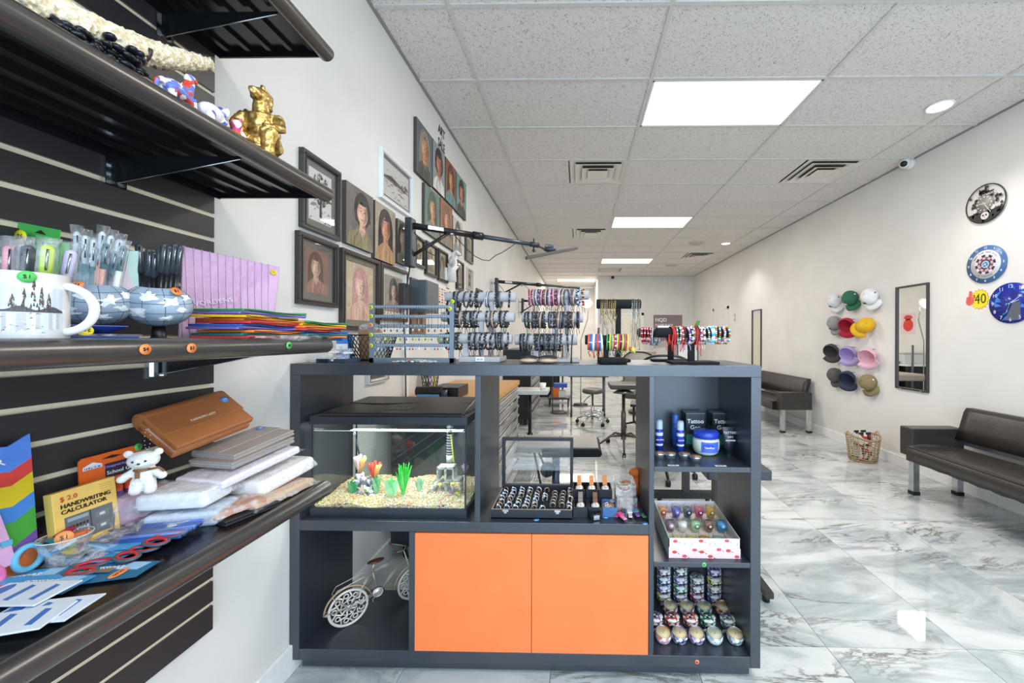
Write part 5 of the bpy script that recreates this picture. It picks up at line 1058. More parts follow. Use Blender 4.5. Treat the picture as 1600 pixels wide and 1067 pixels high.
for px, wc, lc, lb in [(1047, '#6a4a63', '#c9a0b8', 'plum purple'), (1066, '#dfe3cc', '#f2f4ee', 'cream white'), (1086.5, '#a8c99a', '#5f9a6a', 'pale green'), (1107, '#8a5f4a', '#6f4a3a', 'brown'), (1127, '#2f86b8', '#3fb0e0', 'bright blue')]: votive(px, by0 + .14, bz + .036, wc, lc, f'{lb} votive candle in glass, front visible row of the floral tray')
for px, wc, lc, lb in [(1032, '#e8a05a', '#d8452f', 'orange'), (1053, '#5a55b0', '#8a84e0', 'violet blue'), (1071, '#5a6570', '#2f3a4a', 'slate grey'), (1089, '#d85a6a', '#a82060', 'rose red'), (1107, '#e8b02f', '#b8902f', 'amber yellow')]: votive(px + 3, by0 + .235, bz + .052, wc, lc, f'{lb} votive candle in glass, back row of the floral tray')
for px, wc, lb in [(1058, '#e8d97a', 'yellow'), (1080, '#d8d06a', 'lemon'), (1100, '#d88a3a', 'honey orange'), (1122, '#9ab8a8', 'sage green'), (1140, '#c9b0c0', 'dusty lilac')]: votive(px, by0 + .05, bz + .012, wc, '#e9e4d8', f'{lb} votive candle low behind the front wall of the floral tray')
# candle tins
def tin(x, y, z, c1, c2, lb, op=False, grp=None, tilt=0):
    t = thing('candle_tin', lb, 'candle tin', (x, y, z), group=grp); mt = M(c1, .35, kind='voronoi', scale=95, col2=c2); X = T(x, y, z) @ RX(tilt); r_ = .0325
    mb = MB(mt); mb.at(X); mb.lathe([(0, .0), (.021, .0), (.028, .006), (r_, .018), (r_, .030 if op else .026), (.0305, .036 if op else .031)] + ([] if op else [(.0325, .0315), (.0325, .0365), (.029, .039), (0, .0395)]), 26); part('tin_body', mb, t)
    if op:
        mb = MB(M('#f2dfae' if rnd.random() < .6 else '#dfe0c0', .4)); mb.at(X); mb.cyl((0, 0, .02), (0, 0, .030), .0298, n=26); part('wax', mb, t); mb = MB(M('#4a4038', .7)); mb.at(X); mb.tube([(0, 0, .029), (.001, 0, .038)], .0009, 5); part('wick', mb, t)
        mb = MB(SILVER); mb.at(X); mb.torus((0, 0, .036), .0303, .0009, n=26, m=5); part('rim', mb, t)
        mb = MB(mt); mb.at(T(x - .004, y + .036, z + .006) @ RX(-62 + 14)); mb.cyl((0, .0, 0), (0, .0, .006), .031, n=26); part('lid', mb, t)
    return t
PAL = [('#e88a5a', '#c9a0d0', 'orange and lilac'), ('#8a8ac9', '#3a3f5a', 'lavender blue'), ('#c9b0d8', '#5a4a7a', 'lilac striped'), ('#9ab8c9', '#dfe6ea', 'pale blue'), ('#c0c8c8', '#7a8a8a', 'silver grey')]
for k, px in enumerate((1036, 1061.5, 1088, 1116, 1148)): x = onY(px, 1000, 1.575).x; tin(x, 1.575, zb1 + .004, PAL[k][0], PAL[k][1], f'open {PAL[k][2]} candle tin in the front row', True, tilt=9)
PAL2 = [('#8a7a9a', '#3a3440', 'violet and black'), ('#c9553a', '#3a2a2a', 'red and brown'), ('#d86a5a', '#2f2a34', 'coral and black mosaic'), ('#2f8a6a', '#2a2430', 'dark green leaf'), ('#7a9a8a', '#5a4a6a', 'grey green')]
for k, px in enumerate((1024, 1050, 1079, 1106, 1137)): x = max(onY(px, 980, 1.66).x, x_v2b + .034); tin(x, 1.66, zb1, PAL2[k][0], PAL2[k][1], f'closed {PAL2[k][2]} candle tin in the second row')
PAL3 = [('#b0606a', '#e9dfd6', 'rose'), ('#7a5a5a', '#d8c8c0', 'dusty brown'), ('#8a6a8a', '#e0d0c8', 'mauve'), ('#4a7aa0', '#c9dfe0', 'teal blue'), ('#a8553a', '#e0a080', 'copper brown')]
for k, px in enumerate((1016, 1047, 1073, 1100, 1129)):
    x = onY(px, 955, 1.735).x
    if k == 0: x = x_v2b + .034; 
    if k == 0: continue
    tin(x, 1.735, zb1 + .003, PAL3[k][0], PAL3[k][1], f'open {PAL3[k][2]} candle tin in the third row', True, tilt=8)
stk = [(1037, [('#c9c02f', 'yellow green'), ('#8a7ab0', 'mauve'), ('#4a7ab8', 'blue'), ('#b0899a', 'dusty pink'), ]), (1063, [('#7a6a9a', 'grey violet'), ('#2f9a6a', 'green'), ('#8a80c0', 'periwinkle'), ('#4a5a5a', 'charcoal'), ('#e0a8a0', 'peach')]), (1089, [('#d02f6a', 'magenta'), ('#8a8088', 'grey'), ('#9aa8a0', 'silver')]), (1116, [('#5a6ab0', 'navy blue'), ('#b8a090', 'beige'), ('#c9d02f', 'lime yellow'), ('#7a5ac0', 'purple')])]
for si, (px, cs) in enumerate(stk):
    x = onY(px, 940, 1.812).x
    for k, (c, nm) in enumerate(cs): tin(x, 1.812, zb1 + k * .0398, c, '#3a3440', f'closed {nm} candle tin, {["bottom", "second from bottom", "third from bottom", "fourth from bottom", "top"][k]} of the {["first", "second", "third", "fourth"][si]} back stack')

# ================================================================== MODEL BICYCLE
WIRE = M('#cfc0ad', .35, .6); AN = M('#d9cfc4', .5, .2)
bA, bB = Vector((-.985, 1.625, zb1)), Vector((-.775, 1.80, zb1)); D = (bB - bA).normalized(); wr = .078
X = frame(bA, D, (0, 0, 1)); t = thing('model_bicycle', 'miniature cream wire bicycle model with ornate wheels and brown saddle', 'model bicycle', tuple(bA))
W2 = (bB - bA).length
for k, cx2 in enumerate((0, W2)):
    mb = MB(AN); mb.at(X); mb.torus((cx2, wr, 0), wr - .006, .0058, n=36, m=8); mb.tube([(cx2, wr, -.006), (cx2, wr, .006)], .012, 14); wh = part('wheel', mb, t)
    mb = MB(AN); mb.at(X)
    for j in range(9):
        a_ = 2 * PI * j / 9; mb.tube([(cx2 + .010 * math.cos(a_), wr + .010 * math.sin(a_), 0), (cx2 + .035 * math.cos(a_ + .35), wr + .035 * math.sin(a_ + .35), 0), (cx2 + .048 * math.cos(a_ - .1), wr + .048 * math.sin(a_ - .1), 0), (cx2 + .068 * math.cos(a_ + .12), wr + .068 * math.sin(a_ + .12), 0)], .0042, 6)
        mb.torus((cx2 + .052 * math.cos(a_ + .35), wr + .052 * math.sin(a_ + .35), 0), .009, .003, n=10, m=5)
    mb.torus((cx2, wr, 0), .03, .0026, n=22, m=5); part('filigree_spokes', mb, wh)
    mb = MB(M('#b99a7a', .4, .4)); mb.at(X); mb.tube([(cx2 + (wr + .012) * math.cos(a_), wr + (wr + .012) * math.sin(a_), 0) for a_ in [R(15 + 165 * i / 14) for i in range(15)]], .0042, 6); part('fender', mb, t)
mb = MB(WIRE); mb.at(X); s_ = (.105, .225, 0); bbk = (.115, .098, 0); hd = (W2 - .045, .225, 0)
for d in (-.006, .006):
    for a, b in (((0, wr, d), (.095, .205, d)), ((0, wr, d), (.115, .098, d)), ((W2, wr, d), (W2 - .05, .245, d)), ((.115, .098, d), (W2 - .055, .2, d)), ((.095, .2, d), (W2 - .055, .215, d))): mb.tube([a, b], .0019, 6)
    mb.tube([(.1, .2, d), (.05, .195, d * 3), (-.045, .175, d * 3), (-.06, .15, d * 3), (-.0, wr, d * 2)], .0016, 6); mb.tube([(-.06, wr + .01, d * 2), (-.09, wr + .008, d * 2), (0, wr, d)], .0014, 5)
mb.tube([(.09, .2, 0), (.1, .235, 0)], .003, 6); mb.tube([(.115, .098, 0), (.1, .16, 0), (.092, .2, 0)], .002, 6); mb.torus((-.08, wr, 0), .005, .002, n=10, m=5); part('frame', mb, t)
mb = MB(M('#5a3428', .4)); mb.at(X); mb.sph((.105, .24, 0), .03, sc=(1.2, .28, .55), n=16, m=8); part('saddle', mb, t)
mb = MB(M('#e6dcd0', .35, .4)); mb.at(X); mb.torus((.115, .098, 0), .02, .003, n=22, m=5); mb.cyl((.115, .098, -.001), (.115, .098, .002), .019, n=22); part('chainring', mb, t)
mb = MB(M('#2f3136', .5, .4)); mb.at(X); mb.tube([(.115 + .023 * math.cos(a_), .098 + .023 * math.sin(a_), .003) for a_ in [R(95 - 190 * i / 8) for i in range(9)]] + [(0, wr - .014, .003)] + [(-.014, wr, .003), (0, wr + .014, .003)], .0022, 5, closed=True); part('chain', mb, t)
for s2 in (1, -1): mb = MB(WIRE); mb.at(X); mb.tube([(.115, .098, s2 * .006), (.115 - s2 * .025, .098 - s2 * .02, s2 * .012), (.115 - s2 * .025, .098 - s2 * .02, s2 * .024)], .0022, 6); part('pedal', mb, t)
mb = MB(WIRE); mb.at(X); mb.tube([(W2 - .095, .272, .045), (W2 - .06, .262, .03), (W2 - .04, .262, 0), (W2 - .06, .262, -.03), (W2 - .095, .272, -.045)], .0022, 6); mb.tube([(W2 - .05, .245, 0), (W2 - .04, .262, 0)], .003, 6); part('handlebar', mb, t)
for s2 in (1, -1): mb = MB(M('#6a3a2a', .4)); mb.at(X); mb.sph((W2 - .098, .273, s2 * .046), .007, n=10, m=7); part('grip', mb, t)
mb = MB(M('#8a7a68', .5, .4)); mb.at(X)
for i in range(8): a_ = i * PI / 4; mb.tube([(W2 - .005 + .018 * math.cos(a_), .195, .018 * math.sin(a_)), (W2 - .005 + .026 * math.cos(a_), .245, .026 * math.sin(a_))], .0014, 5)
for k in range(4): mb.tube([(W2 - .005 + (.018 + .0027 * k) * math.cos(j * PI / 8), .195 + .0166 * k, (.018 + .0027 * k) * math.sin(j * PI / 8)) for j in range(16)], .0014, 5, closed=True)
part('basket', mb, t)
# ================================================================== JEWELLERY DISPLAYS ON THE COUNTER TOP
TT = zt1
GV = M('#b3b0b0', .95, scale=90); BV = M('#0f0f12', .9)
DSC = {}
DN = {1: 'black and grey', 2: 'black', 3: 'charcoal', 4: 'black', 5: 'black and brown', 6: 'black and grey', 7: 'pink', 8: 'dark red', 9: 'brown', 10: 'plum', 11: 'dark green', 12: 'blue and white', 13: 'black and orange', 14: 'coral and blue', 15: 'green and yellow', 16: 'crimson and black', 17: 'teal and yellow', 18: 'orange', 19: 'red and white', 20: 'multicoloured', 21: 'white and purple', 22: 'sky blue', 23: 'white and orange', 24: 'red and white', 25: 'grey', 27: 'bright red', 28: 'silver grey', 30: 'silver'}
def cordmesh(cols, style, seed):
    rr = random.Random(seed); mb = MB(); Rb = .031
    if style == 'cord':
        for k in range(3): mb.torus(((k - 1) * .0035, 0, -.006), Rb + .001 * k, .0018, M(cols[k % len(cols)], .5), n=22, m=5, axis='X', sc=(1, 1.12))
        mb.sph((0, -Rb, -.004), .0032, M(cols[-1], .3), n=7, m=5)
    elif style == 'braid':
        for i in range(30): a = 2 * PI * i / 30; mb.sph((.0016 * (1 if i % 2 else -1), Rb * math.cos(a), -.006 + Rb * 1.12 * math.sin(a)), .0036, M(cols[i % len(cols)], .55), n=6, m=4, sc=(1.1, .8, 1))
    else:
        for i in range(26): a = 2 * PI * i / 26; mb.sph((0, Rb * math.cos(a), -.006 + Rb * 1.1 * math.sin(a)), .0038, M(cols[(i * 7 + seed) % len(cols)], .2), n=7, m=5)
    if style != 'bead' or seed % 3 == 0:
        for s_ in (-1, 1):
            z0 = -.006 - Rb * 1.1; mb.tube([(0, -.004 * s_, z0), (.004 * s_, -.008 * s_, z0 - .012), (.008 * s_ * rr.random(), -.004 * s_, z0 - .022 - .014 * rr.random())], .0008, 4, M(cols[0], .6))
    me = mb.mesh('bracelet'); DSC[me.name] = DN[seed] + ' ' + {'cord': 'cord', 'braid': 'braided', 'bead': 'beaded'}[style]; return me
BLK = [cordmesh(['#17181c', '#26262a', '#74777f'], 'cord', 1), cordmesh(['#1b1b1e', '#2c2c30', '#141416'], 'braid', 2), cordmesh(['#23242a', '#4a4c54', '#74777f'], 'cord', 3), cordmesh(['#141416', '#1f2024', '#74777f'], 'bead', 4), cordmesh(['#1a1b20', '#5a3a2a', '#17181c'], 'braid', 5), cordmesh(['#111114', '#74777f', '#222226'], 'bead', 6)]
PNK = [cordmesh(['#c95a7a', '#6a2a3a', '#e0a0b0'], 'cord', 7), cordmesh(['#8a3a4a', '#d8a0a8', '#4a2a2a'], 'braid', 8), cordmesh(['#5a3a32', '#8a6a5a', '#c9b8a8'], 'cord', 9), cordmesh(['#3a2f44', '#a878a0', '#d8c8d8'], 'cord', 10), cordmesh(['#2f5f5a', '#23242a', '#8ab0a8'], 'braid', 11)]
BLU = [cordmesh(['#2f6fb8', '#e8e8ea', '#17181c'], 'braid', 12)]; ORG = [cordmesh(['#17181c', '#c8553a', '#e0c0a0'], 'braid', 13)]
CLR = [cordmesh(['#e0553a', '#2f6fb8', '#e8e8ea'], 'cord', 14), cordmesh(['#2f9a5a', '#1f2024', '#e8c83a'], 'cord', 15), cordmesh(['#c02f5a', '#17181c', '#e8e8ea'], 'braid', 16), cordmesh(['#2fa0a0', '#e8c83a', '#c02f5a'], 'cord', 17), cordmesh(['#e8703a', '#4a6a9a', '#d84a3a'], 'cord', 18)]
REDB = [cordmesh(['#d8203a', '#f0e8e8', '#b01a30'], 'bead', 19)]
MIX = [cordmesh(['#e8e8ec', '#e03a2f', '#3a8ad8', '#3fae5a', '#e8c83a'], 'bead', 20), cordmesh(['#f2f2f2', '#8a5ac0', '#e06aa0', '#d8d8dc'], 'bead', 21), cordmesh(['#f2f2f2', '#4ab0e0', '#a0d8f0', '#ffffff'], 'bead', 22), cordmesh(['#e8e8ec', '#e0802f', '#6a8a3a', '#c9c9cc'], 'bead', 23), cordmesh(['#e02a2a', '#f2f2f2', '#e02a2a', '#c9c9cc'], 'bead', 24), cordmesh(['#9aa0a8', '#e8e8ec', '#5a8a5a'], 'bead', 25)]
REDC = [cordmesh(['#e02a2a', '#c81f24', '#2a2022'], 'cord', 27)]
SLV = [cordmesh(['#c9ccd4', '#4a4c54', '#e8e8ec'], 'cord', 28), cordmesh(['#e0e2e8', '#2a2a2e', '#c9ccd4'], 'bead', 30)]
def barY(px, py, y): return onY(px, py, y)
CNT = {}
def bracelets(y, pxs, py, pool, lb, grp, rb=.0225, s=1.0, yw=16, wx=1.0):
    n = len(pxs)
    for i, px in enumerate(pxs):
        p = onY(px, py, y); o = bpy.data.objects.new('bracelet', pool[i % len(pool)]); COL.objects.link(o)
        o.location = (p.x, y, p.z - (.031 * s - rb) * .9 + .003); o.rotation_euler = (R(rnd.uniform(-6, 6)), R(rnd.uniform(-5, 5)), R(rnd.uniform(-yw, yw))); o.scale = (s * wx * rnd.uniform(1.0, 1.6), s * 1.04, s * 1.04)
        CNT[lb] = CNT.get(lb, 0) + 1; tagobj(o, f"{DSC[o.data.name]} bracelet, {ORD[CNT[lb] - 1]} from left {lb}", 'bracelet', grp)
def tbar(t, px0, px1, py, y, r_, mat, ux, z0, pd=.0, name='bar', ur=.011):
    a, b = onY(px0, py, y), onY(px1, py, y); z = (a.z + b.z) / 2; L_ = b.x - a.x
    mb = MB(mat); mb.tube([(a.x, y, z), (a.x + .003, y, z), (b.x - .003, y, z), (b.x, y, z)], [r_ * .9, r_, r_, r_ * .9], 22); part(name, mb, t)
    u = onY(ux, py, y).x; part('upright', MB(mat).bb(u - ur, u + ur, y - .008, y + .008, z0, z - r_ * .6), t, bev=.003)
    return z
def rng(a, b, n): return [a + (b - a) * (i + .5) / n + rnd.uniform(-1.2, 1.2) for i in range(n)]
# grey stand A
t = thing('bracelet_stand', 'three tier grey velvet bracelet stand with white price tag, left of centre', 'bracelet stand', (onY(748, 560, 1.66).x, 1.66, TT)); bx = onY(750, 560, 1.64)
part('base', MB(GV).bb(onY(718, 560, 1.62).x, onY(782, 560, 1.62).x, 1.60, 1.76, TT, TT + .024), t, bev=.006)
mb = MB(INKW); q = onY(750, 559, 1.598); mb.bb(q.x - .018, q.x + .018, 1.596, 1.598, TT + .006, TT + .024); pg = part('price_tag', mb, t); text('$20.00', .009, FR(q.x, 1.5955, TT + .0145), INK, pg)
Z = TT + .02
tbar(t, 697, 806, 464, 1.76, .0225, GV, 768, Z); tbar(t, 691, 804, 495, 1.70, .0225, GV, 752, Z); tbar(t, 686, 800, 529, 1.64, .0225, GV, 728, Z)
u = onY(768, 520, 1.76).x
bracelets(1.76, [712, 718, 729, 737, 745, 749, 762, 766, 777, 781, 796], 464, BLK + SLV[:1], "on left grey stand's top bar", 'bracelets, top bar of left grey stand')
bracelets(1.70, [704, 709, 714, 718, 722, 728, 733, 738, 742, 750, 762, 770, 774, 783, 787, 792], 495, [BLK[0], BLK[1], BLK[3], BLK[5], PNK[2], BLK[4], BLK[1]], "on left grey stand's middle bar", 'bracelets, middle bar of left grey stand')
bracelets(1.64, [700, 704, 708, 713, 718, 735, 739, 744, 748, 755, 762, 771, 776, 781, 787, 793], 529, BLK, "on left grey stand's lowest bar", 'bracelets, lowest bar of left grey stand')
bracelets(1.76, [703, 709, 715], 478, BLK[:3], "hanging below left grey stand's top bar", 'bracelets below the top bar, left grey stand')
# grey stand B
t = thing('bracelet_stand', 'three tier grey velvet bracelet stand crowded with cords, at the centre', 'bracelet stand', (onY(865, 560, 1.68).x, 1.68, TT))
part('base', MB(GV).bb(onY(815, 560, 1.66).x, onY(905, 560, 1.66).x, 1.63, 1.80, TT, TT + .014), t, bev=.005)
tbar(t, 826, 920, 461, 1.79, .0225, GV, 886, TT + .01); tbar(t, 816, 911, 496, 1.73, .0225, GV, 867, TT + .01); tbar(t, 805, 902, 531, 1.67, .0225, GV, 838, TT + .01)
bracelets(1.79, rng(826, 880, 15), 461, PNK, "on centre grey stand's top bar", 'pink and brown bracelets, top bar of centre stand')
bracelets(1.79, [880, 884, 888, 893, 897], 461, [PNK[2], BLK[2], PNK[3], BLK[0]], "right of upright, centre grey stand's top bar", 'grey bracelets, top bar of centre stand')
bracelets(1.79, [904], 461, BLU, "in blue on centre grey stand's top bar", None); bracelets(1.79, [911], 461, ORG, "in orange on centre grey stand's top bar", None)
bracelets(1.73, [823, 826] + rng(830, 852, 7) + rng(858, 884, 9) + [888, 892, 896, 903], 496, BLK + [PNK[2]], "on centre grey stand's middle bar", 'bracelets, middle bar of centre stand')
bracelets(1.67, [815, 819, 826, 828] + rng(836, 868, 11) + [872, 876, 887], 531, BLK, "on centre grey stand's lowest bar", 'bracelets, lowest bar of centre stand')
# acrylic post with cords at right of stand B
x = onY(894, 560, 1.70).x; mb = MB(M('#222226', .5)); mb.tube([(x - .002, 1.6, TT + .001), (x - .001, 1.6, TT + .06), (x + .003, 1.61, TT + .12)], .003, 8); single('cord_bundle', mb, 'black rod of bundled cord standing in front of the centre stand', 'cord', (x, 1.6, TT))
# bracelets on beige cushions
for i, (px, w_) in enumerate(((826, 30), (856, 32))):
    a = onY(px - w_ / 2, 560, 1.58); b = onY(px + w_ / 2, 560, 1.58); c = (a.x + b.x) / 2; t = thing('bracelet_cushion', ['beige bracelet cushion on the left, lying at the counter front', 'beige bracelet cushion on the right, lying at the counter front'][i], 'cushion', (c, 1.585, TT))
    mb = MB(M('#c9b096', .8)); mb.at(T(c, 1.585, TT + .012)); mb.sph((0, 0, 0), 1, sc=((b.x - a.x) / 2, .038, .012), n=24, m=10); part('cushion', mb, t)
    for k in range(6):
        mb = MB(M(['#17181c', '#26272c', '#4a4d55'][k % 3], .4)); n_ = 16; mb.tube([(a.x + .004 + (b.x - a.x - .008) * j / n_, 1.555 + .010 * k, TT + .012 + .0135 * math.sqrt(max(0, 1 - ((j / n_ - .5) * 1.7) ** 2)) + .004) for j in range(n_ + 1)], .0032, 6); o = single('bracelet', mb, f'black braided bracelet laid across the {["left", "right"][i]} beige cushion, {ORD[k]} from front', 'bracelet', (c, 1.585, TT + .02), f'bracelets across the {["left", "right"][i]} beige cushion')
# necklace T stand
t = thing('necklace_stand', 'tall black velvet T bar stand hung with necklaces', 'necklace stand', (onY(966, 560, 1.72).x, 1.72, TT)); y = 1.72
za_ = tbar(t, 932, 1001, 475, y, .0215, BV, 966, TT + .01, ur=.012)
part('base', MB(BV).bb(onY(943, 560, y).x, onY(984, 560, y).x, 1.68, 1.78, TT, TT + .012), t, bev=.004)
def neck(px, ln, mt, lb, grp, w_=.004, pend=None, y=1.72, py=475, r_=.0235):
    p = onY(px, py, y); c = (p.x, y, p.z); mb = MB(mt); pts = [(p.x, y + r_ * math.cos(a_), p.z + r_ * math.sin(a_)) for a_ in [PI * i / 8 for i in range(9)]]
    pts = [(p.x - w_, y - r_, p.z - ln), (p.x - w_ * .6, y - r_, p.z - ln * .5)] + [(p.x, q_[1], q_[2]) for q_ in pts[::-1]] + [(p.x + w_ * .3, y + r_, p.z - .02), (p.x + w_ * .8, y + r_ * .2, p.z - .04), (p.x + w_, y - r_ - .001, p.z - ln * .6), (p.x, y - r_, p.z - ln - .004)]
    mb.tube(pts, .0009, 4)
    for k in range(int(ln / .009)): mb.sph((p.x - w_ * (.3 + .7 * k * .009 / ln), y - r_, p.z - k * .009), .0016, n=5, m=4)
    if pend: mb.sph((p.x, y - r_ - .002, p.z - ln - .008), .005, M(pend, .3), sc=(1, .5, 1.4), n=10, m=6)
    single('necklace', mb, lb, 'necklace', tuple(c), grp)
GD = M('#c9ac6a', .25, 1.0); DK = M('#7a7470', .3, .9)
for i, px in enumerate(rng(937, 962, 15)): neck(px, .045 + .05 * rnd.random() + (.06 if i % 4 == 3 else 0), GD if i % 3 else DK, f'fine gold tone chain necklace, {ORD[i]} from left on the T bar', 'gold necklaces on the T bar', pend='#b9a27a' if i % 2 else None)
for i, px in enumerate([987, 989, 991.5, 994, 996.5, 998]): neck(px, .13 + .06 * (i % 3) / 2, [SILVER, DK, M('#9a8f80', .5)][i % 3], f"long {['silver', 'dark grey', 'taupe'][i % 3]} chain necklace, {ORD[i]} from left at the T bar's right end", 'silver necklaces on the T bar', w_=.006)
neck(990, .205, M('#8a7f70', .6), 'long necklace with red, yellow and green parrot pendant', None, w_=.012, pend='#e8c83a')
p = onY(987, 545, 1.69); mb = MB(M('#d8452f', .4)); mb.sph((p.x - .006, 1.69, p.z), .008, sc=(.8, .5, 1.2)); mb.sph((p.x + .006, 1.69, p.z - .003), .009, M('#e8d83a', .4), sc=(1, .5, 1.2)); mb.sph((p.x, 1.69, p.z - .012), .007, M('#4a9a5a', .4), sc=(1, .5, .8)); single('pendant', mb, 'red, yellow and green enamel pendant hanging below the chains', 'pendant', tuple(p))
# black bar with bright bands
t = thing('bracelet_stand', 'short black velvet bracelet bar with bright woven bands, in front of the T stand', 'bracelet stand', (onY(947, 560, 1.60).x, 1.60, TT))
tbar(t, 914, 981, 531, 1.60, .020, BV, 947, TT + .02, ur=.011); part('base', MB(BV).bb(onY(936, 560, 1.6).x, onY(979, 560, 1.6).x, 1.55, 1.66, TT, TT + .024), t, bev=.009)
bracelets(1.60, [924, 931, 936], 531, [CLR[0], CLR[4], CLR[0]], "on short black bar, left of its upright", 'woven bands left of the upright', rb=.020, s=.9, yw=7, wx=2)
bracelets(1.60, [951, 956, 960, 965, 969, 974, 977], 531, [CLR[1], CLR[3], CLR[2], CLR[3], CLR[1], CLR[4]], "on short black bar, right of its upright", 'woven bands right of the upright', rb=.020, s=.9, yw=7, wx=1.6)
x = onY(935, 545, 1.66).x; mb = MB(M('#4a4642', .5)); mb.tube([(x, 1.66, TT), (x, 1.66, TT + .12), (x + .001, 1.66, TT + .15)], .0045, 8); [mb.torus((x, 1.66, TT + .03 + .01 * k), .005, .0015, n=10, m=4) for k in range(11)]; single('cord_post', mb, 'thin dark twisted cord post left of the black bracelet bar', 'cord', (x, 1.66, TT))
# two right black bars
t = thing('bracelet_stand', 'long low black velvet bar behind at the right with red beaded bracelets', 'bracelet stand', (onY(1048, 560, 1.76).x, 1.76, TT))
tbar(t, 997, 1098, 520, 1.76, .0205, BV, 1048, TT + .008, ur=.013); part('base', MB(BV).bb(onY(1018, 560, 1.76).x, onY(1079, 560, 1.76).x, 1.72, 1.80, TT, TT + .010), t, bev=.003)
bracelets(1.76, [1004, 1007, 1010, 1013], 520, REDB, "at left end of rear right black bar", 'red beaded bracelets at the left end', rb=.0205)
bracelets(1.76, [1018, 1021, 1025, 1029], 522, [SLV[0], MIX[5]], "behind front right bar's bare end", 'grey green bracelets behind', rb=.0205)
t = thing('bracelet_stand', 'long low black velvet bar in front at the right with mixed bead bracelets', 'bracelet stand', (onY(1080, 560, 1.62).x, 1.62, TT))
tbar(t, 1024, 1139, 520, 1.62, .0205, BV, 1080, TT + .008, ur=.014); part('base', MB(BV).bb(onY(1045, 560, 1.62).x, onY(1117, 560, 1.62).x, 1.56, 1.68, TT, TT + .010), t, bev=.003)
bracelets(1.62, [1048, 1051, 1066, 1069, 1083, 1086], 519, REDC, "among red cords on front right bar", 'red cord bracelets on the front bar', rb=.0205)
bracelets(1.62, [1057, 1060, 1063, 1073, 1077, 1080] + rng(1088, 1104, 6), 519, [MIX[0], MIX[5], MIX[4], MIX[1], SLV[1]], "on middle of front right bar", 'mixed bead bracelets, middle of the front bar', rb=.0205)
bracelets(1.62, [1107, 1110.5, 1114], 519, [MIX[2]], "among sky blue ones, front right bar", 'sky blue bead bracelets', rb=.0205)
bracelets(1.62, [1118, 1122, 1126, 1130, 1134], 519, [MIX[3], MIX[0], MIX[1]], "at far right end of front bar", 'mixed bead bracelets, right end', rb=.0205)
RC = M('#e8392f', .5)
for i, px in enumerate([1045, 1050, 1054, 1068, 1088, 1092]):
    p = onY(px, 530, 1.598); mb = MB(RC); z = p.z; dx = rnd.uniform(-.01, .012); mb.tube([(p.x, 1.598, z + .02), (p.x + dx * .3, 1.592, z - .01), (p.x + dx, 1.594, z - .03 - .02 * (i % 3))], .0013, 5); mb.tube([(p.x + .004, 1.598, z + .02), (p.x - dx * .5, 1.592, z - .012), (p.x - dx, 1.594, z - .022 - .02 * (i % 2))], .0013, 5); single('cord_tassel', mb, f'loose red cord ends, {ORD[i]} from left, dangling from the front bar', 'cord', (p.x, 1.598, z), 'red cord tassels on the front bar')
mb = MB(M('#4a8a2f', .5)); p = onY(1090, 505, 1.62); mb.at(T(*p) @ RZ(30) @ RX(-60)); mb.box((0, 0, 0), (.02, .026, .003)); o = single('green_charm', mb, 'small flat green charm card on top of the front bar', 'charm', tuple(p), bev=.001)
mb = MB(INKW); p = onY(1037, 511, 1.74); mb.at(FR(p.x, 1.735, p.z)); mb.bb(-.028, .028, -.002, .006, 0, .001); single('paper_tag', mb, 'thin white paper tag lying along the rear black bar', 'tag', tuple(p))

# ---- earring rack
ry = 1.60; RK = M('#8895a3', .3, .5); e0, e1 = onY(577, 520, ry), onY(709, 520, ry); zr = lambda py: onY(640, py, ry).z
t = thing('earring_rack', 'grey perforated metal earring rack with yellow price dots, five rails', 'earring rack', ((e0.x + e1.x) / 2, ry, TT))
for xx in (e0.x, e1.x - .018): part('upright', MB(RK).bb(xx, xx + .018, ry, ry + .004, TT, zr(474)), t)
part('base_rail', MB(RK).bb(e0.x, e1.x, ry, ry + .03, TT, TT + .018), t)
railpy = [479, 494, 509, 524, 539]
for k, py in enumerate(railpy):
    z = zr(py); mb = MB(RK); mb.bb(e0.x + .018, e1.x - .018, ry, ry + .003, z - .008, z + .006); rl = part('rail', mb, t)
    mb = MB(M('#dfe6ea', .4))
    for i in range(34): xx = e0.x + .026 + (e1.x - e0.x - .05) * i / 33; mb.bb(xx - .001, xx + .001, ry - .0008, ry, z - .002, z + .002)
    part('hole_row', mb, rl)
for px, py, c in ((580, 480, '#d8d83a'), (580, 494, '#d8d83a'), (580, 508, '#f0a06a'), (580, 523, '#d8d83a'), (580, 540, '#d8d83a'), (703, 482, '#d8d83a'), (707, 471, '#c9dd2f')):
    p = onY(px, py, ry); sticker(FR(p.x, ry - .001, p.z), .009, c, '$5', t)
EC = [[('#1b1c20', .02), ('#3a3c44', .018), ('#2a2b30', .03)], [('#17181c', .04), ('#2a2b30', .05), ('#8a8d96', .012)], [('#c9ccd4', .008), ('#3a3c44', .012), ('#8a8d96', .01)], [('#2f8a3a', .008), ('#a8c82f', .008), ('#e0402f', .008), ('#2f6fb8', .008), ('#e8d83a', .008), ('#f2f2f2', .008)], [('#3f6fb8', .008), ('#e8e8ec', .008), ('#d8402f', .008), ('#8ab8e0', .008)]]
nm = ['black drop|top rail', 'long dark drop|second rail', 'small silver grey|middle rail', 'small coloured stone|fourth rail', 'small blue, white or red|lowest rail']
em = {}
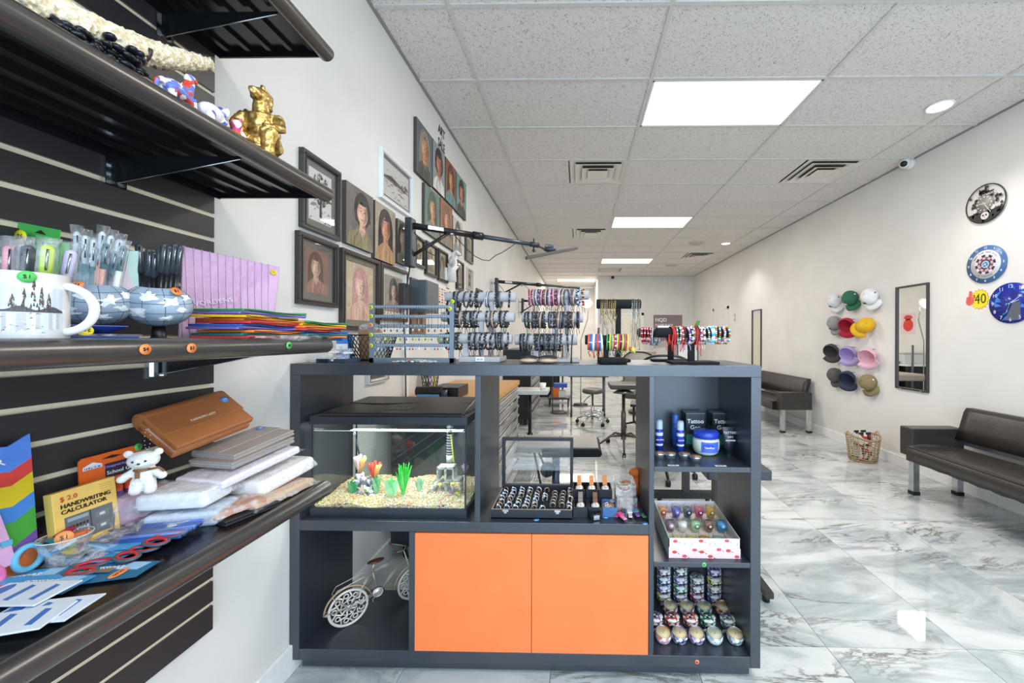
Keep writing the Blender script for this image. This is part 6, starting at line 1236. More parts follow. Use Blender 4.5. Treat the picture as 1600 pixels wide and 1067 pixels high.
for k, py in enumerate(railpy):
    for i in range(24):
        if rnd.random() < .15: continue
        c, ln = EC[k][(i // 2 + i) % len(EC[k])]; key = (c, ln)
        if key not in em:
            mb = MB(M(c, .3)); mb.tube([(0, 0, .004), (0, -.003, .002), (0, -.002, -ln * .5), (0, -.002, -ln)], .0007 if ln > .015 else .0005, 4); mb.sph((0, -.002, -ln - .003), .0042 if ln < .015 else .0025, n=7, m=5, sc=(.9, .7, 1.2)); em[key] = mb.mesh('earring')
        o = bpy.data.objects.new('earring', em[key]); COL.objects.link(o); o.location = (e0.x + .027 + (e1.x - e0.x - .053) * i / 23, ry - .001, zr(py) - .006); tagobj(o, f"{nm[k].split('|')[0]} earring, {ORD[i]} from left on the rack's {nm[k].split('|')[1]}", 'earring', f'earrings on rail {k + 1} of the rack'.replace(str(k + 1), ['one', 'two', 'three', 'four', 'five'][k]))
# basket
def wire_basket(t, c, r0, r1, h, mt, nv=22, nh=6, wr_=.0009):
    mb = MB(mt)
    for s_ in (-1, 1):
        for i in range(nv):
            pts = []
            for j in range(nh + 1): a_ = 2 * PI * (i + s_ * j * .5) / nv; r_ = r0 + (r1 - r0) * j / nh; pts.append((c[0] + r_ * math.cos(a_), c[1] + r_ * math.sin(a_), c[2] + h * j / nh))
            mb.tube(pts, wr_, 4)
    part('mesh_wall', mb, t); mb = MB(mt); mb.torus((c[0], c[1], c[2] + h), r1, wr_ * 2, n=28, m=6); part('rim', mb, t)
    mb = MB(mt); mb.cyl((c[0], c[1], c[2] + .001), (c[0], c[1], c[2] + .003), r0, n=24); part('bottom', mb, t)
c = (onY(582, 540, 1.76).x, 1.76, TT); t = thing('wire_basket', 'black wire mesh basket behind the earring rack holding kraft pouches', 'basket', c); wire_basket(t, c, .072, .105, .115, M('#1c1a19', .4, .5), 30, 7, .0014)
for i, (dx, dy, w_, h, cc, lb) in enumerate([(-.03, 0, .07, .135, '#b08a64', 'kraft brown paper pouch at the left in the wire basket'), (.01, .02, .06, .15, '#c9a078', 'tan kraft pouch standing tallest in the wire basket'), (.04, -.01, .05, .12, '#e9e4dc', 'white paper pouch at the right in the wire basket'), (-.01, -.03, .05, .11, '#8a6a4a', 'dark kraft pouch at the front in the wire basket')]):
    mb = MB(M(cc, .8, scale=40)); mb.at(T(c[0] + dx, c[1] + dy, TT + .005) @ RZ(i * 20 - 20) @ RX(4)); mb.box((0, 0, h / 2), (w_, .012, h)); single('paper_pouch', mb, lb, 'pouch', (c[0] + dx, c[1] + dy, TT + .005), bev=.002)
mb = MB(WRAP); mb.at(T(c[0] - .01, c[1], TT + .15)); mb.sph((0, 0, 0), .045, sc=(1.2, .7, .5), n=9, m=6); single('film_bag', mb, 'clear crumpled film bag on top of the wire basket', 'bag', (c[0], c[1], TT + .14))
# clear tray boxes at left end
x = onY(528, 555, 1.60).x; t = thing('small_tray', 'dark blue tray of clear jewellery boxes at the left end of the counter', 'tray', (x, 1.60, TT)); part('tray_body', ring(M('#34435a', .4), x - .062, x + .06, 1.555, 1.66, TT, TT + .016, .005).bb(x - .06, x + .058, 1.557, 1.658, TT, TT + .005), t)
for i, (dx, dy, dz, s_) in enumerate([(-.025, .01, 0, .026), (-.02, .012, .032, .024), (.02, 0, 0, .026), (.025, .02, .028, .022), (-.0, -.03, 0, .018)]):
    mb = MB(CLEAR); mb.at(T(x + dx, 1.6 + dy, TT + .006 + dz) @ RZ(i * 17)); mb.box((0, 0, s_ * .55), (s_ * 1.9, s_ * 1.8, s_ * 1.05)); mb.bb(-s_ * .8, s_ * .8, -s_ * .8, s_ * .8, .001, .008, M('#e9e6e0', .6)); mb.torus((0, 0, .012), .007, .0015, SILVER, n=14, m=5); single('ring_box', mb, ['clear jewellery box at left in the dark blue tray', 'clear jewellery box stacked on the left one in the blue tray', 'clear jewellery box at right in the dark blue tray', 'clear jewellery box stacked on the right one in the blue tray', 'smallest clear jewellery box at the front of the blue tray'][i], 'box', (x + dx, 1.6 + dy, TT + .006 + dz), 'clear jewellery boxes in the blue tray')
x = onY(540, 530, 1.72).x; t = thing('blue_carton', 'small blue and white carton at the left behind the tray', 'carton', (x - .005, 1.72, TT)); part('carton', MB(M('#3f7fd0', .5)).bb(x - .03, x + .022, 1.70, 1.74, TT, TT + .12), t, bev=.001); part('white_band', MB(INKW).bb(x - .0305, x + .0225, 1.6992, 1.7, TT + .05, TT + .075), t)
x = -1.075; t = thing('card_holder', 'clear card holder at the far left end of the counter', 'card holder', (x, 1.58, TT)); part('holder', ring(CLEAR, x - .04, x + .045, 1.555, 1.60, TT, TT + .03, .002), t); part('cards', MB(M('#d8d4c8', .6)).bb(x - .035, x + .04, 1.562, 1.592, TT + .001, TT + .038), t)
a = onY(648, 560, 1.555); nx = 16; vs = []; rr = random.Random(3)
for i in range(nx + 1):
    for j in range(7): vs.append((a.x - .11 + .22 * i / nx, 1.535 + .055 * j / 6, TT + .002 + .016 * rr.random() * math.sin(PI * (i + .5) / (nx + 1))))
t = thing('bagged_jewellery', 'crumpled clear bag of small jewellery lying in front of the earring rack', 'bag', (a.x, 1.55, TT)); part('film_bag', MB(WRAP).add(vs, [(i * 7 + j, (i + 1) * 7 + j, (i + 1) * 7 + j + 1, i * 7 + j + 1) for i in range(nx) for j in range(6)]), t)
for k in range(14): mb = MB(M(['#e8a05a', '#f2f2f2', '#8ac08a', '#c9ccd4', '#d88a5a'][k % 5], .4)); mb.sph((a.x - .09 + .013 * k, 1.56 + .01 * (k % 3), TT + .006), .0055, sc=(1.4, 1, .7), n=8, m=5); part('jewel', mb, t)
# ================================================================== WALL ART (left wall)
def jit(c, a, rr): 
    c = lin(c) if isinstance(c, str) else c; k = 1 + rr.uniform(-a, a); return (min(1, c[0] * k), min(1, c[1] * k * (1 + rr.uniform(-.05, .05))), min(1, c[2] * k), 1)
def portrait(mb, X, w_, h, bg, skin, hair, cloth, seed, style='bust', turn=0, long_=True):
    rr = random.Random(seed); mb.at(X); S = h; u = lambda x, y: (w_ * x, h * y)
    P = lambda pts, z, c: mb.poly([u(*p) for p in pts], z, c)
    P([(0, 0), (1, 0), (1, 1), (0, 1)], 0, bg)
    for k in range(40):
        x, y = rr.random() * .9, rr.random() * .9; a, b = rr.uniform(.05, .25), rr.uniform(.04, .2)
        P([(x, y), (min(1, x + a), y + rr.uniform(-.02, .02)), (min(1, x + a), min(1, y + b)), (x + rr.uniform(0, .03), min(1, y + b))], .0002 + k * 1e-6, jit(bg, .22, rr))
    asp = h / w_; fx, fy = .5 + turn * .07, .62; rx, ry_ = .165 * asp, .225
    hr = ell(fx, fy + .03, rx * 1.45, ry_ * 1.35, 22)
    if long_: P([(fx - rx * 1.5, fy), (fx - rx * 1.3, fy + .16), (fx, fy + .26), (fx + rx * 1.3, fy + .16), (fx + rx * 1.5, fy), (fx + rx * 1.6, .22), (fx + rx * .6, .25), (fx - rx * .6, .25), (fx - rx * 1.6, .2)], .0004, hair)
    P(hr, .00045, hair)
    for k in range(34):
        a_ = rr.uniform(-.3, PI + .3); x, y = fx + rx * 1.25 * math.cos(a_), fy + ry_ * 1.1 * math.sin(a_); P([(x, y), (x + .03, y + .02), (x + rr.uniform(-.02, .08), y - .16), (x - .02, y - .12)], .0005 + k * 1e-6, jit(hair, .6, rr))
    P([(.02, 0), (.98, 0), (.9, .2), (fx + .17, .32), (fx - .17, .32), (.08, .19)], .0006, cloth)
    for k in range(26): x = rr.uniform(.1, .8); P([(x, 0), (x + .08, 0), (x + .05 + rr.uniform(-.05, .05), .24), (x + .02, .22)], .00065 + k * 1e-6, jit(cloth, .35, rr))
    P([(fx - .09 * asp, .26), (fx + .09 * asp, .26), (fx + .08 * asp, .5), (fx - .08 * asp, .5)], .0007, jit(skin, .0, rr)); P([(fx - .0, .26), (fx + .09 * asp, .30), (fx + .08 * asp, .5), (fx, .46)], .00075, tuple(c * .55 for c in lin(skin)[:3]) + (1,))
    P([(fx - .13, .32), (fx, .18), (fx + .13, .32), (fx + .05, .36), (fx - .05, .36)], .00077, jit(skin, .05, rr))
    P(ell(fx, fy, rx, ry_, 22), .0008, skin)
    P([(fx + rx * .1, fy - ry_ * .95), (fx + rx * .75, fy - ry_ * .6), (fx + rx, fy), (fx + rx * .8, fy + ry_ * .6), (fx + rx * .35, fy + ry_ * .5), (fx + rx * .45, fy)], .00085, tuple(c * .6 for c in lin(skin)[:3]) + (1,))
    for k in range(34): a_ = rr.uniform(0, 2 * PI); q_ = rr.random() ** .5; x, y = fx + rx * .78 * q_ * math.cos(a_) - .02, fy + ry_ * .8 * q_ * math.sin(a_); sh = .28 if x < fx + .02 else -.25; c_ = lin(skin); f_ = 1 + sh * rr.random(); P([(x, y), (x + .05, y + .012), (x + .042, y + .04), (x - .008, y + .03)], .00087 + k * 1e-6, (min(1, c_[0] * f_), min(1, c_[1] * f_), min(1, c_[2] * f_ * .97), 1))
    P(ell(fx, fy + ry_ * .86, rx * .98, ry_ * .36, 14), .0009, jit(hair, .1, rr))
    dk = tuple(c * .25 for c in lin(hair)[:3]) + (1,)
    for s_ in (-1, 1):
        ex = fx + s_ * rx * .42; P(ell(ex, fy + .01, rx * .19, ry_ * .055, 9), .00095, dk); P([(ex - rx * .28, fy + .055), (ex + rx * .28, fy + .06), (ex + rx * .25, fy + .068), (ex - rx * .25, fy + .063)], .00095, tuple(c * .6 for c in lin(hair)[:3]) + (1,))
    P([(fx - .005, fy), (fx + .03, fy - .06), (fx - .025, fy - .065)], .00095, tuple(c * .55 for c in lin(skin)[:3]) + (1,)); P(ell(fx, fy - ry_ * .58, rx * .26, ry_ * .05, 9), .00095, tuple(a * b for a, b in zip(lin(skin)[:3], (.6, .38, .36))) + (1,))
    def stroke(x0, y0, x1, y1, bend, z, c, t_=.006):
        n_ = 5; nx, ny = -(y1 - y0), (x1 - x0); pr = None
        for i in range(n_ + 1):
            q = i / n_; x, y = x0 + (x1 - x0) * q + nx * bend * math.sin(PI * q), y0 + (y1 - y0) * q + ny * bend * math.sin(PI * q); x, y = min(.99, max(.01, x)), min(.99, max(.01, y)); tt = t_ * (1 - abs(2 * q - 1) * .7)
            if pr: P([(pr[0] - pr[2], pr[1]), (pr[0] + pr[2], pr[1]), (x + tt, y), (x - tt, y)], z, c)
            pr = (x, y, tt)
    lt = lin(skin)
    for k in range(44):
        s_ = rr.choice((-1, 1)); xo = rr.uniform(.1, 1.0); c = jit(hair, .7, rr) if rr.random() < .7 else tuple(min(1, v * 1.9 + .03) for v in lin(hair)[:3]) + (1,)
        stroke(fx + s_ * rx * .25 * xo, fy + ry_ * 1.3, fx + s_ * rx * (.9 + .55 * xo), fy - (.36 if long_ else .05) * rr.random(), .25 * s_ * rr.random(), .00110 + k * 1e-6, c)
    for k in range(22):
        x = rr.uniform(.1, .9); stroke(x, rr.uniform(.0, .1), fx + (x - fx) * .35, .3, rr.uniform(-.3, .3), .00112 + k * 1e-6, jit(cloth, .8, rr) if k % 3 else tuple(min(1, v * 1.7) for v in lin(cloth)[:3]) + (1,), .008)
    for k in range(8): stroke(fx - rx * rr.uniform(.2, .8), fy + ry_ * rr.uniform(-.2, .5), fx - rx * rr.uniform(.1, .6), fy - ry_ * rr.uniform(.3, .8), rr.uniform(-.3, .3), .00105 + k * 1e-6, tuple(min(1, v * 1.35 + .03) for v in lt[:3]) + (1,), .012)
    for k in range(8): stroke(fx + rx * rr.uniform(.4, .9), fy + ry_ * rr.uniform(-.1, .6), fx + rx * rr.uniform(.3, .7), fy - ry_ * rr.uniform(.4, .8), rr.uniform(-.3, .3), .00106 + k * 1e-6, tuple(v * .45 for v in lt[:3]) + (1,), .012)
def landscape(mb, X, w_, h, cols, seed, tree=False):
    rr = random.Random(seed); mb.at(X); mb.poly([(0, 0), (w_, 0), (w_, h), (0, h)], 0, cols[0])
    for k in range(40):
        x, y = rr.random() * .85, rr.random() * .9; c = cols[1] if y > .55 else cols[2]
        mb.poly([(x * w_, y * h), (min(1, x + rr.uniform(.05, .2)) * w_, (y + .01) * h), (min(1, x + .1) * w_, min(1, y + rr.uniform(.02, .09)) * h)], .0003 + k * 1e-6, jit(c, .3, rr))
    mb.poly([(0, .52 * h), (.3 * w_, .66 * h), (.55 * w_, .6 * h), (w_, .5 * h), (w_, .47 * h), (0, .48 * h)], .0005, cols[3])
    for k in range(12 if not tree else 170):
        if tree: a_ = rr.uniform(0, 2 * PI); r_ = rr.random() ** .5 * .38; x, y = .5 + r_ * math.cos(a_), .62 + r_ * .85 * math.sin(a_)
        else: x, y = rr.uniform(.7, .95), rr.uniform(.42, .6)
        s_ = .05; mb.poly([((x - s_) * w_, y * h), ((x + s_) * w_, (y + .01) * h), (x * w_, min(.99, y + .12) * h)] if not tree else [(x * w_, y * h), ((x + .05) * w_, (y + .02) * h), ((x + .01) * w_, (y + .06) * h)], .0006 + k * 1e-6, jit(cols[3], .5, rr))
    if tree: mb.poly([(.45 * w_, .1 * h), (.56 * w_, .1 * h), (.53 * w_, .7 * h), (.48 * w_, .7 * h)], .0007, cols[3])
ART = 0
def art(pl, pr, pt_, pb, lb, kind, fr=None, mat_=None, draw=None, seed=0, d=.0, th=.022, frw=.022, matw=.05):
    """pl,pr pixel columns; pt_,pb pixel rows of the near (left) edge"""
    global ART
    a, b, c = onX(pl, pt_, XL + d), onX(pl, pb, XL + d), onX(pr, pt_, XL + d)
    y0, y1, z1, z0 = a.y, c.y, a.z, b.z; w_, h = y1 - y0, z1 - z0
    t = thing('framed_picture' if fr else 'canvas_painting', lb, 'picture', (XL, (y0 + y1) / 2, z0))
    if fr:
        fm = M(fr, .4); f = frw; mb = MB(fm)
        for (A, B_, C_, D_) in ((0, w_, 0, f), (0, w_, h - f, h), (0, f, f, h - f), (w_ - f, w_, f, h - f)): mb.bb(XL + d, XL + d + th, y0 + A, y0 + B_, z0 + C_, z0 + D_)
        o = part('picture_frame', mb, t, bev=.002)
        mb = MB(M('#1f1a18' if fr != '#eeeeec' else '#d8d8d6', .35)); g = f * .62
        for (A, B_, C_, D_) in ((g, w_ - g, g, g + .003), (g, w_ - g, h - g - .003, h - g), (g, g + .003, g, h - g), (w_ - g - .003, w_ - g, g, h - g)): mb.bb(XL + d + th, XL + d + th + .002, y0 + A, y0 + B_, z0 + C_, z0 + D_)
        part('frame_bead', mb, t)
        part('mat_board', MB(M(mat_, .8)).bb(XL + d + .002, XL + d + .006, y0 + f, y1 - f, z0 + f, z1 - f), t)
        m_ = f + matw; X = LW(y0 + m_, z0 + m_, d + .0065); mb = MB(PRINT); draw(mb, X, w_ - 2 * m_, h - 2 * m_); part('drawing', mb, t)
        part('glass_sheet', MB(GLASS).bb(XL + d + th * .45, XL + d + th * .45 + .0015, y0 + f, y1 - f, z0 + f, z1 - f), t)
    else:
        part('stretched_canvas', MB(M('#4a443e', .7)).bb(XL + d, XL + d + th, y0, y1, z0, z1), t)
        mb = MB(PRINT); draw(mb, LW(y0, z0, d + th + .0005), w_, h); part('painting', mb, t)
PT = lambda bg, sk, ha, cl_, sd, **k: (lambda mb, X, w_, h: portrait(mb, X, w_, h, bg, sk, ha, cl_, sd, **k))
LS = lambda cols, sd, **k: (lambda mb, X, w_, h: landscape(mb, X, w_, h, cols, sd, **k))
art(466, 527, 229, 354, 'dark framed ink drawing of a bare branching tree, top left picture', 0, '#3c3836', '#7a746e', LS(['#d9d6d2', '#cfccc8', '#8a8784', '#2c2a2a'], 1, tree=True), matw=.03)
art(460, 523, 359, 474, 'dark framed sepia drawing of a woman in profile, below the tree drawing', 0, '#38322f', '#6e685f', PT('#8a6555', '#c9a48c', '#5a3f34', '#9a7060', 2, turn=-1), matw=.032)
art(534, 577, 281, 379, 'canvas portrait of a dark haired young man in khaki shirt and tie', 0, None, None, PT('#6f6860', '#d8ac92', '#3a3230', '#8a7f60', 3, long_=False, turn=1))
art(529, 589, 386, 515, 'large dark framed drawing of a pink haired girl, above the wire basket', 0, '#3a302b', '#77715f', PT('#c9b59a', '#e3c0a8', '#c98f88', '#d8b09a', 4), matw=.03)
art(580, 612, 312, 403, 'canvas portrait of a long haired person in a tan jacket', 0, None, None, PT('#a89a84', '#c98a6e', '#3f3532', '#b08a62', 5))
art(591, 641, 228, 308, 'white framed pencil landscape with fir trees, high on the wall', 0, '#eeeeec', '#75706a', LS(['#d5d2cc', '#c4c2bd', '#a08a70', '#55504a'], 6), matw=.02)
art(591, 633, 409, 500, 'brown framed small portrait with wide white mat', 0, '#4a3a34', '#dedbd2', PT('#a39a8a', '#c9a890', '#5a4a40', '#9a8472', 7), matw=.035)
art(616, 632, 341, 410, 'narrow greenish canvas behind the wall bracket', 0, None, None, PT('#8a8a78', '#b89a80', '#4a4038', '#7a705a', 8))
art(638, 663, 433, 470, 'small canvas of a pale figure in rose tones by the grey box', 0, None, None, PT('#7a6a62', '#e0b8a4', '#6a4a40', '#b8606a', 9))
art(646, 671, 182, 268, 'canvas portrait of a bearded man in a hood, first of the top row', 0, None, None, PT('#5f6a6c', '#c98f5e', '#8a7f72', '#57584f', 10))
art(672, 691, 216, 291, 'canvas portrait of a dark haired man in white shirt, second of the top row', 0, None, None, PT('#8f9898', '#b8705a', '#3a302f', '#d8d4cf', 11, long_=False))
art(692, 709, 244, 311, 'canvas portrait of a curly brown haired woman, third of the top row', 0, None, None, PT('#8a5a42', '#c98a5f', '#5a3a2a', '#6a8a8a', 12))
art(709.7, 725, 268, 330, 'canvas portrait on green with dark jacket, last of the top row', 0, None, None, PT('#6f9a92', '#c97f5f', '#3a2a26', '#4a4a42', 13, long_=False))
art(659, 683, 285, 361, 'canvas portrait in green shawl, first of the second row', 0, None, None, PT('#6a7f74', '#c9946f', '#4f5a4a', '#78857a', 14))
art(684, 703, 308, 378, 'canvas portrait in warm brown tones, second of the second row', 0, None, None, PT('#9a6a4a', '#c98f6f', '#7a5a42', '#8a7a6a', 15))
art(704, 719, 336, 392, 'canvas portrait of a long haired figure on pale ground, third of the second row', 0, None, None, PT('#c4bdb2', '#d8c4b4', '#5a544e', '#8a8a84', 16))
for k, (a, b, c, d) in enumerate([(645, 660.5, 366, 414), (662.5, 680, 375, 428), (682, 697, 387, 437), (711.5, 722, 405, 451), (725.5, 737, 362, 406), (728, 736.5, 417, 451), (743, 752, 450, 472)]):
    art(a, b, c, d, ['black framed sepia study just right of the wall bracket', 'black framed sepia study, second in the low row under the boom arm', 'black framed sepia study, third in the low row under the boom arm', 'black framed sepia study right of the white plaster hand', 'small dark framed drawing, farthest right and highest under the boom arm', 'small pale drawing below the farthest right framed one', 'tiny framed drawing behind the left grey bracelet stand'][k], 0, ['#2a2826', '#2a2826', '#2a2826', '#2f2b29', '#4a4644', '#c9c4ba', '#5a524c'][k], '#c9b795' if k < 4 else '#c4bcae', PT(['#cdb892', '#d0bb98', '#c9b490'][k % 3], '#b89f7c', '#5f5242', '#8f7f66', 20 + k), frw=.02, matw=.015)
art(638, 661, 486, 522, 'small brown canvas low on the wall behind the earring rack', 0, None, None, PT('#a07a5a', '#d0a888', '#5a4438', '#8f6a52', 31))
art(571, 603, 540, 601, 'pale framed dark and yellow painting seen just below the counter top', 0, '#d8d6d2', '#e9e6e0', LS(['#6a5f55', '#8a7a5a', '#3f3a35', '#d0b03a'], 32), frw=.015, matw=.008)
# ART 4 SALE lettering
t = thing('wall_lettering', 'black letters reading ART 4 SALE near the ceiling', 'sign', (XL, 3.2, 2.85)); a = onX(684, 198, XL); b = onX(695, 215, XL)
ym = (a.y + b.y) / 2; zA = onX(685, 203, XL).z
text('ART', .10, LW(ym, onX(689, 206, XL).z, .002), INK, t, bold=.02, sx=.8); text('4', .035, LW(ym, onX(689.5, 217, XL).z, .002), INK, t); text('SALE', .10, LW(ym, onX(689, 227, XL).z, .002), INK, t, bold=.02, sx=.72)
# plaster hand, grey box, chart
p = onX(706, 440, XL + .05); q = onX(706, 388, XL + .05); hgt = q.z - p.z; t = thing('plaster_hand', 'white plaster hand sculpture mounted between the framed studies', 'sculpture', tuple(p)); PL = M('#efeeea', .5)
mb = MB(PL); Xh = T(p.x, p.y, p.z); mb.at(Xh); mb.tube([(0, 0, 0), (0, 0, hgt * .35), (.01, 0, hgt * .5)], [.04, .035, .05], 14); mb.sph((.01, 0, hgt * .56), .06, sc=(.55, 1, 1.1), n=14, m=10)
for k in range(4): y = -.042 + .028 * k; l_ = [.10, .12, .115, .09][k]; mb.tube([(.01, y, hgt * .62), (.025, y * 1.15, hgt * .62 + l_ * .55), (.055, y * 1.15, hgt * .62 + l_ * (.75 - .1 * k)), (.07, y, hgt * .62 + l_ * .5)], [.0135, .012, .0115, .009], 8)
mb.tube([(.02, -.05, hgt * .45), (.05, -.075, hgt * .6), (.06, -.06, hgt * .72)], [.016, .013, .01], 8)
part('hand', mb, t); part('wall_mount', MB(PL).bb(XL, XL + .02, p.y - .05, p.y + .05, p.z, p.z + hgt * .4), t)
pA, pB = onX(664, 437, XL + .12), onX(664, 478, XL + .12); t = thing('wall_box', 'plain grey steel cabinet box mounted on the wall beside the colour chart', 'wall box', (XL, pA.y + .06, pB.z)); part('box_body', MB(M('#5f656a', .35, .5)).bb(XL, XL + .13, pA.y + .0, pA.y + .22, pB.z - .04, pA.z), t, bev=.002); part('box_door', MB(M('#6a7076', .35, .5)).bb(XL + .13, XL + .134, pA.y + .008, pA.y + .212, pB.z - .03, pA.z - .01), t)
pA, pB, pC = onX(683, 443, XL), onX(683, 474, XL), onX(712, 443, XL); t = thing('jewellery_chart', 'colourful piercing jewellery chart hanging on the left wall', 'poster', (XL, pA.y, pB.z)); w_, h = pC.y - pA.y, pA.z - pB.z
part('board', MB(M('#e9e2d8', .5)).bb(XL, XL + .006, pA.y, pC.y, pB.z, pA.z), t); mb = MB(PRINT); mb.at(LW(pA.y, pB.z, .0065)); rr = random.Random(5)
for j in range(6):
    for i in range(7): mb.poly([((.03 + i * .135) * w_, (.06 + j * .135) * h), ((.13 + i * .135) * w_, (.06 + j * .135) * h), ((.12 + i * .135) * w_, (.15 + j * .135) * h), ((.04 + i * .135) * w_, (.14 + j * .135) * h)], 0, rr.choice(['#e08a3a', '#f0b83a', '#7a5ab0', '#d8a890', '#3a3a4a', '#c04a3a', '#e9c0a0', '#8a90c9']))
part('printed_rows', mb, t); text('PIERCINGS', h * .1, LW(pA.y + w_ * .5, pB.z + h * .93, .0075), M('#5a2a5a', .5), t)
# ---- boom arms
def boom(py0, ext, yaw_, lamp, lb, z=2.086, s=1.0):
    y0 = py0; PM = M('#3f464c', .4, .5); x0 = XL
    t = thing('boom_arm', lb, 'boom arm', (XL, y0, z)); part('wall_plate', MB(PM).bb(x0 + .05, x0 + .095, y0 - .035, y0 + .035, z - .265, z + .045), t, bev=.006)
    for dz in (-.02, -.22): part('wall_bolt', MB(CHROME).cyl((x0, y0 - .0, z + dz), (x0 + .05, y0, z + dz), .014, n=10), t)
    dr = Vector((math.cos(yaw_), math.sin(yaw_), 0)); p0 = Vector((x0 + .085, y0, z)); 
    e1 = p0 + dr * ext * .46; e2 = p0 + dr * ext
    mb = MB(BLACKR); mb.cyl(p0, e1, .021, n=14); mb.cyl(e1 - dr * .02, e1 + dr * .05, .027, n=14); part('outer_tube', mb, t)
    part('inner_tube', MB(M('#4a5258', .3, .5)).cyl(e1, e2, .016, n=14), t)
    mb = MB(STEEL); mb.at(T(*(p0 + dr * .14)) @ Matrix.Rotation(yaw_, 4, 'Z')); mb.bb(-.05, .05, -.0235, -.022, -.012, .012); part('maker_plate', mb, t)
    b0 = Vector((x0 + .088, y0, z - .19)); part('brace', MB(BLACKR).cyl(b0, p0 + dr * ext * .27, .011, n=12), t); part('clamp', MB(STEEL).cyl(p0 + dr * ext * .26 + Vector((0, 0, -.025)), p0 + dr * ext * .3 + Vector((0, 0, .0)), .016, n=10), t)
    mb = MB(BLACKP); mb.tube([p0 + Vector((.02, -.02, -.05)), p0 + Vector((.07, -.03, -.10)), p0 + Vector((.10, -.03, -.17)), p0 + Vector((.16, -.02, -.20))], .003, 5); mb.tube([p0 + dr * ext * (.3 + .055 * k) + Vector((0, -.02, -.02 - .15 * math.sin(PI * k / 9) * (1 if k < 6 else .8))) for k in range(10)], .003, 5); part('cable', mb, t)
    if lamp:
        e3 = e2 + dr * .13; mb = MB(M('#3c4248', .35, .5)); mb.cyl(e2 - dr * .06, e2 + dr * .01, .02, n=12); mb.cyl(e2 - dr * .03 + Vector((0, 0, -.04)), e2 - dr * .03 + Vector((0, 0, .045)), .006, n=8); mb.sph(e2 - dr * .03 + Vector((0, 0, -.045)), .013, n=8, m=6); part('joint_knobs', mb, t)
    return t, e2, dr
t, e2, dr = boom(2.42, .904, math.atan2(.52, .74), True, 'black telescopic wall boom arm with flat lamp bar, nearest to the counter', 2.048)
L1 = onY(852, 390, 3.02); a = onY(822, 403, 2.93); b = onY(901, 388, 3.13)
part('lamp_stem', MB(M('#4a4340', .4)).tube([e2, L1], [.009, .009], 8), t); mb = MB(M('#5a5450', .4)); dd = (b - a).normalized(); mb.at(frame((a + b) / 2, dd, Vector((0, 0, 1)))); Lh = (b - a).length / 2; mb.box((0, 0, 0), (Lh * 2, .022, .045)); part('lamp_bar', mb, t, bev=.003); mb = MB(M('#434b55', .4, .4)); mb.sph(((a + b) / 2) + Vector((-.02, 0, .03)), .03, sc=(1.8, .8, .8), n=10, m=7); mb.tube([L1 + Vector((0, 0, .02)), (a + b) / 2 + Vector((-.05, 0, .07)), (a + b) / 2 + Vector((0, 0, .06)), (a + b) / 2 + Vector((.03, 0, .03))], .003, 5); part('lamp_joint', mb, t)
part('power_cord', MB(BLACKP).tube([(XL + .07, 2.42, 1.79), (XL + .02, 2.44, 1.5), (XL + .025, 2.46, 1.2), (XL + .02, 2.48, .95)], .004, 6), t); part('power_adapter', MB(M('#3a3432', .5)).bb(XL + .002, XL + .045, 2.40, 2.48, 1.52, 1.68), t, bev=.003)
boom(4.98, 1.25, .55, False, 'second black wall boom arm further along the left wall', 2.065)
boom(7.25, 1.1, .3, False, 'third black wall boom arm deep on the left wall behind the bracelets', 2.03)
# magnifier lamp
p = onY(916, 474, 7.4); t = thing('magnifier_lamp', 'lit round magnifier lamp glowing behind the centre bracelet stand', 'lamp', (p.x, 7.4, p.z - 1.2)); X = T(*p) @ RX(68); mb = MB(M('#fff4ea', .5, emit=3.0)); mb.at(X); mb.cyl((0, 0, -.004), (0, 0, .004), .10, n=28); part('glow_lens', mb, t)
mb = MB(WHITE); mb.at(X); mb.torus((0, 0, 0), .11, .016, n=28, m=8); part('lamp_ring', mb, t); part('lamp_arm', MB(STEEL).tube([p + Vector((.05, .05, 0)), p + Vector((.03, .12, -.3)), p + Vector((-.1, .15, -.7)), p + Vector((-.1, .15, -p.z + .03))], .009, 8), t); part('lamp_base', MB(BLACKP).cyl((p.x - .1, 7.55, 0), (p.x - .1, 7.55, .03), .14, n=24), t)

# ================================================================== RIGHT WALL
def rw(px, py): return onX(px, py, XR)
def clock(px, py, dia, lb):
    c = rw(px, py); t = thing('wall_clock', lb, 'clock', tuple(c)); return t, c, RW(c.y, c.z, .0), dia / 2
def hands(t, X, r_, col, aH, aM, d):
    for a_, l_, w_ in ((aH, .5, .022), (aM, .72, .016)):
        a_ = R(90 - a_); mb = MB(M(col, .4)); mb.at(X @ T(0, 0, d) @ Matrix.Rotation(a_, 4, 'Z')); mb.prism([(-.12 * r_, -w_ * r_), (l_ * r_, -w_ * r_ * .6), (l_ * r_, w_ * r_ * .6), (-.12 * r_, w_ * r_)], 0, .0015); part('clock_hand', mb, t)
t, c, X, r_ = clock(1541.5, 318, .32, 'black vinyl cutout wall clock with skull and roses, topmost clock')
mb = MB(BLACKP); mb.at(X @ T(0, 0, .012)); mb.torus((0, 0, 0), r_ * .97, r_ * .028, n=40, m=6); part('vinyl_rim', mb, t)
mb = MB(M('#2c2b2a', .5)); mb.at(X @ T(0, 0, .010)); mb.prism([(r_ * .97 * math.cos(R(a_)), r_ * .97 * math.sin(R(a_))) for a_ in range(205, 336, 10)], 0, .004); rr = random.Random(4)
for k in range(46):
    a_ = rr.uniform(0, 2 * PI); q = rr.uniform(.45, .9) * r_; x, y = q * math.cos(a_), q * math.sin(a_)
    if y > .55 * r_: x *= .5
    mb.prism([(x + .09 * r_ * (1 if j % 2 else .45) * math.cos(j * PI / 5 + k), y + .09 * r_ * (1 if j % 2 else .45) * math.sin(j * PI / 5 + k)) for j in range(10)], 0, .004)
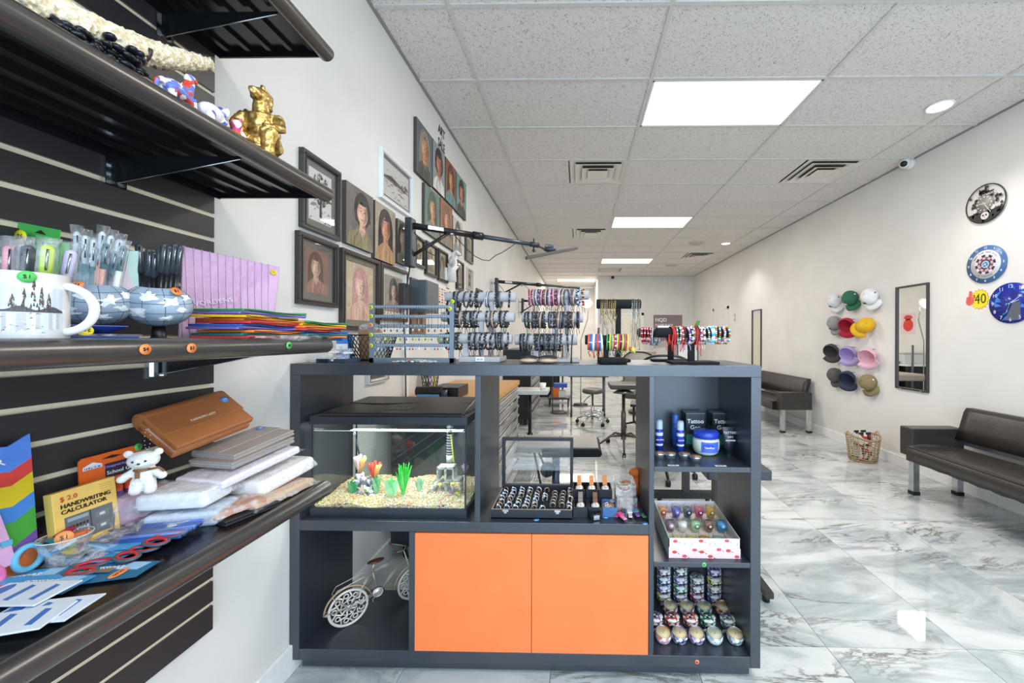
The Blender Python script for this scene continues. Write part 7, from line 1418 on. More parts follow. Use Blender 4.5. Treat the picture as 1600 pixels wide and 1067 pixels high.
mb.prism([(-.34 * r_, .45 * r_), (0, .55 * r_), (.42 * r_, .6 * r_), (.36 * r_, .32 * r_), (-.3 * r_, .22 * r_)], .0, .004); mb.prism([(-.05 * r_, .6 * r_), (.02 * r_, .95 * r_), (.1 * r_, .6 * r_)], 0, .004); mb.prism([(-.3 * r_, .5 * r_), (-.28 * r_, .82 * r_), (-.1 * r_, .55 * r_)], 0, .004); part('cutout_figure', mb, t)
mb = MB(M('#d8ccd0', .6)); mb.at(X @ T(0, 0, .0145)); mb.prism(ell(0, -.62 * r_, .2 * r_, .2 * r_), 0, .001); mb.prism(ell(.38 * r_, -.28 * r_, .12 * r_, .12 * r_), 0, .001); mb.prism(ell(-.5 * r_, -.25 * r_, .12 * r_, .12 * r_), 0, .001); part('skull_and_roses', mb, t)
mb = MB(M('#161616', .5)); mb.at(X @ T(0, 0, .0162)); [mb.prism(ell(s_ * .075 * r_, -.6 * r_, .045 * r_, .05 * r_, 10), 0, .0005) for s_ in (-1, 1)]; mb.prism([(-.02 * r_, -.72 * r_), (.02 * r_, -.72 * r_), (0, -.66 * r_)], 0, .0005); part('skull_eyes', mb, t)
mb = MB(M('#8f8a80', .5)); mb.at(X @ T(0, 0, .016)); mb.cyl((0, 0, 0), (0, 0, .003), r_ * .42, n=32); dl = part('dial', mb, t); text('OLD SCHOOL', r_ * .17, X @ T(.02 * r_, .42 * r_, .0165) @ RZ(5), M('#e9e0e2', .5), t, bold=.02)
mb = MB(INKW); mb.at(X @ T(0, 0, .0195)); [mb.prism(ell(r_ * .34 * math.cos(k * PI / 6), r_ * .34 * math.sin(k * PI / 6), r_ * .03, r_ * .03, 8), 0, .0004) for k in range(12)]; part('hour_marks', mb, dl); hands(t, X, r_ * .85, '#e8e2da', 275, 148, .021)
t, c, X, r_ = clock(1542, 413, .31, 'round blue rimmed dartboard wall clock, middle clock')
mb = MB(M('#4a6f9f', .4)); mb.at(X); mb.cyl((0, 0, 0), (0, 0, .012), r_, n=44); part('blue_rim', mb, t); mb = MB(M('#e4e1de', .5)); mb.at(X); mb.cyl((0, 0, .012), (0, 0, .013), r_ * .76, n=40); part('face', mb, t)
mb = MB(PRINT); mb.at(X @ T(0, 0, .0135))
for k in range(16):
    a0, a1 = 2 * PI * k / 16, 2 * PI * (k + 1) / 16
    for (ra, rb, cc) in ((.40, .53, ('#2f2a35', '#d8cfe0')), (.27, .40, ('#c8b0b8', '#a84048')), (.20, .27, ('#2a2630', '#3a3440'))): mb.poly([(ra * r_ * math.cos(a0), ra * r_ * math.sin(a0)), (rb * r_ * math.cos(a0), rb * r_ * math.sin(a0)), (rb * r_ * math.cos(a1), rb * r_ * math.sin(a1)), (ra * r_ * math.cos(a1), ra * r_ * math.sin(a1))], 0, cc[k % 2])
mb.poly(ell(0, 0, .20 * r_, .20 * r_), 0, '#9fc4d8'); mb.poly(ell(0, 0, .12 * r_, .12 * r_), .0003, '#2f5f9f'); mb.poly(ell(0, 0, .05 * r_, .05 * r_), .0006, '#d8e6ee'); part('dartboard_print', mb, t)
for k in range(12): a_ = R(90 - 30 * (k + 1)); text(str(k + 1), r_ * .17, X @ T(r_ * .88 * math.cos(a_), r_ * .88 * math.sin(a_), .0128), INKW, t, bold=.01)
for k, ch in enumerate('WHAT TIME YOUR BEERS'): a_ = R(150 - 120 * k / 19); (ch != ' ') and text(ch, r_ * .10, X @ T(r_ * .64 * math.cos(a_), r_ * .64 * math.sin(a_), .0136) @ Matrix.Rotation(a_ - PI / 2, 4, 'Z'), INK, t)
for k, ch in enumerate('A LOUNGE'): a_ = R(240 + 60 * k / 7); (ch != ' ') and text(ch, r_ * .10, X @ T(r_ * .64 * math.cos(a_), r_ * .64 * math.sin(a_), .0136) @ Matrix.Rotation(a_ + PI / 2, 4, 'Z'), INK, t)
hands(t, X, r_ * .7, '#e8dfe6', 240, 150, .0155)
t, c, X, r_ = clock(1582, 475, .33, 'round deep blue crystal patterned wall clock, lowest clock at the right edge')
c2 = rw(1547, 476); r_ = .158; c = Vector((XR, c2.y - r_, c2.z - .0)); X = RW(c.y, c.z)
mb = MB(M('#1f2f9a', .2)); mb.at(X); mb.cyl((0, 0, 0), (0, 0, .01), r_, n=44); part('clock_face', mb, t); mb = MB(PRINT); mb.at(X @ T(0, 0, .0104)); rr = random.Random(9)
for k in range(26):
    a_ = rr.uniform(0, 2 * PI); q = rr.uniform(.1, .75) * r_; x, y = q * math.cos(a_), q * math.sin(a_); pts = [(x, y)] + [(x + rr.uniform(-.4, .4) * r_, y + rr.uniform(-.4, .4) * r_) for _ in range(2)]
    pts = [(p[0] * min(1, .97 * r_ / max(1e-6, math.hypot(*p))), p[1] * min(1, .97 * r_ / max(1e-6, math.hypot(*p)))) for p in pts]
    if (pts[1][0] - pts[0][0]) * (pts[2][1] - pts[0][1]) - (pts[1][1] - pts[0][1]) * (pts[2][0] - pts[0][0]) < 0: pts.reverse()
    mb.poly(pts, .00002 * k, rr.choice(['#1a2a8a', '#2a3fc0', '#182070', '#2f55d0', '#3f7fd8', '#141c5a', '#3ab0d8']))
mb.poly([(.1 * r_, .0), (-.25 * r_, -.85 * r_), (.45 * r_, -.85 * r_), (.42 * r_, .05 * r_)], .0007, '#5a5f70'); mb.poly([(.4 * r_, .5 * r_), (.85 * r_, .3 * r_), (.95 * r_, .25 * r_), (.8 * r_, .55 * r_)], .0008, '#5ad0e0'); part('crystal_print', mb, t)
for k in range(12): a_ = R(90 - 30 * (k + 1)); text(str(k + 1), r_ * .25, X @ T(r_ * .82 * math.cos(a_), r_ * .82 * math.sin(a_), .0118), M('#dcd8e8', .4), t)
hands(t, X, r_ * .8, '#f2e6dc', 72, 55, .013); hands(t, X, r_ * .7, '#e8dff0', 200, 200, .0145)
# $40 price burst
a, b = rw(1509, 468), rw(1546, 468); c = (a + b) / 2; w_ = a.y - b.y; h = rw(1530, 452).z - rw(1530, 483).z; t = thing('price_burst', 'yellow starburst price sign reading 40 with red thumbs up hand', 'price sign', tuple(c)); X = RW(c.y, c.z)
mb = MB(M('#c0392f', .5)); mb.at(X); ps = [((.40 if k % 2 else .335) * w_ * math.cos(2 * PI * k / 34) + .1 * w_, (.5 if k % 2 else .43) * h * math.sin(2 * PI * k / 34)) for k in range(34)]; mb.prism([(x * 1.03, y * 1.05) for x, y in ps], 0, .001); part('burst_outline', mb, t); mb = MB(M('#f5dc14', .5)); mb.at(X); mb.prism(ps, .001, .0018); part('burst_sheet', mb, t)
mb = MB(M('#e8605a', .5)); mb.at(X); mb.prism([(-.48 * w_, -.12 * h), (-.44 * w_, .16 * h), (-.36 * w_, .18 * h), (-.33 * w_, .47 * h), (-.22 * w_, .45 * h), (-.2 * w_, .17 * h), (-.12 * w_, .1 * h), (-.14 * w_, -.16 * h), (-.3 * w_, -.28 * h), (-.42 * w_, -.24 * h)], .0019, .003); part('thumbs_up_hand', mb, t)
mb = MB(M('#a83a34', .5)); mb.at(X); [mb.prism([(-.44 * w_, (.06 - k * .1) * h), (-.27 * w_, (.08 - k * .1) * h), (-.27 * w_, (.095 - k * .1) * h), (-.44 * w_, (.075 - k * .1) * h)], .003, .0033) for k in range(3)]; part('finger_lines', mb, t); text('40', h * .72, X @ T(.14 * w_, 0, .0022), M('#24301a', .6), t, sx=.8); text('$', h * .25, X @ T(-.12 * w_, .16 * h, .0022), M('#24301a', .6), t)
# mirrors
def mirror(l, r, tl, bl, lb):
    a, b, c = rw(l, tl), rw(l, bl), rw(r, tl); y1, y0, z1, z0 = a.y, c.y, a.z, b.z; t = thing('wall_mirror', lb, 'mirror', (XR, (y0 + y1) / 2, z0)); f = .018; mb = MB(M('#3b3836', .4)); d = .022
    for (A, B_, C_, D_) in ((y0, y1, z0, z0 + f), (y0, y1, z1 - f, z1), (y0, y0 + f, z0 + f, z1 - f), (y1 - f, y1, z0 + f, z1 - f)): mb.bb(XR - d, XR, A, B_, C_, D_)
    part('mirror_frame', mb, t, bev=.001); part('mirror_glass', MB(MIRROR).bb(XR - .008, XR - .004, y0 + f, y1 - f, z0 + f, z1 - f), t)
    for yy in (y0 + .07, y1 - .07): part('clip', MB(CLEAR).bb(XR - .026, XR, yy - .012, yy + .012, z0 - .008, z0 + .012), t)
mirror(1402, 1453, 449, 606, 'tall black framed wall mirror between the caps and the price sign'); mirror(1176, 1190.5, 485, 572, 'narrow black framed wall mirror further back above the far sofa')
# security cameras
c = onX(1424, 256, XR); t = thing('security_camera', 'white dome security camera high on the right wall', 'camera', (XR, c.y, c.z)); part('mount', MB(WHITE).cyl((XR, c.y, c.z), (XR - .04, c.y, c.z), .055, .05, 22), t); mb = MB(WHITE); mb.sph((XR - .075, c.y - .01, c.z), .048, n=18, m=12); hd_ = part('camera_ball', mb, t); mb = MB(BLACKP); dv = Vector((-.7, -.55, -.35)).normalized(); mb.cyl(Vector((XR - .075, c.y - .01, c.z)) + dv * .036, Vector((XR - .075, c.y - .01, c.z)) + dv * .05, .03, .026, 18); part('lens', mb, hd_)
c = onY(957, 433, YB); t = thing('security_camera', 'tiny dark security camera at the top of the back wall', 'camera', tuple(c)); mb = MB(BLACKP); mb.sph((c.x, YB - .08, c.z - .02), .05, n=12, m=8); part('camera_ball', mb, t); part('mount', MB(WHITE).cyl((c.x, YB, c.z), (c.x, YB - .06, c.z), .04, n=12), t)
# caps
def cap(px, py, col, lb, mode, s=1.0, logo=None):
    c = rw(px, py); Rc = .082 * s; t = thing('baseball_cap', lb, 'cap', (XR, c.y, c.z)); mt = M(col, .85, scale=30, bump=.25); dk = M(col, .95, scale=20)
    n, b, off = {'side': ((-1, -.25, .35), (.35, -.15, -1), .04), 'open': ((.75, .55, .45), (-.35, -.45, -1), .095), 'front': ((-.55, -.75, .35), (-.8, .35, -.5), .075)}[mode]
    n = Vector(n).normalized(); b = Vector(b); b = (b - n * b.dot(n)).normalized(); yv = -b; xv = yv.cross(n); o_ = (XR - off - (.02 if mode == 'side' else 0), c.y, c.z + (.02 if mode == 'side' else 0))
    X = Matrix(((xv.x, yv.x, n.x, o_[0]), (xv.y, yv.y, n.y, o_[1]), (xv.z, yv.z, n.z, o_[2]), (0, 0, 0, 1))); bdir = R(-90)
    mb = MB(mt); mb.at(X)
    prof = [(Rc * 1.0, -.035), (Rc * 1.0, .0), (Rc * .97, .02 * 1.2), (Rc * .85, .05), (Rc * .62, .07), (Rc * .3, .082), (0, .086)]; n_ = 24; vs = []
    for r_, z in prof:
        for j in range(n_): a_ = 2 * PI * j / n_; q = r_ * (1 + .02 * math.cos(6 * a_)); vs.append((q * math.cos(a_), q * math.sin(a_) * 1.12, z * s))
    k = len(prof); mb.add(vs, [(i * n_ + j, i * n_ + (j + 1) % n_, (i + 1) * n_ + (j + 1) % n_, (i + 1) * n_ + j) for i in range(k - 1) for j in range(n_)], None, True); o = part('crown', mb, t); sd = o.modifiers.new('thick', 'SOLIDIFY'); sd.thickness = .003; sd.offset = -1
    mb = MB(mt); mb.at(X); vs = []; nb = 10
    for i in range(nb + 1):
        a_ = bdir + R(-62 + 124 * i / nb); e = math.cos(R(-62 + 124 * i / nb)) ; 
        for q, dz in ((0, 0), (.5, -.004), (1, -.014)): L_ = Rc * (1.0 + .72 * q * max(0, e) ** .6); vs.append((L_ * math.cos(a_), L_ * math.sin(a_) * 1.1, -.033 * s + dz - .02 * abs(math.sin(R(-62 + 124 * i / nb))) * q))
    mb.add(vs, [(i * 3 + j, (i + 1) * 3 + j, (i + 1) * 3 + j + 1, i * 3 + j + 1) for i in range(nb) for j in range(2)], None, True); o = part('brim', mb, t); sd = o.modifiers.new('thick', 'SOLIDIFY'); sd.thickness = .004; sd.offset = 0
    mb = MB(mt); mb.at(X); mb.sph((0, 0, .087 * s), .006, n=8, m=5); part('button', mb, t)
    if logo:
        a_ = bdir + R(-28); mb = MB(M(logo, .6)); v = Vector((Rc * .98 * math.cos(a_), Rc * 1.08 * math.sin(a_), .022)); n = Vector((math.cos(a_), math.sin(a_), .35)).normalized(); rv = Vector((-n.y, n.x, 0)).normalized(); mb.at(X @ frame(v + n * .004, rv, n.cross(rv))); mb.prism([(-.02, -.012), (.02, -.012), (.024, .0), (.01, .012), (-.016, .01)], 0, .002); part('embroidered_logo', mb, t)
        mb = MB(M('#a83a44', .6)) if logo in ('#2a2a2e',) else MB(INKW); v = Vector((Rc * math.cos(bdir + R(95)), Rc * 1.1 * math.sin(bdir + R(95)), .03)); n = v.normalized(); rv = Vector((-n.y, n.x, 0)).normalized(); mb.at(X @ frame(v + n * .003, rv, n.cross(rv))); mb.box((0, 0, .001), (.016, .016, .002)); part('side_tag', mb, t)
    part('hook', MB(BLACKP).tube([(XR, c.y, c.z + .075 * s), (XR - .03, c.y, c.z + .07 * s), (XR - .035, c.y, c.z + .085 * s)], .003, 6), t)
for a in [(1311, 472, '#e6e5e4', 'white baseball cap with dark logo, top left of the cap wall', 'side', 1.0, '#2a2a2e'), (1336, 468, '#2f6e50', 'green baseball cap, top middle of the cap wall', 'side', 1.0, '#e9e9e9'), (1367, 466, '#edecec', 'larger white baseball cap with dark logo, top right of the cap wall', 'side', 1.0, '#2a2a2e'),
          (1311, 507, '#9c9a99', 'grey baseball cap, left of the second row', 'side', 1.0, '#2a2a2e'), (1335, 508, '#b3263a', 'red baseball cap with open underside showing, second row', 'open', 1.0, '#e9e9e9'), (1363, 508, '#e5b21c', 'yellow baseball cap, second row beside the red one', 'front', 1.0, None),
          (1310, 548, '#4a4646', 'charcoal baseball cap showing dark inside, third row left', 'open', 1.0, '#e9e9e9'), (1337, 552, '#b9a2d6', 'lilac baseball cap, middle of the third row', 'open', 1.0, '#9a82c0'), (1368, 556, '#e8b4bf', 'pink baseball cap, right of the third row', 'open', 1.0, None),
          (1311, 588, '#5c5957', 'washed dark grey baseball cap, bottom row left', 'side', 1.0, None), (1336, 591, '#363b54', 'navy blue baseball cap, middle of the bottom row', 'open', 1.0, '#e9e9e9'), (1364, 600, '#8d7a55', 'khaki tan baseball cap, bottom row right', 'side', 1.0, '#e9e9e9')]: cap(*a)

# ================================================================== SOFAS, BASKET
def sofa(yfar, ynear, lb, sgn):
    """sgn=+1: armrest at yfar end visible; body runs between"""
    x0, x1 = XR - .56, XR - .02; t = thing('waiting_sofa', lb, 'sofa', ((x0 + x1) / 2, (yfar + ynear) / 2, 0)); Lm = LEATHER
    for ya in (yfar - .13, ynear): part('armrest', MB(Lm).bb(x0 + .02, XR - .1, ya, ya + .13, .33, .575), t, bev=.012, seg=3)
    ys, ye_ = ynear + .13, yfar - .13; n_ = 22; vs = []; rr = random.Random(int(yfar * 10)); m_ = 8
    mb = MB(Lm)
    for i in range(n_ + 1):
        for j in range(m_ + 1):
            u = j / m_; z = .425 + .012 * math.sin(PI * u) ** .5 + (.006 * rr.uniform(-1, 1) + .004 * math.sin(i * 2.3 + j * .7)) * (0 < j < m_)
            vs.append((x0 - .03 + (XR - .16 - x0 + .03) * u, ys + (ye_ - ys) * i / n_, z))
    w1 = m_ + 1; fs = [(i * w1 + j, i * w1 + j + 1, (i + 1) * w1 + j + 1, (i + 1) * w1 + j) for i in range(n_) for j in range(m_)]
    b = len(vs); vs += [(x0 - .03, ys + (ye_ - ys) * i / n_, .31 + .004 * math.sin(i * 3)) for i in range(n_ + 1)] + [(XR - .16, ys + (ye_ - ys) * i / n_, .31) for i in range(n_ + 1)]
    fs += [(i * w1, (i + 1) * w1, b + i + 1, b + i) for i in range(n_)] + [(b + i, b + i + 1, b + n_ + 2 + i, b + n_ + 1 + i) for i in range(n_)]
    fs += [tuple(range(0, w1)) + (b + n_ + 1, b), tuple(n_ * w1 + j for j in range(m_, -1, -1)) + (b + n_, b + 2 * n_ + 1)]
    mb.add(vs, fs, None, True); part('seat_cushion', mb, t)
    part('seat_piping', MB(M('#2e2b29', .35)).tube([(x0 - .03, ys + (ye_ - ys) * i / 10, .426) for i in range(11)], .005, 6), t)
    mb = MB(Lm); vs = []
    for i in range(n_ + 1):
        y = ys + (ye_ - ys) * i / n_; wv = .004 * math.sin(i * 2.1)
        vs += [(XR - .19 + wv, y, .49), (XR - .15 + wv, y, .60), (XR - .115 + wv, y, .72), (XR - .09, y, .755), (XR - .04, y, .755), (XR - .05, y, .70), (XR - .11, y, .49)]
    mb.add(vs, [(i * 7 + j, (i + 1) * 7 + j, (i + 1) * 7 + (j + 1) % 7, i * 7 + (j + 1) % 7) for i in range(n_) for j in range(7)] + [tuple(range(7)), tuple(n_ * 7 + j for j in range(6, -1, -1))], None, True); part('backrest', mb, t)
    part('metal_rail', MB(M('#a6a8aa', .3, .9)).bb(XR - .135, XR - .12, ynear + .05, yfar - .05, .445, .49), t)
    for yy in (yfar - .11, ynear + .03):
        for xx in (x0 + .05, XR - .14): 
            l_ = part('leg', MB(M('#c9cbcd', .18, 1.0)).bb(xx, xx + .05, yy, yy + .05, .03, .34), t); part('foot_cap', MB(BLACKP).bb(xx - .004, xx + .054, yy - .004, yy + .054, 0, .03), l_)
sofa(3.43, 1.55, 'black leather waiting bench with chrome legs in the right foreground', 1); sofa(7.1, 5.42, 'black leather waiting bench further back against the right wall', 1)
q = onZ(1348, 719, 0); c = (q.x, q.y, 0); t = thing('wicker_basket', 'woven natural wicker basket with magazines between the two sofas', 'basket', c); WK = M('#b39a76', .7, scale=60, bump=.4)
n_ = 18; r0, r1, h = .125, .155, .27
for k in range(n_): a_ = 2 * PI * k / n_; part('stake', MB(WK).tube([(c[0] + (r0 + (r1 - r0) * u) * math.cos(a_), c[1] + (r0 + (r1 - r0) * u) * math.sin(a_), .004 + (h + .02 * math.cos(2 * a_)) * u) for u in (0, .25, .5, .75, 1)], .004, 5), t)
for k in range(10):
    u = (k + .3) / 10; rr = random.Random(k); mb = MB(WK); mb.tube([(c[0] + (r0 + (r1 - r0) * u + .006 * (1 if j % 2 else -1)) * math.cos(2 * PI * j / 36), c[1] + (r0 + (r1 - r0) * u + .006 * (1 if j % 2 else -1)) * math.sin(2 * PI * j / 36), .006 + h * u + rr.uniform(-.004, .004) + .02 * math.cos(4 * PI * j / 36) * u) for j in range(36)], .0042, 5, closed=True); part('weave', mb, t)
mb = MB(WK); mb.tube([(c[0] + r1 * math.cos(2 * PI * j / 36), c[1] + r1 * math.sin(2 * PI * j / 36), h + .02 * math.cos(4 * PI * j / 36)) for j in range(36)], .008, 6, closed=True); part('rim', mb, t); part('basket_floor', MB(WK).cyl((c[0], c[1], .003), (c[0], c[1], .01), r0, n=24), t)
for s_ in (-1, 1): mb = MB(WK); mb.tube([(c[0] + s_ * (r1 + .002), c[1] - .04 + .08 * i / 8, h - .01 + .06 * math.sin(PI * i / 8)) for i in range(9)], .006, 6); part('handle', mb, t)
for k, (cc, lb, rz, ti) in enumerate([('#c8403a', 'red covered magazine leaning in the wicker basket', 20, 16), ('#e9e4da', 'white covered magazine at the left in the wicker basket', -30, -8), ('#4a4f5a', 'dark covered magazine behind in the wicker basket', 5, 4), ('#e0c03a', 'yellow covered magazine at the front in the wicker basket', 40, 12), ('#8a9aa8', 'grey blue magazine at the right in the wicker basket', -10, -14)]):
    mx, my = c[0] - .012 + .006 * k, c[1] - .066 + .033 * k; mb = MB(M(cc, .4, kind='voronoi', scale=22, col2='#2a2a2e')); mb.at(T(mx, my, .02) @ RZ(8) @ RX(-3)); mb.bb(-.07, .07, -.004, .004, 0, .30 - .02 * (k % 3)); single('magazine', mb, lb, 'magazine', (mx, my, .02))

# ================================================================== BACKGROUND FURNITURE
BTM = M('#d9a865', .45, kind='wood', scale=9, col2='#c08a4a')
t = thing('tool_chest', 'rolling tool chest with butcher block top behind the fish tank', 'tool chest', (-.82, 2.9, 0)); x0, x1, y0, y1 = -1.10, -.55, 2.22, 3.45
part('chest_body', MB(M('#2b333b', .4, .3)).bb(x0, x1 - .01, y0, y1, .12, .91), t, bev=.004)
part('butcher_block_top', MB(BTM).bb(x0 - .02, x1 + .01, y0 - .02, y1 + .02, .912, .95), t, bev=.002)
zs = [.13, .27, .40, .50, .59, .67, .75, .83, .905]
for i in range(8):
    d = part('drawer', MB(M('#c5c2bc', .3, .8)).bb(x1 - .01, x1 + .002, y0 + .02, y1 - .02, zs[i] + .004, zs[i + 1] - .004), t, bev=.001); part('handle', MB(CHROME).bb(x1 + .002, x1 + .018, y0 + .05, y1 - .05, zs[i + 1] - .026, zs[i + 1] - .012), d)
for yy in (y0 + .1, y1 - .1):
    for xx in (x0 + .07, x1 - .08): part('caster', MB(BLACKP).cyl((xx - .02, yy, .055), (xx + .02, yy, .055), .055, n=16).bb(xx - .025, xx + .025, yy - .02, yy + .02, .09, .12), t)
t = thing('tool_cabinet', 'tall black tool cabinet with silver drawers further along the left wall', 'tool chest', (-.95, 6.4, 0)); x0, x1, y0, y1 = -1.14, -.73, 5.75, 7.0
part('cabinet_body', MB(M('#17171a', .3)).bb(x0, x1, y0, y1, .1, 1.15), t, bev=.004)
for i in range(8): d = part('drawer', MB(M('#c5c2bc', .3, .8)).bb(x1, x1 + .012, y0 + .03, y1 - .03, .12 + i * .125, .235 + i * .125), t); part('handle', MB(BLACKP).bb(x1 + .012, x1 + .026, y0 + .06, y1 - .06, .205 + i * .125, .22 + i * .125), d)
for yy in (y0 + .1, y1 - .1): part('caster', MB(BLACKP).cyl((x1 - .1, yy, .05), (x1 - .06, yy, .05), .05, n=14), t)
# items on tool chest
zt = .95; p = onY(685, 620, 2.42)
t = thing('paper_dispenser', 'black box dispenser with blue paper on the tool chest behind the tank', 'dispenser', (p.x, 2.4, zt)); xa, xb = onY(653, 620, 2.4).x, onY(716, 620, 2.4).x
mb = MB(BLACKP); mb.bb(xa + .08, xb, 2.4, 2.62, zt, zt + .07); mb.cyl((xa, 2.38, zt + .05), (xb - .09, 2.38, zt + .05), .03, n=18); part('housing', mb, t, bev=.004); part('blue_sheet', MB(M('#5a9ae0', .5)).bb(xa + .015, xb - .10, 2.345, 2.349, zt, zt + .035), t); part('knob', MB(M('#2f3a46', .3)).cyl((xb - .075, 2.36, zt), (xb - .075, 2.36, zt + .06), .02, n=14), t)
c = (onY(672, 600, 2.75).x, 2.75, zt); t = thing('pencil_cup', 'black wire cup of coloured markers on the tool chest', 'pen cup', c); wire_basket(t, c, .045, .062, .13, M('#2a2626', .4, .4), 16, 5, .0016)
for k, (cc, nm) in enumerate([('#e8c020', 'yellow'), ('#d82a5a', 'magenta'), ('#2f3f9a', 'navy'), ('#222226', 'black'), ('#e0402f', 'red'), ('#3aa050', 'green'), ('#8a4ab0', 'purple'), ('#f0f0f0', 'white')]):
    a_ = k * .785; pen('marker_pen', f'{nm} marker standing in the black wire cup', (c[0] + .02 * math.cos(a_), c[1] + .02 * math.sin(a_), zt + .006), (c[0] + .045 * math.cos(a_), c[1] + .045 * math.sin(a_), zt + .165), .0065, (cc, cc))
# tripod tray
q = onY(828, 611, 3.6); t = thing('tripod_tray', 'small clear topped tray table on black tripod stand', 'tray table', (q.x, 3.6, 0)); hz_ = q.z
xa, xb = onY(808, 611, 3.6).x, onY(857, 611, 3.6).x
part('glass_tray', MB(M('#c9c9c4', .15)).bb(xa, xb, 3.5, 3.78, hz_ - .02, hz_ + .015), t, bev=.003); part('pole', MB(BLACKM).cyl((q.x, 3.6, .25), (q.x, 3.6, hz_ - .02), .016, n=12), t)
for k in range(3): a_ = R(-60 + 120 * k); mb = MB(BLACKM); mb.tube([(q.x, 3.6, .42), (q.x + .06 * math.cos(a_), 3.6 + .06 * math.sin(a_), .36), (q.x + .27 * math.cos(a_), 3.6 + .27 * math.sin(a_), .012)], .011, 8); l_ = part('leg', mb, t); part('rubber_foot', MB(BLACKP).sph((q.x + .27 * math.cos(a_), 3.6 + .27 * math.sin(a_), .012), .014, n=8, m=6), l_)
part('collar', MB(BLACKM).cyl((q.x, 3.6, .38), (q.x, 3.6, .44), .028, n=12), t)
single('paper_cup', MB(WHITE).lathe([(0, 0), (.025, 0), (.032, .06), (.03, .06), (.024, .004), (0, .004)], 16, c=(q.x + .12, 3.62, hz_ + .015)), 'small white paper cup on the clear tripod tray', 'cup', (q.x + .12, 3.62, hz_ + .015))
def star(t, x, y, r_, z, n=5, mat=CHROME, ph=0, hub=.02, cz=.055):
    for k in range(n):
        a_ = ph + 2 * PI * k / n; e = (x + r_ * math.cos(a_), y + r_ * math.sin(a_), cz + .012); mb = MB(mat); mb.tube([(x, y, z), (x + r_ * .5 * math.cos(a_), y + r_ * .5 * math.sin(a_), z - .005), e], [.018, .014, .011], 8); l_ = part('base_arm', mb, t)
        mb = MB(BLACKP); w_ = Vector((-math.sin(a_), math.cos(a_), 0)); ce = Vector((e[0], e[1], .026)); mb.cyl(ce - w_ * .018, ce - w_ * .006, .026, n=14); mb.cyl(ce + w_ * .006, ce + w_ * .018, .026, n=14); mb.cyl(ce, Vector(e), .008, n=8); part('caster', mb, l_)
# round stool
q = onY(926, 608, 5.95); x, y = q.x, 5.95; t = thing('round_stool', 'round padded stool on chrome five star base in the middle of the floor', 'stool', (x, y, 0)); mb = MB(M('#5a524c', .35)); mb.lathe([(0, .47), (.12, .47), (.155, .482), (.165, .505), (.155, .535), (.12, .545), (0, .547)], 30, c=(x, y, 0)); part('seat', mb, t)
part('gas_column', MB(CHROME).tube([(x, y, .1), (x, y, .3), (x, y, .3), (x, y, .47)], [.026, .026, .015, .015], 14), t); mb = MB(CHROME); mb.torus((x, y, .17), .17, .009, n=30, m=6); [mb.cyl((x, y, .17), (x + .17 * math.cos(k * PI / 2), y + .17 * math.sin(k * PI / 2), .17), .006, n=6) for k in range(4)]; part('foot_ring', mb, t); part('height_lever', MB(BLACKP).tube([(x, y, .46), (x - .09, y - .03, .40), (x - .14, y - .04, .34)], .006, 6), t); star(t, x, y, .25, .12, ph=.3)
# rolling table
t = thing('rolling_table', 'grey rolling work table with thin legs behind the round stool', 'table', (.13, 6.45, 0)); xa, xb = onY(888, 588, 6.45).x, onY(951, 588, 6.45).x; zt = onY(920, 586, 6.45).z
part('table_top', MB(M('#3f3d3d', .4)).bb(xa, xb, 6.4, 6.85, zt - .03, zt + .02), t, bev=.01)
for xx in (xa + .05, xb - .07): 
    for yy in (6.43, 6.8): l_ = part('leg', MB(M('#6f747a', .3, .6)).cyl((xx, yy, .07), (xx, yy, zt - .03), .013, n=10), t); part('caster', MB(BLACKP).cyl((xx - .015, yy, .035), (xx + .015, yy, .035), .035, n=12), l_)
part('crossbar', MB(M('#6f747a', .3, .6)).cyl((xa + .05, 6.43, .19), (xb - .07, 6.43, .19), .009, n=8), t)
# disc base lamp
q = onZ(873, 645, 0); t = thing('floor_stand', 'thin dark floor stand on a flat brown disc base', 'stand', tuple(q)); part('disc_base', MB(M('#6a5f5a', .4)).cyl(q, q + Vector((0, 0, .02)), .15, n=30), t); part('pole', MB(M('#4a4340', .4)).cyl(q + Vector((-.11, 0, .02)), q + Vector((-.11, 0, 1.1)), .009, n=8), t)
q = onZ(879, 624, 0); t = thing('rolling_stand', 'grey rolling stand with short wheeled base deep in the room', 'stand', tuple(q)); part('pole', MB(M('#5a5f66', .4, .4)).cyl(q, q + Vector((0, 0, 1.2)), .02, n=10), t); part('base_bar', MB(M('#5a5f66', .4, .4)).bb(q.x - .12, q.x + .14, q.y - .03, q.y + .03, .05, .09), t)
for s_ in (-.13, .14): part('caster', MB(BLACKP).cyl((q.x + s_ - .02, q.y, .045), (q.x + s_ + .02, q.y, .045), .045, n=12), t)
q = onY(872, 600, 7.5)
t = thing('supply_box', 'orange, white and blue supply boxes on a low trolley deep in the room', 'box', (q.x, 7.5, 0)); part('orange_box', MB(M('#e8762a', .5)).bb(q.x - .12, q.x + .02, 7.4, 7.6, .18, .36), t); part('white_box', MB(WHITE).bb(q.x + .02, q.x + .16, 7.4, 7.6, .18, .30), t); part('blue_box', MB(M('#3f62b8', .5)).bb(q.x - .08, q.x + .18, 7.4, 7.6, .365, .44), t)
mb = MB(M('#4a5058', .4, .4)); mb.bb(q.x - .18, q.x + .22, 7.3, 7.7, .15, .18); [mb.cyl((q.x + dx, 7.35 + dy, .0), (q.x + dx, 7.35 + dy, .15), .012, n=8) for dx in (-.16, .2) for dy in (0, .3)]; part('trolley', mb, t)
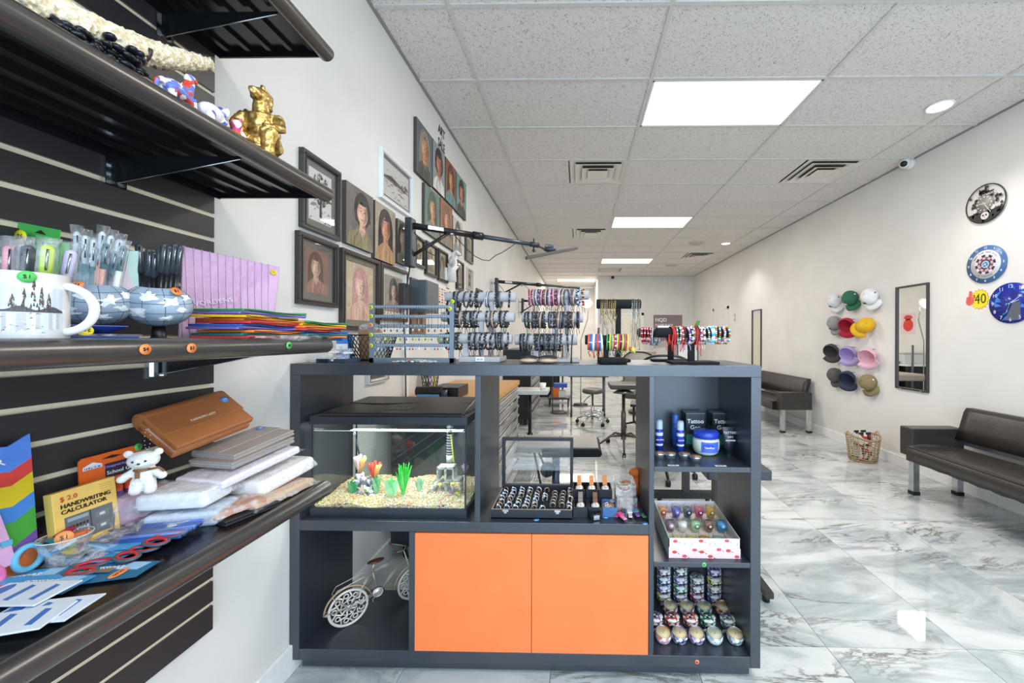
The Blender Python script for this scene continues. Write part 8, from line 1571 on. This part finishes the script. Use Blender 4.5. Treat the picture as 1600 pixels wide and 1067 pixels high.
# drafting stool and chairs
GLE = M('#4d4946', .35)
x, y = onY(975, 640, 4.55).x, 4.6; zt = onY(968, 602, 4.5).z; t = thing('arm_rest_stand', 'grey padded rest on tall post with black five star base', 'stool', (x, y, 0)); part('pad', MB(GLE).bb(x - .17, x + .3, y - .12, y + .25, zt - .05, zt + .01), t, bev=.015); part('column', MB(M('#55504c', .35, .4)).tube([(x, y, .12), (x, y, .45), (x, y, .45), (x, y, zt - .05)], [.03, .03, .02, .02], 12), t); part('pad_plate', MB(M('#6f6f70', .3, .7)).lathe([(0, -.05), (.08, -.07), (.13, -.10), (0, -.11)][::-1], 16, c=(x, y, zt)), t); star(t, x, y, .32, .17, mat=M('#4d4844', .35), ph=R(-95))
def chair(x, y, rz, lb, ztop, mesh=True):
    t = thing('office_chair', lb, 'chair', (x, y, 0), rz); X = T(x, y, 0) @ Matrix.Rotation(rz, 4, 'Z')
    mb = MB(GLE); mb.at(X); mb.bb(-.23, .23, -.22, .24, .46, .54); part('seat', mb, t, bev=.02)
    bm = M('#a49d94', .6) if mesh else GLE; mb = MB(bm); mb.at(X); vs = []; n_ = 12
    for i in range(n_ + 1):
        u = -1 + 2 * i / n_; w_ = .24; zt_ = ztop - .10 * abs(u) ** 3; yy = .26 - .05 * u * u
        vs += [(u * w_, yy, .62), (u * w_, yy + .03, zt_), (u * w_, yy + .05, zt_), (u * w_, yy + .02, .62)]
    mb.add(vs, [(i * 4 + j, (i + 1) * 4 + j, (i + 1) * 4 + (j + 1) % 4, i * 4 + (j + 1) % 4) for i in range(n_) for j in range(4)] + [(0, 1, 2, 3), tuple(n_ * 4 + j for j in (3, 2, 1, 0))], None, True); part('backrest', mb, t)
    mb = MB(BLACKP); mb.at(X); mb.tube([(-.24, .22, .62)] + [((-1 + 2 * i / n_) * .245, .30 - .05 * (-1 + 2 * i / n_) ** 2, ztop + .008 - .10 * abs(-1 + 2 * i / n_) ** 3) for i in range(n_ + 1)] + [(.24, .22, .62)], .013, 7); mb.tube([(0, .1, .44), (0, .34, .5), (0, .31, .75)], .02, 8); part('back_frame', mb, t)
    for s_ in (-1, 1): mb = MB(BLACKP); mb.at(X); mb.tube([(s_ * .24, .05, .48), (s_ * .29, .05, .52), (s_ * .29, .05, .68)], .012, 6); mb.bb(s_ * .29 - .03, s_ * .29 + .03, -.1, .16, .68, .705); part('armrest', mb, t)
    mb = MB(BLACKM); mb.at(X); mb.cyl((0, 0, .12), (0, 0, .46), .025, n=12); part('gas_column', mb, t); 
    for k in range(5):
        a_ = rz + .4 + 2 * PI * k / 5; e = (x + .29 * math.cos(a_), y + .29 * math.sin(a_), .07); mb = MB(BLACKM); mb.tube([(x, y, .13), e], [.02, .012], 8); l_ = part('base_arm', mb, t); mb = MB(BLACKP); mb.cyl((e[0] - .02, e[1], .028), (e[0] + .02, e[1], .028), .028, n=12); mb.cyl((e[0], e[1], .03), e, .008, n=6); part('caster', mb, l_)
chair(.83, 3.75, R(170), 'mesh back office chair with round top edge behind the right bracelet bars', 1.17)
chair(.97, 5.62, R(150), 'mesh back office chair further back behind the black bracelet bar', 1.13)
q = onY(988, 592, 6.7); t = thing('leather_armchair', 'taupe leather tattoo chair seat seen below the counter top', 'chair', (q.x + .15, 6.8, 0)); TA = M('#9a8b7e', .4, scale=30, bump=.3); part('seat', MB(TA).bb(q.x - .05, q.x + .55, 6.55, 7.2, .62, .74), t, bev=.03); part('backrest', MB(TA).bb(q.x + .0, q.x + .5, 7.1, 7.25, .70, 1.1), t, bev=.03); part('pedestal', MB(BLACKM).cyl((q.x + .25, 6.85, .03), (q.x + .25, 6.85, .62), .06, n=16), t); part('base_plate', MB(BLACKM).cyl((q.x + .25, 6.85, 0), (q.x + .25, 6.85, .03), .3, n=28), t)
# leather topped work table
yA = 2.22; xa, xb = onY(806, 700, yA).x, onY(941, 700, yA).x; zt = onY(870, 702, yA - .02).z; t = thing('work_table', 'grey leather topped adjustable work table behind the ring case', 'table', ((xa + xb) / 2, yA + .12, 0))
mb = MB(M('#8f8a84', .3)); mb.bb(xa, xb - .02, yA + .003, yA + .28, zt - .01, zt + .006); mb.bb(xa, xa + .15, yA + .003, yA + .28, zt - .03, zt - .01); part('leather_top', mb, t, bev=.004)
mb = MB(M('#1f1c1b', .35)); mb.at(frame((0, yA, 0), (1, 0, 0), (0, 0, 1))); mb.prism([(xa + .15, zt - .055), (xb - .012, zt - .05), (xb, zt - .035), (xb - .004, zt - .015), (xb - .025, zt), (xa + .15, zt)], -.28, 0); part('padded_edge', mb, t, bev=.004)
xc = onY(868, 740, yA + .1).x; part('column', MB(M('#4f6478', .3, .6)).cyl((xc, yA + .14, .06), (xc, yA + .14, zt - .055), .024, n=16), t); part('adjust_knob', MB(M('#3f4c5a', .4)).cyl((xc - .05, yA + .08, zt - .16), (xc - .05, yA + .13, zt - .16), .04, n=16), t)
for dx in (-.2, .2): mb = MB(BLACKM); mb.bb(xc + dx - .02, xc + dx + .02, yA - .12, yA + .42, .03, .06); part('foot_bar', mb, t)
part('cross_bar', MB(BLACKM).bb(xc - .22, xc + .22, yA + .12, yA + .16, .06, .09), t)
for dx in (-.2, .2):
    for dy in (-.1, .4): part('leveling_foot', MB(BLACKP).cyl((xc + dx, yA + dy, 0), (xc + dx, yA + dy, .03), .02, n=10), t)
# treatment bed to the right
t = thing('treatment_bed', 'narrow padded bed end and dark foot bar sticking out right of the counter', 'bed', (.84, 2.5, 0)); xr_ = onY(1207, 740, 1.98).x; zt = onY(1200, 735, 1.98).z
part('padded_top', MB(M('#3a3d42', .4)).bb(xr_ - .33, xr_, 1.98, 3.15, zt - .055, zt), t, bev=.008)
xe = onZ(1212, 950, .03).x; part('foot_bar', MB(M('#3b3835', .4, .3)).bb(xe - .02, xe + .02, 1.93, 2.5, .035, .065), t)
part('leveling_foot', MB(BLACKP).cyl((xe, 1.97, 0), (xe, 1.97, .035), .018, n=12), t); part('leveling_foot', MB(BLACKP).cyl((xe, 2.45, 0), (xe, 2.45, .035), .018, n=12), t)
part('post', MB(M('#3b3835', .4, .3)).bb(xe - .18, xe - .14, 2.2, 2.26, .065, zt - .055).bb(xe - .18, xe, 2.2, 2.26, .04, .065), t)
xa, xb = onZ(1023, 783, .04).x, onZ(1118, 783, .04).x; part('end_bar', MB(M('#2a2725', .4, .3)).bb(xa - .15, xb, 3.08, 3.14, .05, .10), t); part('post', MB(M('#3b3835', .4, .3)).bb(xb - .25, xb - .20, 3.08, 3.14, .10, zt - .055), t)
for xx in (xa - .1, xa + .05, xb - .05): part('leveling_foot', MB(BLACKP).cyl((xx, 3.11, 0), (xx, 3.11, .05), .018, n=12), t)
# grey side panel + tubes in the middle right cubby view
t = thing('low_cabinet', 'grey low cabinet with cables seen through the candle cubby', 'cabinet', (.95, 3.7, 0)); xa = 1.0; part('cabinet_body', MB(M('#a39f98', .5)).bb(xa, xa + .25, 4.25, 4.9, .02, .35), t, bev=.004); part('cabinet_feet', MB(BLACKP).bb(xa + .02, xa + .06, 4.3, 4.34, 0, .02).bb(xa + .18, xa + .22, 4.3, 4.34, 0, .02).bb(xa + .1, xa + .14, 4.8, 4.84, 0, .02), t)
# banner
xa, xb = onY(1021, 500, 9.0).x, onY(1066, 500, 9.0).x; za1, za0 = onY(1043, 492, 9.0).z, onY(1043, 556, 9.0).z; t = thing('rollup_banner', 'mauve brown roll up advertising banner at the back of the room', 'banner', ((xa + xb) / 2, 9.0, 0)); part('banner_sheet', MB(M('#85706e', .6)).bb(xa, xb, 9.0, 9.004, .1, za1), t); part('base', MB(STEEL).bb(xa - .02, xb + .02, 8.95, 9.06, 0, .1), t, bev=.01)
mb = MB(PRINT); mb.at(FR(xa, 8.999, 0)); w_ = xb - xa; mb.poly([(0, .85), (w_, .85), (w_, 1.05), (w_ * .5, 1.3), (0, 1.2)], 0, '#b9a8a8'); mb.poly([(0, .85), (w_ * .6, .85), (w_ * .4, 1.12), (0, 1.08)], .0005, '#d8d0d0'); part('printed_wave', mb, t); text('HQD', .12, FR(xa + w_ * .06, 8.998, za1 - .12), INKW, t, align='LEFT', bold=.01); text('CUVIE SLICK', .075, FR(xa + w_ * .06, 8.998, za1 - .24), INKW, t, align='LEFT', bold=.01); text('DISPOSABLE', .045, FR(xa + w_ * .06, 8.998, za1 - .33), INKW, t, align='LEFT')
# board easel
p = onY(1078, 545, 7.0); t = thing('framed_board', 'pale board in thin dark frame leaning behind the red tassels', 'board', (p.x, 7.0, 0)); xa, xb = onY(1058, 545, 7.0).x, onY(1091, 545, 7.0).x; zt = onY(1078, 536, 7.0).z; part('board_sheet', MB(M('#e4e2e0', .4)).bb(xa, xb, 7.0, 7.01, .05, zt), t); part('board_frame', MB(M('#4a4846', .4)).bb(xb - .02, xb, 6.99, 7.015, 0, zt).bb(xa, xa + .02, 6.99, 7.015, 0, zt).bb(xa, xb, 6.99, 7.015, zt - .02, zt).bb(xa, xb, 6.99, 7.015, 0, .05), t)
# corner objects seen only in the mirror: desk, printer, poster on the left wall
t = thing('corner_desk', 'white desk with black curved side at the far left wall', 'desk', (-.8, 9.1, 0)); part('desk_top', MB(WHITE).bb(-1.14, -.45, 8.5, 9.9, .73, .76), t, bev=.003); part('side_panel', MB(BLACKP).bb(-1.12, -.5, 8.55, 8.6, 0, .73), t); part('side_panel', MB(BLACKP).bb(-1.12, -.5, 9.8, 9.85, 0, .73), t); part('modesty_panel', MB(BLACKP).bb(-1.12, -1.1, 8.6, 9.8, .1, .73), t)
t = thing('office_printer', 'pale grey office printer standing on the white desk', 'printer', (-.85, 9.0, .76)); part('printer_body', MB(M('#d8d8d6', .4)).bb(-1.08, -.6, 8.75, 9.25, .76, .98), t, bev=.015); part('paper_tray', MB(M('#3a3b3e', .4)).bb(-.6, -.45, 8.85, 9.15, .80, .815), t); part('scanner_lid', MB(M('#c4c4c2', .4)).bb(-1.07, -.61, 8.77, 9.23, .985, 1.02), t, bev=.006)
t = thing('red_poster', 'red and pink abstract poster on the left wall above the desk', 'poster', (XL, 9.3, 1.5)); part('poster_sheet', MB(M('#e9c9cc', .6)).bb(XL, XL + .003, 9.1, 9.5, 1.45, 1.95), t); mb = MB(M('#d8402f', .6)); mb.at(LW(9.3, 1.66, .0035)); mb.prism(ell(0, 0, .14, .15), 0, .0006); mb.prism(ell(0, .18, .12, .06), 0, .0006); part('printed_shape', mb, t)
